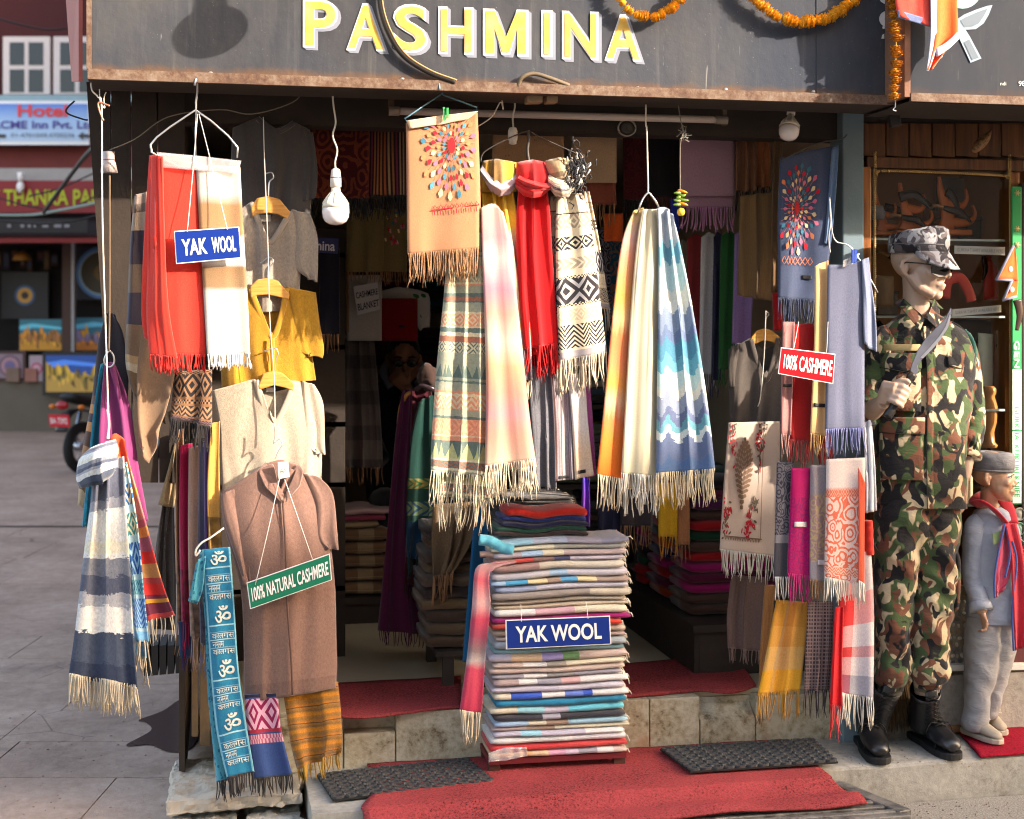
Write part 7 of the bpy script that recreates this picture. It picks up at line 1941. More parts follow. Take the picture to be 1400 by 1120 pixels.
for k in range(26):
 s_,t_ = rr.uniform(.2,.85),rr.uniform(.05,.55)
 b.add(stroke(kh,[(s_,t_),(s_ + .03,t_ + .05)],.004,None),k % 4)
b.build('embroidery',None,kh,mats=THREADS[:4])['kind'] = 'stuff'
hang('white blanket with a paper notice inside the doorway',quadr(474,376,522,466),1.6,pl('off_white_blanket',(176,172,164)),None,'blanket','blanket',.8,.008)
plate_sign('paper_notice','white CASHMERE BLANKET notice on the white blanket inside the doorway',[(483,392),(516,386),(520,423),(489,431)],1.54,plain('paper_white',(206,206,204),.6,.03),
           [('CASHMERE',plain('ink_black',(40,40,46),.6),.05,.97,.22,.44,.012),('BLANKET',plain('ink_black',(40,40,46),.6),.06,.97,.62,.86,.012)],border=False,th=.001)
plate_sign('shop_sign','dark blue Pashmina sign half hidden behind the oat sweater',[(398,324),(463,326),(462,347),(398,343)],.9,plain('sign_navy',(24,30,92),.4),
           [('Pashmina',plain('sign_letter_pale',(190,190,210),.5),.04,.93,.2,.85,.02)],border=False)
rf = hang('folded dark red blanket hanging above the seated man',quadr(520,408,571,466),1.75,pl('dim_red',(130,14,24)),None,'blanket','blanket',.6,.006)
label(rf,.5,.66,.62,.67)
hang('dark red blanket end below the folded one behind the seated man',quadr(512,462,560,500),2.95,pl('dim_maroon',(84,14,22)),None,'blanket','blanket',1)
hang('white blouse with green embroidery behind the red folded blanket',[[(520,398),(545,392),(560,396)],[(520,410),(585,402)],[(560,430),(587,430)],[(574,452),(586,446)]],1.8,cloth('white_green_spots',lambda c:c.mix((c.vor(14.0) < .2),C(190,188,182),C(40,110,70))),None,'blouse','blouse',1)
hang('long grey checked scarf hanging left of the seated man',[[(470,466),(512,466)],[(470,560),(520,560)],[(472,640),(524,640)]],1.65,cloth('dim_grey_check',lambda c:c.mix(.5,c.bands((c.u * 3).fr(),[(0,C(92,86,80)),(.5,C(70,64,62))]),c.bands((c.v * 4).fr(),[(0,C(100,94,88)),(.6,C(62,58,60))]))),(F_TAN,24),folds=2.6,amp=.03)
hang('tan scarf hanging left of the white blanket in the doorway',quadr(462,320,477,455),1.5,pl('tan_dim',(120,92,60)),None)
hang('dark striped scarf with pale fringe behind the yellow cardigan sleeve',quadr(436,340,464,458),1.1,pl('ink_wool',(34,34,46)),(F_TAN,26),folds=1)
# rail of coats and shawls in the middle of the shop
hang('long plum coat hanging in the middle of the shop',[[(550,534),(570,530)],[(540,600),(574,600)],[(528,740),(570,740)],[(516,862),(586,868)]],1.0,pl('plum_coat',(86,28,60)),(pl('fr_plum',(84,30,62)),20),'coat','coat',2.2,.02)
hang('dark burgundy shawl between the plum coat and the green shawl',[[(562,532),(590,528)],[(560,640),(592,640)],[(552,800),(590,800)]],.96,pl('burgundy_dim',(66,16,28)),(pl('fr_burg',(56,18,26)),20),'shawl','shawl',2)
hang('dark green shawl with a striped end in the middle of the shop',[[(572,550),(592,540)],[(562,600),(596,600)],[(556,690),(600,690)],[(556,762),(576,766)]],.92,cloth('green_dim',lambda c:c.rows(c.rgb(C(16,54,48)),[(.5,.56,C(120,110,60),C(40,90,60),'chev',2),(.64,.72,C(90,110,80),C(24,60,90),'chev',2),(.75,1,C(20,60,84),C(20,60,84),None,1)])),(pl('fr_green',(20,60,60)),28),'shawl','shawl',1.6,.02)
t = thing('wrapped_bundle','dark lace scarf bundle in clear plastic on top of the coat rail','bundle',at(578,530,.95))
V,F = ball(at(586,516,.95),.04,.04,.055,18,12)
V = [p + Vector((mnoise.noise(p * 40),mnoise.noise(p * 40 + Vector((5,0,0))),mnoise.noise(p * 40 + Vector((0,9,0))))) * .014 for p in V]
mk('lace_scarf',V,F,cloth('dark_lace',lambda c:c.rgb(C(70,52,46)),bump=1.0),t)
mk('plastic_wrap',*limb(smoothpath([at(568,534,.93),at(576,528,.91),at(590,532,.90),at(602,538,.93)],4),[(.008,.012)] * 13,8),mat('clear_plastic_pink',color=C(58,44,48),rough=.2,spec=.6),t)
mk('wooden_hanger_end',*limb(smoothpath([at(545,580,1.02),at(548,556,1.02),at(556,540,1.0),at(566,536,1.0)],4),.009,7),M_HWOOD,t)
# table with brown bundles under the geometric scarf
tb = thing('table','black table under the pile of brown fringed shawls','table',onz(620,932,FLZ))
tx0,tx1 = at(588,870,.78).x,at(668,870,.78).x
mk('table_top',*box(tx0,tx1,.62,1.15,.452,.472),M_BLACKWOOD,tb,smooth=False)
for x in (tx0 + .05,tx1 - .03):
 for y in (.65,1.1):
  mk('leg',*box(x - .02,x + .02,y - .02,y + .02,FLZ,.451),M_BLACKWOOD,tb,smooth=False)
NTH2 = ['lowest','second','third','fourth','fifth','sixth','seventh','eighth','ninth']
rr = random.Random(7)
ztab = .473
cxs = at(625,800,.68).x
BR = [(84,62,46),(96,76,56),(70,54,44),(110,88,62),(62,48,44),(90,72,60),(104,84,64),(76,60,50),(92,66,46),(66,54,48)]
for k,colr in enumerate(BR):
 hh = .046
 folded('folded_shawl','fringed brown folded shawl, %s in the dim pile left of the doorway stack' % (NTH2[k] if k < 9 else 'topmost'),Vector((cxs + rr.uniform(-.02,.02),.66 + rr.uniform(-.02,.02),ztab)),Vector((1,0,0)),Vector((0,1,0)),.23,.35,hh * 1.12,pl('brown_pile_%d' % k,colr,heather=.25,bump=1.0),70 + k,'dim brown shawls on the black table',wav=.02,nx=14,n=10,fringe=F_TAN)
 ztab += hh
hang('loose brown fringed scarf hanging over the dim brown pile',[[(592,690),(650,686)],[(590,740),(646,735)],[(592,790),(620,780)]],.62,pl('loose_brown',(104,84,62),heather=.3),(F_TAN,40,2.4),folds=3,amp=.02)
hang('peacock blue shawl hanging behind the tall doorway stack',[[(652,560),(668,560)],[(648,700),(668,700)],[(632,905),(664,905)]],.46,pl('peacock',(8,84,124)),None,'shawl','shawl',1)
hang('cobalt and violet scarf hanging behind the red shawl pile',[[(797,640),(806,640)],[(796,690),(806,690)],[(796,720),(806,720)]],.40,cloth('cobalt_violet',lambda c:c.bands(c.v,[(0,C(40,60,170)),(.5,C(110,60,160))],True)),None)
z_ = at(740,706,.42).z
for k in range(9):
 folded('folded_shawl','black woven shawl with pale ends, %s in the pile behind the red one' % NTH2[k],Vector((at(738,690,.40).x,.40,z_ - .05)),Vector((1,0,0)),Vector((0,1,0)),.26,.3,.015,cloth('black_slub',lambda c:c.mix((c.noise(120.0,sx=.1,detail=2.0) - .52).mx(0.) * 6.,C(34,30,30),C(150,140,130)),bump=1.0),90 + k,'black woven shawls behind the doorway stack',nx=12,n=10,fringe=F_CREAM)
 z_ += .0135
st2 = thing('trestle','dark trestle behind the doorway stack carrying black shawls','table',Vector((at(738,690,.5).x,.5,FLZ)))
zt2 = at(740,706,.42).z - .051
mk('top',*box(at(738,690,.4).x - .14,at(738,690,.4).x + .14,.38,.72,zt2 - .03,zt2),M_BLACKWOOD,st2,smooth=False)
for x in (-.12,.12):
 mk('leg',*box(at(738,690,.4).x + x - .015,at(738,690,.4).x + x + .015,.5,.53,FLZ,zt2 - .031),M_BLACKWOOD,st2,smooth=False)
# left shelves and low stacks
sh = thing('shelf_unit','dark shelf unit along the left wall of the shop','shelf',Vector((.12,1.5,FLZ)))
for z in (.62,1.05,1.30,1.62,2.0):
 mk('shelf',*box(XL + .01,.50,1.25,2.6,z - .02,z),M_BLACKWOOD,sh,smooth=False)
for y in (1.25,2.6):
 mk('side',*box(XL + .01,.50,y,y + .02,FLZ,2.1),M_BLACKWOOD,sh,smooth=False)
rr = random.Random(17)
SHC = [('blue',(30,60,130)),('yellow',(190,150,20)),('red',(160,20,26)),('maroon',(90,20,50)),('teal',(20,84,96)),('slate',(60,76,90)),('taupe',(110,98,86)),('charcoal',(50,46,46)),('brown',(80,56,46)),('wine',(96,16,30))]
NTH = ['lowest','second','third','fourth','fifth','sixth','seventh','eighth','ninth','tenth','eleventh','twelfth','topmost']
def shelf_stack(x,y,z,n,w,d,hh,tx,grp,ex=Vector((1,0,0)),ey=Vector((0,1,0)),cols=SHC):
 for k in range(n):
  nm,colr = cols[rr.randrange(len(cols))]
  folded('folded_shawl',tx % (nm,NTH[k] if k < n - 1 else 'topmost'),Vector((x + rr.uniform(-.01,.01),y + rr.uniform(-.01,.01),z + k * hh)),ex,ey,w,d,hh * 1.1,pl('shelf_' + nm,colr,heather=.2),100 + k * 7 + int(x * 50),grp,nx=8,n=8,wav=.008)
for z,n,sn in ((.62,6,'bottom'),(1.051,5,'second'),(1.301,6,'third'),(1.621,6,'top')):
 shelf_stack(.30,1.27,z,n,.34,.3,.038,'%%s folded shawl, %%s of its pile on the %s shelf at the shop left' % sn,'folded shawls on the left shelves')
lowt = thing('low_table','low dark table with folded striped blankets inside at left','table',Vector((.66,2.3,FLZ)))
cx_ = at(480,730,1.9).x
mk('top',*box(cx_ - .20,cx_ + .20,1.88,2.4,.42,.45),M_BLACKWOOD,lowt,smooth=False)
mk('skirt',*box(cx_ - .19,cx_ + .19,1.9,2.38,FLZ,.419),M_BLACKWOOD,lowt,smooth=False)
BSC = cloth('brown_cream_blocks',lambda c:c.mix(.5,c.bands((c.u * 2.5).fr(),[(0,C(120,92,66)),(.5,C(170,150,116))]),c.bands((c.v * 3).fr(),[(0,C(100,74,56)),(.5,C(160,140,110))])),heather=.2)
for k in range(5):
 folded('folded_blanket','brown and cream folded blanket, %s on the low table inside at left' % NTH2[k],Vector((cx_,1.9,.451 + k * .062)),Vector((1,0,0)),Vector((0,1,0)),.36,.4,.068,BSC,200 + k,'blocked blankets on the low table',nx=12,n=10,wav=.01,fringe=F_CREAM)
for k,(nm,colr) in enumerate((('cream',(150,130,100)),('rose',(150,60,84)),('pale pink',(190,160,160)))):
 folded('folded_shawl','%s folded shawl on top of the blocked blankets inside at left' % nm,Vector((cx_ + .03 * k,1.9,.762 + k * .03)),Vector((1,0,0)),Vector((0,1,0)),.26,.3,.034,pl('low_%d' % k,colr),210 + k,None,nx=12,n=10,wav=.02)
# back wall rack
bw = thing('shelf_unit','tall dark rack of folded shawls across the back wall','shelf',Vector((1.1,3.9,FLZ)))
for z in (.9,1.35,1.8,2.2):
 mk('shelf',*box(XL + .02,XR - .02,3.65,VB - .01,z - .02,z),M_BLACKWOOD,bw,smooth=False)
for i in range(6):
 for z,sn in ((.901,'low'),(1.351,'middle'),(1.801,'high')):
  shelf_stack(.1 + i * .40,3.64,z,6,.34,.4,.055,'%%s folded shawl, %%s of column %s on the %s back wall shelf' % (('one','two','three','four','five','six')[i],sn),'folded shawls in the back rack')
# right wall bench and stacks
bn = thing('bench','black bench along the right wall of the shop','bench',Vector((2.1,1.5,FLZ)))
bx0 = 1.80
mk('top',*box(bx0,XR - .002,.62,3.4,.50,.53),M_BLACKWOOD,bn,smooth=False)
mk('front_board',*box(bx0 + .01,bx0 + .03,.64,3.4,FLZ,.499),M_BLACKWOOD,bn,smooth=False)
mk('end_board',*box(bx0 + .031,XR - .003,.64,.66,FLZ,.499),M_BLACKWOOD,bn,smooth=False)
RC = [('red',(150,20,24)),('maroon',(84,16,30)),('black',(30,26,28)),('orange',(180,74,24)),('magenta',(150,20,90)),('green',(20,66,44)),('navy',(26,30,70)),('brown',(76,52,40)),('grey',(90,86,86)),('plum',(80,30,70))]
for i,y in enumerate((.78,1.12,1.46,1.8,2.14,2.5)):
 shelf_stack(bx0 + .24,y,.531,13,.38,.30,.042,'%%s folded shawl, %%s in the %s stack along the right bench' % ('nearest','second','third','fourth','fifth','farthest')[i],'folded shawls on the right bench',cols=RC)
# scarves hung in a row along the right side
for i,(nm,a,b_,y0,y1,colr,v) in enumerate((('stone grey',926,944,330,500,(162,149,130),.95),('faded maroon',938,966,322,520,(146,51,54),.9),('white',957,984,320,512,(210,210,210),.86),('midnight blue',974,990,320,520,(54,57,81),.82),('bottle green',984,1010,318,505,(41,100,51),.78),('lilac banded',1003,1032,316,470,(157,127,181),.74))):
 hang('%s scarf in the row hanging along the right wall' % nm,[[(a + 2,y0 + 4),((a + b_) / 2,y0 - 3),(b_,y0 + 4)],[(a,(y0 + y1) / 2),(b_ - 2,(y0 + y1) / 2)],[(a - 2,y1),(b_ - 6,y1)]],v,pl('row_%d' % i,colr),(plain('row_fr_%d' % i,colr,.9),26),folds=1.2)
hang('dusky lilac shawl hanging high under the lintel at right',quadr(929,172,1006,268),.62,pl('dusky_lilac',(178,141,157)),None,'shawl','shawl',.6,.006)
hang('second dusky lilac shawl layer with knotted fringe under the first',quadr(932,258,1004,284),.65,pl('dusky_lilac2',(168,130,149)),(pl('fr_lilac',(195,135,173)),34,3.0,.0032,True),'shawl','shawl',.8,.006)
hang('dark maroon shawl with fringe hanging high behind the white cord',quadr(852,170,886,274),.7,cloth('maroon_damask',damask(C(66,16,24),C(84,26,32),30)),(FB,34),'shawl','shawl',.8)
hang('black shawl with red tipped fringe hanging high behind the steel loop',quadr(884,172,930,270),.72,pl('black_wool',(33,30,33)),(pl('fr_dkred',(100,33,41)),34),'shawl','shawl',.8)
hang('taupe shawl hanging high right of the knotted scarves',quadr(782,172,843,250),.55,pl('taupe_shawl',(178,149,119)),None,'shawl','shawl',.6,.006)
hang('rust shawl with multicoloured fringe below the taupe one',quadr(792,246,842,280),.6,pl('rust_dim',(135,70,54)),(F_TAN,30),'shawl','shawl',1)
hang('orange red scarf end hanging below the maroon fringe',quadr(826,292,852,330),.7,pl('orange_dim',(210,92,38)),None)
hang('brown silk scarf pair hanging high near the right bulb',quadr(1006,178,1034,262),.58,pl('brown_silk',(135,92,68)),(FB,34,2.4),folds=2.5,amp=.02)
hang('copper brown scarf hanging high near the right bulb',quadr(1030,180,1052,256),.6,pl('copper_silk',(168,105,68)),(FB,44,2.4),folds=2,amp=.02)
hang('royal blue scarf sliver behind the chilli charm',quadr(917,272,928,318),.72,pl('royal_dim',(41,65,181)),None,folds=.5)
for i,(x0,x1,y0,y1,nm,f_) in enumerate(((808,834,312,420,'black floral',damask(C(28,26,32),C(100,96,104),30)),(828,852,326,440,'teal floral',damask(C(20,80,100),C(120,90,80),24)),(812,840,420,520,'dark teal',damask(C(24,40,50),C(40,70,84),24)))):
 hang('%s scarf hanging in the dim middle behind the ivory scarf' % nm,quadr(x0,y0,x1,y1),.9 + .1 * i,cloth('mid_%d' % i,f_),None,folds=1.4)
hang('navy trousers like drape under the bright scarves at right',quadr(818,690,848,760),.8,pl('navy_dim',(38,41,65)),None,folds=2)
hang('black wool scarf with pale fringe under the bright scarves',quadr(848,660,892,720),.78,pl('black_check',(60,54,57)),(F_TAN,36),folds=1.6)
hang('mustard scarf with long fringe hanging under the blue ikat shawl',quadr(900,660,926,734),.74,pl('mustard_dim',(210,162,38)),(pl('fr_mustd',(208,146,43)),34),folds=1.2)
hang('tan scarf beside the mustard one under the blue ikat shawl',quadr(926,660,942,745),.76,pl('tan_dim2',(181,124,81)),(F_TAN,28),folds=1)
# stacks on a rack in the dim middle, seen below the bright scarves
rk = thing('rack','dim rack of folded knitwear in the middle of the shop','rack',Vector((1.5,1.75,FLZ)))
rkx = at(820,640,1.6).x
for z in (.62,.98,1.34):
 mk('shelf',*box(rkx - .26,rkx + .16,1.58,1.98,z - .02,z),M_BLACKWOOD,rk,smooth=False)
for x in (rkx - .28,rkx + .162):
 mk('upright',*box(x,x + .018,1.6,1.96,FLZ,1.62),M_BLACKWOOD,rk,smooth=False)
KC_ = [('moss green',(92,96,70)),('slate',(96,104,112)),('charcoal',(66,64,66)),('oatmeal',(150,138,116)),('grey',(120,118,116)),('brown',(104,82,64))]
for z,sn in ((.621,'lower'),(.981,'middle'),(1.341,'upper')):
 shelf_stack(rkx - .05,1.6,z,7,.36,.34,.036,'%%s folded knit, %%s on the %s shelf of the dim middle rack' % sn,'folded knits on the middle rack',cols=KC_)
# ============================================================ FIGURES
M_SKIN = mat('mannequin_skin',lambda c:c.bands(c.noise(5.0,c.obj,4.0,.6),[(.3,C(150,122,104)),(.7,C(172,146,126))],True),rough=.38,spec=.5)
M_SKIN2 = mat('mannequin_skin_tan',lambda c:c.bands(c.noise(6.0,c.obj,4.0,.6),[(.3,C(156,116,90)),(.7,C(180,140,112))],True),rough=.34,spec=.5)
M_MAN = plain('man_skin',(164,116,88),.5,.1,20)
def head_blobs(c,k,yaw,pitch=0.0,soft=False):
 """overlapping pieces of one head, to be joined; yaw: 0 looks at the camera, positive turns to the photograph's right"""
 F_ = (-FWD * cos(yaw) + RIGHT * sin(yaw)); S_2 = (RIGHT * cos(yaw) + FWD * sin(yaw)); U = Vector((0,0,1))
 F2 = (F_ * cos(pitch) - U * sin(pitch)); U2 = (U * cos(pitch) + F_ * sin(pitch))
 A = (S_2,F2,U2)
 def L(x,y,z):return c + (S_2 * x + F2 * y + U2 * z) * k
 b = MB()
 b.add(ball(L(0,-.012,.035),.076 * k,.096 * k,.086 * k,20,14,A))
 b.add(ball(L(0,.028,-.018),.062 * k,.068 * k,.082 * k,18,12,A))
 b.add(ball(L(0,.05,-.078),.040 * k,.038 * k,.034 * k,14,10,A))
 b.add(ball(L(0,.073,-.096),.019 * k,.017 * k,.017 * k,10,8,A))
 for s_ in (-1,1):
  if soft:b.add(ball(L(s_ * .030,.038,-.052),.034 * k,.040 * k,.040 * k,12,8,A))
  else:b.add(limb([L(s_ * .060,.0,-.03),L(s_ * .05,.03,-.07),L(s_ * .018,.07,-.096)],[.020 * k,.020 * k,.016 * k],8))
  b.add(ball(L(s_ * .036,.066,-.02),.024 * k,.022 * k,.022 * k,10,8,A))
  if not soft:b.add(limb([L(s_ * .014,.089,.030),L(s_ * .034,.087,.034),L(s_ * .054,.070,.028)],[.007 * k,.009 * k,.006 * k],7))
  b.add(ball(L(s_ * .012,.094 if soft else .104,-.032),.009 * k,.009 * k,.007 * k,8,6,A))
  # ear
  b.add(limb([L(s_ * .074,-.008,.022),L(s_ * .084,-.018,.018),L(s_ * .086,-.022,-.002),L(s_ * .080,-.012,-.024),L(s_ * .074,-.004,-.032)],[.008 * k,.009 * k,.010 * k,.009 * k,.007 * k],7))
  b.add(ball(L(s_ * .076,-.010,-.004),.007 * k,.014 * k,.022 * k,8,6,A))
 if soft:b.add(limb([L(0,.086,.012),L(0,.092,-.004),L(0,.102,-.024),L(0,.101,-.030)],[.007 * k,.008 * k,.010 * k,.008 * k],8))
 else:b.add(limb([L(0,.088,.022),L(0,.098,.002),L(0,.112,-.024),L(0,.113,-.032)],[.009 * k,.010 * k,.012 * k,.010 * k],8))
 b.add(limb([L(-.021,.084,-.064),L(-.008,.094,-.0605),L(0,.0955,-.062),L(.008,.094,-.0605),L(.021,.084,-.064)],[.004 * k,.0065 * k,.006 * k,.0065 * k,.004 * k],7))
 b.add(limb([L(-.018,.083,-.069),L(0,.0935,-.073),L(.018,.083,-.069)],[.004 * k,.0075 * k,.004 * k],7))
 return b,L,A
def hand_blobs(b,wrist,elbow_dir,palm_dir,side_dir,k,curl,spread=.0,thumb_side=1):
 """palm with four fingers and a thumb. palm_dir: from wrist to knuckles; side_dir: across the knuckles towards the thumb; curl: bend in radians per joint"""
 a = palm_dir.normalized(); s_ = (side_dir - a * side_dir.dot(a)).normalized(); n_ = a.cross(s_)
 c0 = wrist + a * .045 * k
 b.add(limb([wrist - a * .01 * k,wrist + a * .02 * k,wrist + a * .06 * k,wrist + a * .088 * k],[(.017 * k,.024 * k),(.018 * k,.032 * k),(.016 * k,.041 * k),(.012 * k,.040 * k)],12,flat=n_))
 for i,(off,ln) in enumerate(((.030,.9),(.010,1.0),(-.011,.93),(-.031,.74))):
  p = wrist + a * .083 * k + s_ * off * k
  d = (a + s_ * spread * (1.5 - i)).normalized()
  seg = [.042 * ln * k,.027 * ln * k,.021 * ln * k]
  pts_,rr_ = [p - d * .02 * k,p],[.0095 * k,.0105 * k]
  ang = 0
  for j in range(3):
   ang += curl[j] * (1 + .08 * i)
   q = (d * cos(ang) + n_ * sin(ang))
   p = p + q * seg[j]
   pts_.append(p); rr_.append((.0095,.0088,.0070)[j] * k)
  b.add(limb(pts_,rr_,8))
 return a,s_,n_
def camo_fn(cols,sc=11.0):
 def fn(c):
  o = c.obj
  w = c.noise(4.0,o,2.0)
  q = c.rgb(cols[0])
  for i,(th,k) in enumerate(((.475,1.15),(.54,1.4),(.54,1.3))):
   mp = c.new('ShaderNodeMapping'); mp.inputs['Location'].default_value = (i * 7.3,i * 3.1,i * 5.7); mp.inputs['Scale'].default_value = (1.15,1.15,.85)
   c.link(o,mp.inputs[0])
   n = c.noise(sc * k,mp.outputs[0],1.6,.45,.9)
   q = c.mix(((n - th) * 34.0 + .5).mx(0.0).mn(1.0),q,cols[i + 1])
  f = c.noise(500.0,o,1.0)
  return c.mix(1.0,q,f.op('MULTIPLY_ADD',.3,.85).s,'MULTIPLY')
 return fn
def wrink(c):return (c.noise(14.0,c.obj,3.0,.6,.5,sx=1,sy=1,sz=1.8) + c.noise(700.0,c.obj,1.0) * .06,.4,.02)
M_CAMO = mat('woodland_camouflage',camo_fn([C(178,160,130),C(62,78,48),C(104,66,50),C(30,29,30)]),rough=.9,spec=.15,bump=wrink,sheen=.15)
M_CAMOG = mat('grey_camouflage',camo_fn([C(164,162,164),C(118,116,120),C(86,80,82),C(40,38,42)],16.0),rough=.85,spec=.2,bump=wrink)
MV = .13
# --- soldier mannequin
sol = thing('mannequin','tall soldier mannequin in camouflage uniform, grey cap and sunglasses holding a curved knife','mannequin',onz(1245,1022,STEP_Z))
m_ = mpp(1262,MV)
HC = at(1258,365,MV) + FWD * .005
hb,HL,HA = head_blobs(HC,1.05,radians(44),.05)
V,F = loft([(1254,380,18,.052,.015),(1254,408,17,.052,.02),(1256,440,25,.062,.03),(1262,470,50,.085,.03),(1264,530,56,.10,.03),(1262,620,48,.085,.02),(1256,690,46,.09,.02)],MV,20,4)
hb.add((V,F))
# legs inside the clothes down to the boots
for x0,x1,xk,yb in ((1234,1214,1226,950),(1276,1266,1272,950)):
 hb.add(limb([at(x0,690,MV + .02),at(xk,830,MV + .01),at(x1,yb,MV)],[.075,.05,.042],12))
# viewer's left arm: elbow hidden, forearm level, fist round the knife
sh_l,el_l,wr_l = at(1209,472,MV + .03),at(1184,566,MV - .01),at(1208,550,MV - .125)
hb.add(limb([sh_l,(sh_l + el_l) / 2,el_l],[.052,.048,.042],12))
hb.add(limb([el_l,el_l * .6 + wr_l * .4,wr_l],[.042,.038,.027],12))
KU = (at(1263,470,MV - .16) - at(1226,545,MV - .16)).normalized()     # direction of the knife
GR = at(1229,541,MV - .165)                                                # grip centre
pdir = (GR + FWD * .02 - wr_l).normalized()
pd = (pdir - KU * pdir.dot(KU)).normalized()
nrm_ = pd.cross(KU)
if nrm_.y > 0:nrm_ = -nrm_
palm0 = wr_l + pdir * .012
b0 = GR - pd * .042 - nrm_ * -.010
hb.add(limb([wr_l,wr_l * .5 + b0 * .5,b0,GR - pd * .012 + nrm_ * .018],[(.026,.026),(.024,.030),(.022,.040),(.016,.042)],12,flat=nrm_))
for i,(off,ln) in enumerate(((.030,.95),(.010,1.0),(-.010,.95),(-.030,.8))):
 c0 = GR + KU * off
 pts_ = []
 for a_ in (-30,15,60,105,150,195):
  w_ = radians(a_)
  r_ = .0245 if a_ < 170 else .021
  pts_.append(c0 + nrm_ * (r_ * cos(w_)) + pd * (r_ * sin(w_)))
 pts_.insert(0,c0 + nrm_ * .020 - pd * .026)
 hb.add(limb(pts_,[.0095,.0108,.0112,.0108,.0100,.0092,.0078],8))
hb.add(limb([GR - pd * .03 + KU * .03 + nrm_ * .012,GR + KU * .05 + nrm_ * .022 - pd * .012,GR + KU * .056 + nrm_ * .024 + pd * .010,GR + KU * .052 + nrm_ * .022 + pd * .022],[.012,.0112,.0098,.0075],8))
# viewer's right arm hanging, hand by the thigh
sh_r,el_r,wr_r = at(1313,474,MV + .04),at(1325,575,MV + .03),at(1317,655,MV - .02)
hb.add(limb([sh_r,(sh_r + el_r) / 2,el_r],[.054,.05,.042],12))
hb.add(limb([el_r,el_r * .5 + wr_r * .5,wr_r],[.042,.036,.025],12))
hand_blobs(hb,wr_r,None,at(1316,700,MV - .035) - wr_r,-RIGHT * .5 - FWD * .85,1.0,(.28,.35,.3),.05)
tb0 = wr_r + (at(1316,700,MV - .035) - wr_r).normalized() * .03
hb.add(limb([tb0 - FWD * .022,at(1306,684,MV - .06),at(1304,700,MV - .068),at(1308,710,MV - .066)],[.013,.0118,.0098,.0072],8))
body = hb.build('body',M_SKIN,sol,smooth=True)
remesh(body,.0044,3)
# shirt
SH = [(1259,428,22,.064,.03,0),(1260,437,36,.076,.03,0),(1261,447,52,.094,.03,2),(1263,462,63,.114,.03,3),(1264,496,67,.136,.02,2),(1262,550,65,.135,.01,0),(1258,610,62,.122,.01,-2),(1256,660,64,.128,.01,-3),(1256,690,65,.132,.01,-3)]
shirt = mk('shirt',*loft(SH,MV,64,10,2.4,.010,7.0,3),M_CAMO,sol)
for nm,pth,rad in (('sleeve',[sh_r + Vector((-.02,0,.03)),sh_r + RIGHT * .004 - Vector((0,0,.03)),(sh_r + el_r) / 2 + RIGHT * .004,el_r + RIGHT * .002,el_r * .62 + wr_r * .38,el_r * .42 + wr_r * .58],[.056,.062,.062,.058,.055,.052]),
                     ('sleeve',[sh_l + Vector((.02,0,.02)),sh_l,(sh_l + el_l) / 2,el_l * .93 + sh_l * .07 - FWD * .01,el_l * .72 + wr_l * .28],[.056,.060,.060,.058,.050])):
 pth = smoothpath(pth,6)
 rad = [rad[0]] + [rad[min(len(rad) - 1,int(i / 6))] * (1 - (i / 6) % 1) + rad[min(len(rad) - 1,int(i / 6) + 1)] * ((i / 6) % 1) for i in range(1,len(pth))]
 V,F = limb(pth,rad,28)
 V = [p + Vector((1,1,.2)) * (.009 * (.45 - 2.2 * abs(mnoise.noise(Vector((p.x * 9,p.y * 9,(p.z + p.x * .8) * 17)))))) for p in V]
 s_ = mk(nm,V,F,M_CAMO,sol)
mk('cuff',*limb([el_r * .46 + wr_r * .54,el_r * .40 + wr_r * .60,el_r * .36 + wr_r * .64],[.0575,.060,.0575],28),M_CAMO,sol)
# collar, placket, pockets, name strip, straps
def onfront(px,py,d):return at(px,py,MV) - FWD * d
def flap(nm,pts,m,th=.004,par=sol,bev=.0015):
 o = mk(nm,*prism(pts,FWD * th),m,par,smooth=False)
 return bevel(o,bev)
def front_d(px,py):
 """depth of the shirt front there"""
 k = 0
 while k < len(SH) - 2 and SH[k + 1][1] < py:k += 1
 a,b_ = SH[k],SH[k + 1]; t = min(1,max(0,(py - a[1]) / (b_[1] - a[1])))
 cx,hw,dr,dv = (a[i] + (b_[i] - a[i]) * t for i in (0,2,3,4))
 u = min(.97,abs(px - cx) / hw)
 return dr * (1 - u ** 2.4) ** (1 / 2.4) - dv
def panel(nm,x0,x1,y0,y1,m,off=.006,th=.005,nx=8,ny=8,tip=0,skew=0):
 V = []
 for j in range(ny + 1):
  for i in range(nx + 1):
   x = x0 + (x1 - x0) * i / nx + skew * j / ny; y = y0 + (y1 - y0) * j / ny + (tip * (1 - abs(2 * i / nx - 1)) if j == ny else 0)
   V.append(onfront(x,y,front_d(x,y) + off))
 F = [(j * (nx + 1) + i,(j + 1) * (nx + 1) + i,(j + 1) * (nx + 1) + i + 1,j * (nx + 1) + i + 1) for j in range(ny) for i in range(nx)]
 o = mk(nm,V,F,m,sol); solid(o,th,-1)
 if 'flap' in nm or nm == 'placket':
  per = [V[ny * (nx + 1) + i] for i in range(nx + 1)] if 'flap' in nm else [V[j * (nx + 1)] for j in range(ny + 1)]
  mk('seam',*limb([p - FWD * .001 for p in per],.0016,5),plain('dark_seam',(24,26,20),.9),o)
 return bevel(o,.0012,1)
panel('placket',1254,1263,446,690,M_CAMO,.007,.005,3,24)
panel('pocket',1200,1246,492,560,M_CAMO,.006,.008); panel('pocket_flap',1199,1247,482,502,M_CAMO,.011,.005,tip=5)
panel('pocket',1284,1318,486,548,M_CAMO,.006,.008); panel('pocket_flap',1283,1319,478,498,M_CAMO,.011,.005,tip=5)
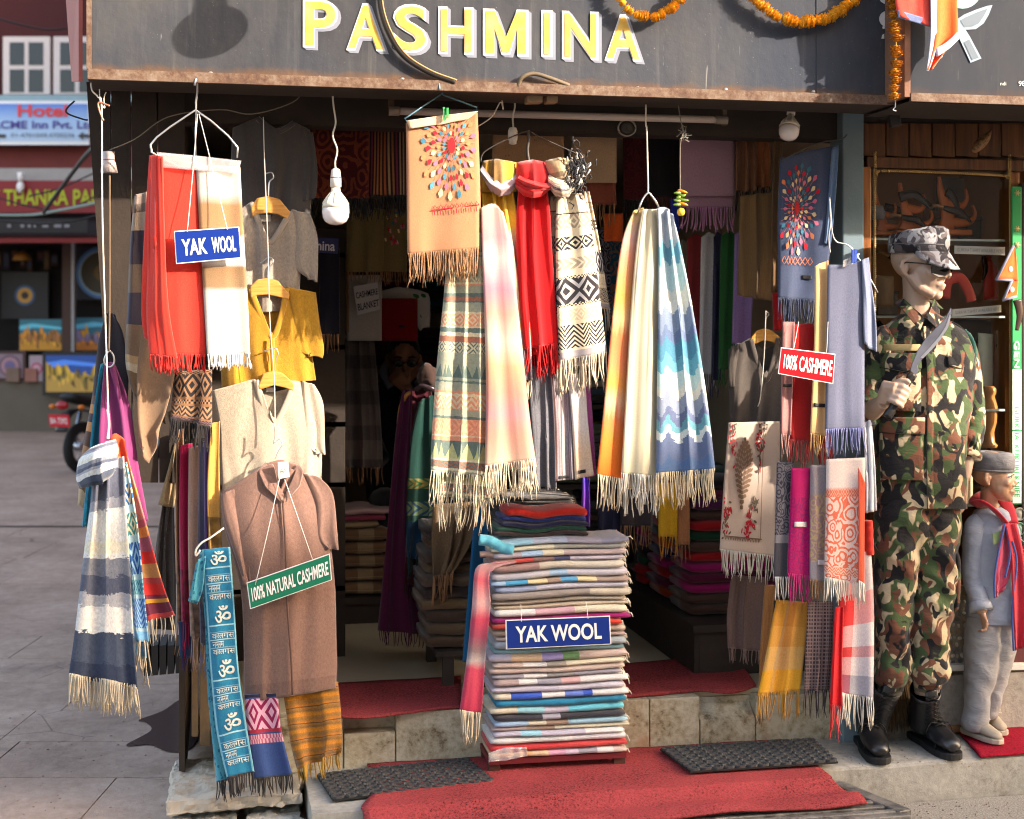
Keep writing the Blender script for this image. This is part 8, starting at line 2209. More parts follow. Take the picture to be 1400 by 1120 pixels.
panel('pocket',1198,1250,586,652,M_CAMO,.006,.010); panel('pocket_flap',1197,1251,568,590,M_CAMO,.012,.005)
panel('pocket',1280,1310,588,650,M_CAMO,.006,.010); panel('pocket_flap',1279,1312,570,593,M_CAMO,.012,.005)
panel('name_strip',1204,1248,470,479,plain('sand_strip',(160,140,96),.8,.12,40),.009,.003,8,2)
for x0,x1,tipx in ((1234,1259,1246),(1259,1282,1276)):
 s_ = -1 if x0 < 1250 else 1
 V = [onfront(1258 + s_ * 5,430,.062),onfront(1257 + s_ * 21,408,-.005),onfront(1257 + s_ * 28,418,.0),onfront(tipx - 2 * s_,452,.096),onfront(1258 + s_ * 2,437,.076)]
 c_ = flap('collar',V,M_CAMO,.006)
mk('collar_stand',*limb(smoothpath([onfront(1236,420,.02),onfront(1237,412,-.05),onfront(1257,408,-.085),onfront(1278,412,-.05),onfront(1281,421,.015)],4),[(.004,.020)] * 17,8,flat=FWD),M_CAMO,sol)
mk('shoulder_strap',*limb(smoothpath([at(1282,436,MV) - FWD * .02,at(1300,442,MV) - FWD * .03,at(1318,455,MV) - FWD * .02],4),[(.004,.018)] * 9,6,flat=Vector((0,0,1))),M_CAMO,sol)
M_LANY = pl('green_braid',(22,66,60),heather=.3)
lp = smoothpath([at(1318,452,MV - .02),at(1329,466,MV - .035),at(1332,488,MV - .05),at(1326,506,MV - .06),at(1318,498,MV - .075)],8)
mk('lanyard',*limb(lp,[.0085 * (1 + .18 * (i % 2)) for i in range(len(lp))],8),M_LANY,sol)
for y in (470,515,560,606,652):
 mk('button',*lathe(onfront(1258.5,y,front_d(1258.5,y) + .013),[(.0055,0),(.005,.002),(.002,.0015)],10,(RIGHT,Vector((0,0,1)),-FWD)),plain('button_olive',(70,70,52),.5),sol)
# trousers
def pant(rows,seed):return loft(rows,MV,48,10,2.2,.015,8.0,seed)
tr_ = MB()
tr_.add(pant([(1236,672,36,.12,.02),(1234,720,37,.12,.01),(1226,770,29,.098,.0),(1222,840,25,.088,-.01),(1220,880,22,.08,-.01),(1219,915,24,.085,-.01),(1218,930,21,.075,-.01),(1217,936,15,.055,-.01)],5))
tr_.add(pant([(1272,672,38,.12,.02),(1276,720,35,.12,.01),(1276,780,31,.108,.0),(1270,850,27,.098,-.01),(1267,885,26,.092,-.01),(1267,912,28,.098,-.01),(1268,926,24,.088,-.01),(1267,932,17,.06,-.01)],9))
tr_.add(loft([(1254,660,50,.105,.02),(1254,700,52,.112,.02),(1254,735,44,.10,.02),(1252,752,26,.07,.02)],MV,32,4))
trs = tr_.build('trousers',M_CAMO,sol,smooth=True); remesh(trs,.0055,1)
mk('cargo_pocket',*loft([(1299,752,7,.06,-.01),(1301,770,8,.07,-.01),(1300,822,7,.066,-.01),(1297,832,5,.05,-.01)],MV,16,3),M_CAMO,sol)
for x,y,r in ((1268,938,.050),(1218,942,.046)):
 mk('sock',*limb([at(x,y - 14,MV - .01),at(x - 1,y + 6,MV - .01)],[(r,r * .95),(r * .93,r * .9)],24),pl('olive_sock',(92,86,70),heather=.3),sol)
 mk('trouser_band',*limb([at(x,y - 8,MV - .01),at(x,y + 1,MV - .01)],[(r * 1.1,r * 1.05),(r * 1.02,r * .98)],24),M_CAMO,sol)
# boots
M_BOOT = mat('black_boot_leather',lambda c:c.bands(c.noise(14.0,c.obj,4.0,.7),[(.3,C(16,16,18)),(.55,C(30,30,32)),(.75,C(60,62,66))],True),rough=.32,spec=.5,bump=lambda c:(c.noise(50.0,c.obj,3.0),.2,.003))
M_SOLE = plain('rubber_sole',(24,24,25),.7)
M_LACE = plain('black_lace',(14,14,15),.8)
def boot(heel,toe,top,hpx):
 """heel and toe: points on the ground; top: centre of the shaft's mouth"""
 d = (toe - heel); ln = d.length; d.normalize(); s_ = Vector((-d.y,d.x,0)); U = Vector((0,0,1))
 n = 20
 shaft = heel + d * .062
 H = (top - shaft).z
 lean = (top - shaft); lean.z = 0
 prof = []
 for j in range(9):     # shaft from mouth down to the ankle
  t = j / 8
  z = H - (H - .085) * t
  prof.append((shaft + lean * (z / H) + U * z,.056 - .006 * sin(pi * t),.060 - .004 * sin(pi * t) + .012 * t))
 V,F = limb([p[0] for p in prof],[(p[1],p[2]) for p in prof],n,flat=s_,caps=False)
 up = mk('boot',V,F,M_BOOT,sol); solid(up,.004,-1)
 # foot: rings along the sole
 V,F = [],[]
 st_ = [(.0,.03,.060),(.02,.038,.085),(.06,.040,.115),(.10,.041,.125),(.14,.041,.105),(.18,.045,.080),(.22,.049,.066),(.26,.047,.060),(ln - .015,.036,.050),(ln,.018,.030)]
 for x,hw,h in st_:
  for k in range(n):
   a = 2 * pi * k / n
   z = .024 + h * (.5 + .5 * sin(a)) ** (.8)
   V.append(heel + d * x + s_ * (hw * math.copysign(abs(cos(a)) ** .8,cos(a))) * (1 - .25 * max(0,sin(a))) + U * z)
 for i in range(len(st_) - 1):
  for k in range(n):
   q,w_ = i * n + k,i * n + (k + 1) % n
   F.append((q,w_,w_ + n,q + n))
 F.append(tuple(range(n - 1,-1,-1))); F.append(tuple(range((len(st_) - 1) * n,len(st_) * n)))
 ft = mk('boot_foot',V,F,M_BOOT,up)
 sb = ft.modifiers.new('round','SUBSURF'); sb.levels = 1; sb.render_levels = 1
 pts_ = []
 for x,w_ in ((-.006,.026),(.01,.037),(.06,.043),(.13,.041),(.2,.049),(.25,.049),(ln - .03,.044),(ln - .008,.032),(ln + .003,.018),(ln + .005,.006)):
  pts_.append((x,w_))
 P = [heel + d * x + s_ * w_ for x,w_ in pts_] + [heel + d * x - s_ * w_ for x,w_ in reversed(pts_)]
 so_ = mk('sole',*prism(P,U * .024),M_SOLE,up,smooth=False); bevel(so_,.003)
 cap = [heel + d * (ln * .80) + s_ * (.047 * cos(a)) * (1 - .1 * sin(a)) + U * (.026 + .052 * sin(a)) for a in [pi * i / 10 for i in range(11)]]
 mk('toe_seam',*limb(cap,.0022,5),M_LACE,up)
 for j in range(11):
  t = j / 10
  if t < .62:
   z = H - .012 - (H - .12) * (t / .62); c0 = shaft + lean * (z / H) + U * z + d * .064
  else:
   q = (t - .62) / .38; z = .125 - .038 * q; c0 = heel + d * (.125 + .075 * q) + U * (z + .012)
  for sg in (-1,1):
   a_,b_ = c0 - s_ * .024 * sg - d * .006,c0 + s_ * .024 * sg - U * .014 * (1 if t < .62 else .3) + d * (.012 if t >= .62 else -.004)
   mk('lace',*limb([a_,(a_ + b_) / 2 + d * .006 + U * .004,b_],.0030,5),M_LACE,up)
 tg = mk('tongue',*limb([shaft + lean + U * (H + .012) + d * .052,shaft + lean * .7 + U * (H * .7) + d * .056,shaft + U * .13 + d * .06],[(.006,.026)] * 3,8,flat=d),M_BOOT,up)
 for a_ in (c0,):
  for sg in (-1,1):
   mk('lace',*limb(smoothpath([a_,a_ + s_ * .03 * sg + U * .006,a_ + s_ * .046 * sg - U * .012,a_ + s_ * .052 * sg - U * .03],3),.0026,5),M_LACE,up)
boot(onz(1178,1008,STEP_Z),onz(1204,1046,STEP_Z),at(1213,938,MV - .01),0)
boot(onz(1250,1006,STEP_Z),onz(1306,1040,STEP_Z),at(1265,944,MV - .01),0)
# cap and sunglasses
S3_,F3_,U3_ = HA
V,F = [],[]
n = 32
def capring(z,fx,fy,cy,lift=0.0):
 return [HL(fx * cos(2 * pi * k / n),cy + fy * sin(2 * pi * k / n),z + lift * sin(2 * pi * k / n)) for k in range(n)]
rings = [capring(.046,.086,.106,-.008),capring(.075,.088,.108,-.008,.004),capring(.100,.089,.108,-.008,.008),capring(.118,.084,.104,-.008,.014),capring(.126,.070,.09,-.008,.016),capring(.124,.04,.05,-.008,.012),capring(.122,.004,.005,-.008,.002)]
for r in rings:V += r
for i in range(len(rings) - 1):
 for k in range(n):F.append((i * n + k,i * n + (k + 1) % n,(i + 1) * n + (k + 1) % n,(i + 1) * n + k))
V = [p + Vector((1,1,1)) * .004 * mnoise.noise(p * 22) for p in V]
cp = mk('cap',V,F,M_CAMOG,sol); solid(cp,.003,0)
mk('cap_band',*limb([HL(.0885 * cos(2 * pi * k / 32),-.008 + .1085 * sin(2 * pi * k / 32),.078) for k in range(33)],[(.0025,.0025)] * 33,5,caps=False),plain('cap_seam',(90,88,92),.8),cp)
V,F = [],[]
for j in range(7):
 t = j / 6
 for i in range(15):
  a = radians(18 + 144 * i / 14)
  r = 1 + t * (.46 * sin(pi * i / 14) ** .8)
  V.append(HL(.087 * cos(a) * (1 + .08 * t * sin(pi * i / 14)),-.008 + .106 * sin(a) * r,.054 - .060 * t * sin(pi * i / 14) ** .7 - .010 * t * abs(cos(a))))
for j in range(6):
 for i in range(14):F.append((j * 15 + i,j * 15 + i + 1,(j + 1) * 15 + i + 1,(j + 1) * 15 + i))
solid(mk('visor',V,F,M_CAMOG,cp),.005,0)
mk('cap_badge',*ball(HL(.0,.101,.082),.018,.018,.003,14,8,(S3_,U3_,F3_)),plain('grey_badge',(110,108,110),.6),cp)
M_SHADE = mat('sunglass_lens',color=C(14,13,14),rough=.12,spec=.6)
sg = mk('sunglasses',*limb([HL(-.012,.113,.006),HL(0,.118,.009),HL(.012,.113,.006)],.003,6),M_SHADE,sol)
for s_ in (-1,1):
 V = [HL(s_ * x,y,z - .008) for x,y,z in ((.008,.116,.012),(.03,.113,.018),(.052,.100,.016),(.067,.084,.008),(.064,.086,-.014),(.046,.102,-.026),(.024,.113,-.022),(.010,.117,-.008))]
 if s_ < 0:V = V[::-1]
 mk('lens',*prism(V,F3_ * -.003),M_SHADE,sg,smooth=False)
 mk('temple',*limb([HL(s_ * .064,.08,.008),HL(s_ * .078,.04,.012),HL(s_ * .083,-.005,.014),HL(s_ * .083,-.022,.004)],.0026,5),M_SHADE,sg)
# the curved knife in the fist
kn = thing('curved_knife','curved steel knife with a black grip held up by the soldier mannequin','knife',GR)
M_STEELB = mat('blade_steel',lambda c:c.bands(c.noise(8.0,c.obj,3.0),[(.3,C(66,70,82)),(.7,C(96,100,112))],True),rough=.38,metal=.6)
def kp(px,py):return at(px,py,MV - .165)
outl = [(1243,514),(1246,500),(1254,480),(1266,462),(1280,448),(1292,436),(1298,424),(1300.5,421),(1301,430),(1296,448),(1286,464),(1274,478),(1262,490),(1255,500),(1256,507),(1251,516)]
bl_ = mk('blade',*prism([kp(x,y) for x,y in outl],FWD * .006),M_STEELB,kn,smooth=False); bevel(bl_,.002,2)
mk('blade_edge',*prism([kp(x,y) - FWD * .0005 for x,y in ((1300,432),(1296,448),(1286,464),(1274,478),(1262,490),(1258,489),(1272,474),(1284,460),(1293,446),(1298,430))],-FWD * .0008),plain('ground_edge',(130,134,144),.3,.08,metal=.6),kn,smooth=False)
mk('grip',*limb(smoothpath([kp(1248,512),kp(1240,524),kp(1229,542),kp(1219,560),kp(1212,571)],5),[(.012,.014)] * 6 + [(.0135,.015)] * 10 + [(.014,.018)] * 4 + [(.010,.013)],12),plain('black_grip',(22,20,20),.35),kn)
mk('bolster',*limb([kp(1249,511),kp(1244,518)],[(.010,.017),(.012,.017)],10),plain('dark_brass',(60,54,46),.4,metal=.5),kn)
# broom behind
br = thing('broom','long grass broom leaning behind the soldier mannequin legs','broom',at(1228,1006,.25))
b = MB(); rr = random.Random(5)
for k in range(170):
 a = rr.uniform(-1,1); dz = rr.uniform(-.03,.03)
 p0 = at(1212 + a * 3,800,.27); p1 = at(1222 + a * 14,900,.26 + dz * .6); p2 = at(1228 + a * 32,1000 + rr.uniform(-10,4),.25 + dz)
 b.add(limb(smoothpath([p0,p1,p2],3),[.0022,.0024,.0026,.0026,.0024,.002,.001],3))
q = b.build('bristles',mat('dry_grass',lambda c:c.bands(c.noise(30.0,c.obj,3.0),[(.3,C(62,46,30)),(.6,C(104,82,54))],True),rough=.8),br,smooth=True); q['kind'] = 'stuff'
mk('handle',*limb([at(1212,805,.27),at(1206,690,.28)],[.018,.014],10),plain('broom_cane',(120,90,54),.6),br)
mk('binding',*limb([at(1212,806,.268),at(1214,822,.268)],[.024,.026],12),plain('broom_binding',(90,40,34),.7),br)
o = mk('wooden_stick',*limb([onz(1280,1000,STEP_Z + .02),onz(1330,994,STEP_Z + .02)],.017,10),plain('stick_wood',(140,100,66),.6)); tag(o,'wooden broom stick end lying between the two mannequins on the step','stick')
# --- child mannequin
CV = .20
kid = thing('mannequin','child mannequin in pale grey suit, grey cap and red neckerchief at the right edge','mannequin',onz(1345,1008,STEP_Z + .014))
KC = at(1358,652,CV)
kb,KL,KA = head_blobs(KC,.80,radians(62),.03,True)
V,F = loft([(1354,668,11,.036,.01),(1354,690,12,.038,.02),(1358,706,20,.045,.03),(1362,750,24,.06,.03),(1362,840,24,.06,.03),(1358,880,24,.06,.03)],CV,18,4)
kb.add((V,F))
for x0,x1,dv_ in ((1346,1336,.0),(1368,1356,.045)):
 kb.add(limb([at(x0,870,CV + .02),at(x1 + 4,940,CV + dv_),at(x1 - 2,978,CV + dv_)],[.045,.035,.02],10))
ks,ke,kw = at(1333,722,CV + .01),at(1330,790,CV),at(1343,838,CV - .06)
kb.add(limb([ks,ke],[.036,.03],10)); kb.add(limb([ke,kw],[.03,.02],10))
hd = (at(1348,858,CV - .075) - kw).normalized()
sd = -FWD
a_ = hd; s__ = (sd - a_ * sd.dot(a_)).normalized(); nn = a_.cross(s__)
kb.add(limb([kw,kw + hd * .03,kw + hd * .048],[(.012,.017),(.012,.024),(.010,.024)],10,flat=nn))
for i,off in enumerate((.018,.006,-.006,-.018)):
 p = kw + hd * .046 + s__ * off
 q = [p - hd * .01,p,p + (hd * .8 + nn * .5) * .020,p + (hd * .8 + nn * .5) * .020 + (hd * .1 + nn) * .014,p + (hd * .55 + nn * 1.3) * .018]
 kb.add(limb(q,[.0062,.0064,.0060,.0056,.0046],7))
kb.add(limb([kw + hd * .018 + s__ * .016,kw + hd * .034 + s__ * .028,kw + hd * .05 + s__ * .026 + nn * .006],[.0075,.0065,.005],7))
kbody = kb.build('body',M_SKIN2,kid,smooth=True); remesh(kbody,.0034,5)
# eyes and brows painted on the child's face as small pieces
for s_ in (-1,1):
 e = mk('eye',*ball(KL(s_ * .031,.078,.008),.0125 * .8,.008 * .8,.007 * .8,12,8,KA),plain('eye_white',(214,208,200),.25,.02),kid)
 mk('iris',*ball(KL(s_ * .031,.084,.008),.006 * .8,.004 * .8,.0062 * .8,10,6,KA),plain('iris_dark',(44,30,24),.2),e)
 mk('lash',*limb([KL(s_ * .018,.087,.013),KL(s_ * .031,.0895,.0165),KL(s_ * .046,.082,.012)],.0018,5),plain('lash_dark',(40,28,24),.6),e)
M_KS = mat('pale_grey_drill',lambda c:c.bands(c.noise(6.0,c.obj,3.0),[(.3,C(136,142,154)),(.7,C(164,170,182))],True),rough=.85,spec=.2,bump=wrink)
M_KT = mat('stone_grey_drill',lambda c:c.bands(c.noise(6.0,c.obj,3.0),[(.3,C(134,133,134)),(.7,C(160,159,160))],True),rough=.85,spec=.2,bump=wrink)
mk('shirt',*loft([(1357,694,13,.042,.02),(1358,703,25,.055,.02),(1360,714,32,.068,.02),(1361,740,35,.080,.02),(1361,800,34,.082,.01),(1360,836,36,.086,.01),(1360,850,34,.082,.01)],CV,44,8,2.3,.006,11.0,4),M_KS,kid)
def sleeve(pth,rad,m,par,seed=0,n=24,nm='sleeve'):
 P = smoothpath(pth,6)
 R_ = []
 for i in range(len(P)):
  j = min(len(rad) - 2,i // 6); f = i / 6 - j; R_.append(rad[j] * (1 - f) + rad[j + 1] * f)
 V,F = limb(P,R_,n)
 V = [p + Vector((1,1,.3)) * (.005 * mnoise.noise(Vector((p.x * 26,p.y * 26 + seed,p.z * 38)))) for p in V]
 return mk(nm,V,F,m,par)
sleeve([ks + Vector((.02,0,.02)),ks,(ks + ke) / 2 - RIGHT * .004,ke,(ke + kw) / 2,ke * .2 + kw * .8],[.036,.041,.040,.037,.037,.036],M_KS,kid)
mk('cuff',*limb([ke * .30 + kw * .70,ke * .05 + kw * .95],[(.039,.041),(.041,.043)],22),M_KS,kid)
kt = MB()
kt.add(loft([(1347,842,23,.075,.02),(1345,880,23,.078,.02),(1340,930,20,.07,.01),(1335,972,16,.058,.0),(1332,988,18,.062,.0),(1332,998,15,.052,.0)],CV,36,8,2.2,.006,11,3))
kt.add(loft([(1372,842,22,.075,.03),(1371,880,21,.075,.03),(1365,930,18,.065,.04),(1357,972,15,.055,.05),(1353,985,15,.05,.05)],CV,36,8,2.2,.006,11,8))
kts = kt.build('trousers',M_KT,kid,smooth=True); remesh(kts,.0055,1)
# neckerchief and pennant scarf
M_KR = pl('neckerchief_red',(180,44,56),grain=300)
kn_ = mk('neckerchief',*limb(smoothpath([at(1376,716,CV - .06),at(1362,700,CV - .055),at(1345,688,CV - .03),at(1332,690,CV + .03),at(1340,680,CV + .07),at(1360,676,CV + .07),at(1376,690,CV + .02),at(1384,716,CV - .05)],5),[(.007,.024)] * 36,10,flat=Vector((0,0,1))),M_KR,kid)
sheet('scarf_end',[[(1374,716,-.01),(1390,716,.0)],[(1382,760,-.01),(1400,760,.0)],[(1384,830,-.01),(1406,830,.0)],[(1388,890,0),(1400,884,0)]],CV - .09,M_KR,parent=kid,folds=1.6,amp=.012)
M_KB2 = pl('neckerchief_blue',(70,84,140),grain=300)
sheet('scarf_end',[[(1371,716,.0),(1378,716)],[(1364,750),(1384,760)],[(1360,790),(1380,790)],[(1362,818),(1370,806)]],CV - .085,pl('neckerchief_rose',(196,76,100),grain=300),parent=kid,folds=1.2,amp=.012)
for pth in ([(1374,716),(1366,750),(1360,788),(1360,818)],[(1384,740),(1390,770),(1384,830),(1386,890)],[(1376,722),(1381,756),(1374,790)]):
 mk('scarf_border',*limb(smoothpath([at(x,y,CV - .10) for x,y in pth],5),[(.003,.0045)] * (5 * (len(pth) - 1) + 1),6,flat=FWD),M_KB2,kid)
mk('green_badge',*prism([at(1357,730,CV - .078),at(1369,726,CV - .08),at(1371,738,CV - .085),at(1358,745,CV - .083)],FWD * .003),plain('badge_green',(130,150,100),.7,.2,60),kid,smooth=False)
# side cap with a small star
rg = []
n = 28
for z,fx,fy,cy in ((.030,.078,.100,-.01),(.060,.082,.104,-.01),(.092,.084,.106,-.012),(.112,.078,.100,-.014),(.116,.05,.07,-.014),(.110,.004,.006,-.014)):
 rg.append([KL(fx * cos(2 * pi * k / n),cy + fy * sin(2 * pi * k / n),z) for k in range(n)])
V = [p for r in rg for p in r]; F = [(i * n + k,i * n + (k + 1) % n,(i + 1) * n + (k + 1) % n,(i + 1) * n + k) for i in range(len(rg) - 1) for k in range(n)]
kc = mk('cap',V,F,mat('grey_felt',lambda c:c.bands(c.noise(20.0,c.obj,4.0),[(.3,C(92,90,92)),(.7,C(118,116,118))],True),rough=.9,bump=wrink),kid); solid(kc,.004,0)
mk('cap_fold',*limb([KL(.0805 * cos(2 * pi * k / 28),-.01 + .1025 * sin(2 * pi * k / 28),.034) for k in range(29)],[(.003,.005)] * 29,5,caps=False),MATS['grey_felt'],kc)
star = []
for k in range(10):
 a = pi / 2 + 2 * pi * k / 10; r = .0155 if k % 2 == 0 else .006
 star.append((r * cos(a),r * sin(a)))
ca_ = radians(62); cpos = KL(.046,.084,.072); sx_ = KL(1,-.6,0) - KL(0,0,0); sx_.normalize()
mk('star',*prism([cpos + sx_ * x * .8 + Vector((0,0,y * .8)) for x,y in star],-FWD * .004),plain('star_black',(30,30,32),.4),kc,smooth=False)
# shoes
M_CANV = plain('beige_canvas',(164,152,134),.8,.1,40,bs=.3)
def shoe(heel,toe,k=1.0):
 d = toe - heel; ln = d.length; d.normalize(); s_ = Vector((-d.y,d.x,0)); U = Vector((0,0,1)); n = 18
 st_ = [(.0,.02,.05),(.02,.027,.062),(.06,.029,.066),(ln * .55,.030,.052),(ln * .75,.032,.036),(ln * .92,.026,.030),(ln,.012,.018)]
 V = []
 for x,hw,h in st_:
  for q in range(n):
   a = 2 * pi * q / n
   V.append(heel + d * x + s_ * hw * cos(a) * (1 - .2 * max(0,sin(a))) + U * (.014 + h * (.5 + .5 * sin(a))))
 F = [(i * n + q,i * n + (q + 1) % n,(i + 1) * n + (q + 1) % n,(i + 1) * n + q) for i in range(len(st_) - 1) for q in range(n)]
 F.append(tuple(range(n - 1,-1,-1))); F.append(tuple(range((len(st_) - 1) * n,len(st_) * n)))
 so = mk('shoe',V,F,M_CANV,kid); mm = so.modifiers.new('round','SUBSURF'); mm.levels = 1; mm.render_levels = 1
 pts_ = [(-.004,.018),(.02,.030),(.07,.031),(ln * .7,.036),(ln * .93,.029),(ln + .005,.012)]
 P = [heel + d * x + s_ * w_ for x,w_ in pts_] + [heel + d * x - s_ * w_ for x,w_ in reversed(pts_)]
 bevel(mk('sole',*prism(P,U * .018),plain('shoe_sole',(176,166,148),.6,.1),so,smooth=False),.003)
 for j in range(4):
  c0 = heel + d * (ln * (.42 + .09 * j)) + U * (.076 - .010 * j)
  mk('lace',*limb([c0 - s_ * .016,c0 + U * .004,c0 + s_ * .016],.002,5),plain('shoe_lace',(196,190,176),.8),so)
 c0 = heel + d * ln * .42 + U * .084
 mk('toggle',*ball(c0,.007,.007,.009,10,6),plain('toggle_black',(34,30,28),.4),so)
 mk('lace',*limb(smoothpath([c0,c0 + s_ * .03 + U * .01,c0 + s_ * .035 - U * .02 + d * .02,c0 + d * .03],3),.002,5),MATS['shoe_lace'],so)
zk = STEP_Z + .018
shoe(onz(1318,1000,zk),onz(1368,1018,zk)); shoe(onz(1340,990,zk),onz(1372,1006,zk))
# --- the shopkeeper sitting in the dark
PV = 2.45
man = thing('person','man in dark jacket and glasses sitting inside the shop, hand over his mouth','person',Vector((at(545,560,PV).x,PV,FLZ)))
MC = at(552,492,PV)
mb_,ML,MA = head_blobs(MC,1.0,radians(8),.18)
mb_.add(loft([(550,505,12,.055,.02),(548,520,16,.06,.03),(546,540,34,.09,.04),(545,600,36,.11,.04),(545,690,36,.11,.04)],PV,18,4))
# right hand lifted to the mouth: elbow on the knee
el_,wr_ = at(568,590,PV - .15),at(556,528,PV - .15)
mb_.add(limb([at(578,540,PV + .02),at(582,575,PV - .04),el_],[.05,.045,.04],10)); mb_.add(limb([el_,wr_],[.038,.026],10))
a_ = (at(548,506,PV - .145) - wr_).normalized(); s__ = RIGHT; s__ = (s__ - a_ * s__.dot(a_)).normalized()
hand_blobs(mb_,wr_ - a_ * .02,None,a_ * 1 - RIGHT * .5,RIGHT * .3 + Vector((0,0,.9)),.95,(.5,.7,.5),.02)
mb_.add(limb([wr_ + a_ * .02 + RIGHT * .02,wr_ + a_ * .05 + RIGHT * .035,wr_ + a_ * .085 + RIGHT * .04],[.012,.011,.008],8))
# thighs and shins of the seated man
for sx_ in (-1,1):
 hip = Vector((MC.x + .09 * sx_,PV + .05,.80)); kne = Vector((MC.x + .13 * sx_,PV - .38,.82)); ank = Vector((MC.x + .13 * sx_,PV - .36,FLZ + .08))
 mb_.add(limb([hip,kne],[.075,.055],10)); mb_.add(limb([kne,ank],[.052,.04],10))
mbody = mb_.build('body',M_MAN,man,smooth=True); remesh(mbody,.006,3)
M_JACK = pl('dark_jacket',(22,24,34),bump=.5)
mk('jacket',*loft([(549,512,16,.07,.03),(547,524,26,.09,.04),(545,540,40,.115,.04),(544,580,44,.14,.04),(544,640,44,.145,.04),(544,690,44,.15,.04)],PV,32,6,2.3,.008,8,2),M_JACK,man)
sleeve([at(578,536,PV + .03),at(584,560,PV - .02),el_ + Vector((0,.01,-.01)),el_ * .6 + wr_ * .4,el_ * .2 + wr_ * .8],[.066,.066,.060,.052,.044],M_JACK,man)
mk('sleeve',*limb(smoothpath([at(510,538,PV + .03),at(503,585,PV),at(516,630,PV - .14)],5),[.06] * 11,18),M_JACK,man)
mk('hood',*limb(smoothpath([at(534,530,PV - .06),at(524,508,PV - .02),at(536,492,PV + .08),at(568,492,PV + .08),at(580,508,PV - .01),at(570,526,PV - .06)],5),[(.014,.020)] * 26,10),pl('grey_hood',(128,132,148)),man)
V,F = ball(ML(0,-.022,.046),.082,.096,.084,22,14,MA)
V2 = []
for p in V:
 q = p - MC; f = q.dot(MA[1]); z = q.dot(MA[2])
 V2.append(p if z > .035 or f < .02 else p - MA[1] * .035)
mk('hair',V2,F,pl('black_hair',(16,14,14),bump=.8),man)
gl_ = mk('glasses',*limb([ML(-.01,.112,.008),ML(.01,.112,.008)],.0025,5),M_SHADE,man)
for s_ in (-1,1):
 mk('rim',*limb([ML(s_ * .034 + .024 * cos(w * pi / 8),.106 - .004 * abs(cos(w * pi / 8)),.002 + .017 * sin(w * pi / 8)) for w in range(17)],.0026,5),M_SHADE,gl_)
 mk('lens',*ball(ML(s_ * .034,.103,.002),.022,.002,.015,12,6,(MA[0],MA[1],MA[2])),M_SHADE,gl_)
 mk('temple',*limb([ML(s_ * .058,.098,.006),ML(s_ * .08,.0,.012)],.0022,5),M_SHADE,gl_)
 mk('eyebrow',*limb([ML(s_ * .016,.097,.03),ML(s_ * .034,.096,.035),ML(s_ * .054,.08,.028)],.004,6),MATS['black_hair'],man)
sl = thing('stool','low dark stool under the seated man','stool',Vector((MC.x,PV + .05,FLZ)))
mk('seat',*box(MC.x - .18,MC.x + .18,PV - .1,PV + .24,.70,.74),M_BLACKWOOD,sl,smooth=False)
for x in (-.15,.15):
 for y in (-.06,.2):mk('leg',*box(MC.x + x - .015,MC.x + x + .015,PV + y - .015,PV + y + .015,FLZ,.699),M_BLACKWOOD,sl,smooth=False)
for s_ in (-1,1):
 mk('trouser_leg',*limb(smoothpath([Vector((MC.x + .09 * s_,PV + .06,.80)),Vector((MC.x + .12 * s_,PV - .2,.825)),Vector((MC.x + .13 * s_,PV - .39,.81)),Vector((MC.x + .13 * s_,PV - .40,.60)),Vector((MC.x + .13 * s_,PV - .37,FLZ + .1))],4),[.085] * 17,14),pl('dark_trousers',(34,34,40)),man)
 mk('shoe',*limb([Vector((MC.x + .13 * s_,PV - .33,FLZ + .04)),Vector((MC.x + .13 * s_,PV - .46,FLZ + .04)),Vector((MC.x + .13 * s_,PV - .56,FLZ + .03))],[(.04,.04),(.042,.036),(.03,.024)],12),M_BOOT,man)
# --- motorbike across the lane, seen from behind
MD = 16.6
mbk = thing('motorbike','dark parked motorbike with a red number plate, seen from behind in the lane','motorbike',atd(112,636,MD))
g0 = atd(112,640,MD); g0.z = 0
AX = (FWD * .92 + RIGHT * .38).normalized(); AS = Vector((-AX.y,AX.x,0)) * -1; UZ = Vector((0,0,1))
def mp(x,y,z):return g0 + AS * x + AX * y + UZ * z
M_MB = plain('black_paint',(22,22,26),.3,.1,metal=.2); M_TYR = plain('tyre',(20,20,20),.85); M_CHR = plain('chrome',(150,150,155),.2,.05,metal=.9)
for y in (.0,1.28):
 w = mk('wheel',*limb([mp(0,y + .24 * cos(2 * pi * k / 24),.30 + .24 * sin(2 * pi * k / 24)) for k in range(25)],.058,10,caps=False),M_TYR,mbk)
 mk('rim',*limb([mp(0,y + .18 * cos(2 * pi * k / 24),.30 + .18 * sin(2 * pi * k / 24)) for k in range(25)],.014,6,caps=False),M_CHR,w)
 for k in range(6):mk('spoke',*limb([mp(0,y,.30),mp(0,y + .18 * cos(k * pi / 3),.30 + .18 * sin(k * pi / 3))],.006,4),M_CHR,w)
mk('seat',*limb(smoothpath([mp(0,-.28,.90),mp(0,0,.84),mp(0,.36,.78),mp(0,.55,.80)],4),[(.04,.09)] + [(.06,.13)] * 11 + [(.04,.09)],12,flat=UZ),plain('black_seat',(18,18,18),.6),mbk)
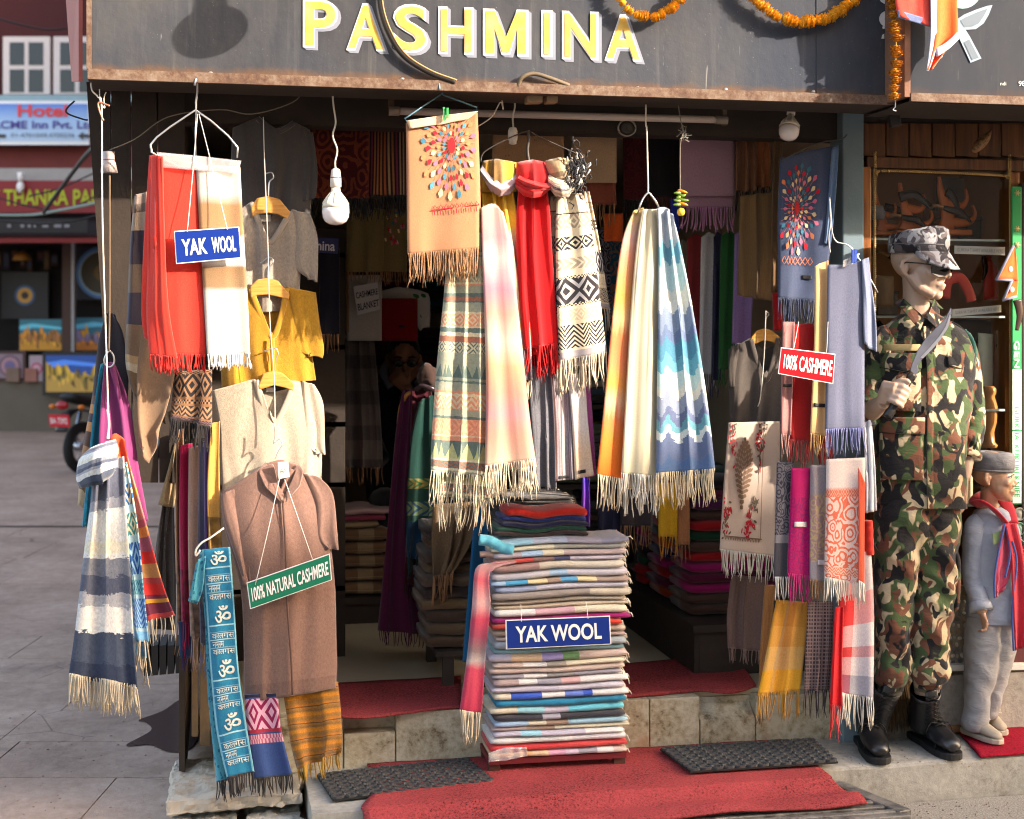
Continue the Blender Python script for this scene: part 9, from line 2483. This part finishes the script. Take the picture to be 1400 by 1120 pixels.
mk('tank',*limb(smoothpath([mp(0,.50,.82),mp(0,.7,.88),mp(0,.95,.88),mp(0,1.05,.82)],4),[(.08,.10),(.1,.12),(.12,.14),(.13,.15),(.14,.16),(.14,.16),(.14,.16),(.13,.15),(.13,.15),(.12,.14),(.1,.12),(.08,.1),(.05,.08)],14,flat=UZ),plain('dark_tank',(40,16,22),.25),mbk)
mk('engine',*limb([mp(0,.40,.38),mp(0,.62,.42),mp(0,.84,.40)],[(.12,.13),(.16,.15),(.10,.11)],10,flat=UZ),plain('engine_grey',(60,60,62),.5,metal=.5),mbk)
for s_ in (-1,1):
 mk('fork',*limb([mp(.09 * s_,1.28,.30),mp(.09 * s_,1.02,.95)],.02,8),M_CHR,mbk)
 mk('shock',*limb([mp(.12 * s_,.02,.34),mp(.12 * s_,.12,.72)],.028,8),M_CHR,mbk)
 mk('indicator',*ball(mp(.20 * s_,-.26,.78),.04,.03,.03,10,6),plain('amber',(200,110,30),.3),mbk)
 mk('mirror',*ball(mp(.36 * s_,.92,1.24),.06,.015,.04,10,6),M_MB,mbk)
 mk('mirror_stalk',*limb([mp(.26 * s_,.94,1.04),mp(.36 * s_,.92,1.22)],.007,5),M_MB,mbk)
mk('handlebar',*limb(smoothpath([mp(-.36,.86,1.02),mp(-.15,.98,1.05),mp(.15,.98,1.05),mp(.36,.86,1.02)],4),.014,8),M_MB,mbk)
mk('rear_mudguard',*limb(smoothpath([mp(0,-.36,.50),mp(0,-.30,.66),mp(0,-.12,.74),mp(0,.1,.70)],4),[(.012,.085)] * 13,8,flat=AX),M_MB,mbk)
mk('tail_light',*ball(mp(0,-.34,.80),.09,.04,.05,12,8,(AS,AX,UZ)),plain('tail_red',(150,16,24),.25),mbk)
pq = [mp(-.14,-.40,.70),mp(.14,-.40,.70),mp(.14,-.38,.56),mp(-.14,-.38,.56)]
if (pq[1] - pq[0]).dot(RIGHT) < 0:pq = [pq[1],pq[0],pq[3],pq[2]]
npl = mk('number_plate',*prism(pq,AX * .012),plain('plate_red',(190,30,44),.4,.05),mbk,smooth=False)
text_quad('BA 7392',*quad_in(pq,.08,.92,.25,.75),-AX * .004,plain('plate_white',(220,200,200),.5),npl,bold=.02)
mk('exhaust',*limb([mp(.17,-.30,.34),mp(.17,.1,.32),mp(.14,.5,.30)],[.05,.05,.025],10),M_CHR,mbk)
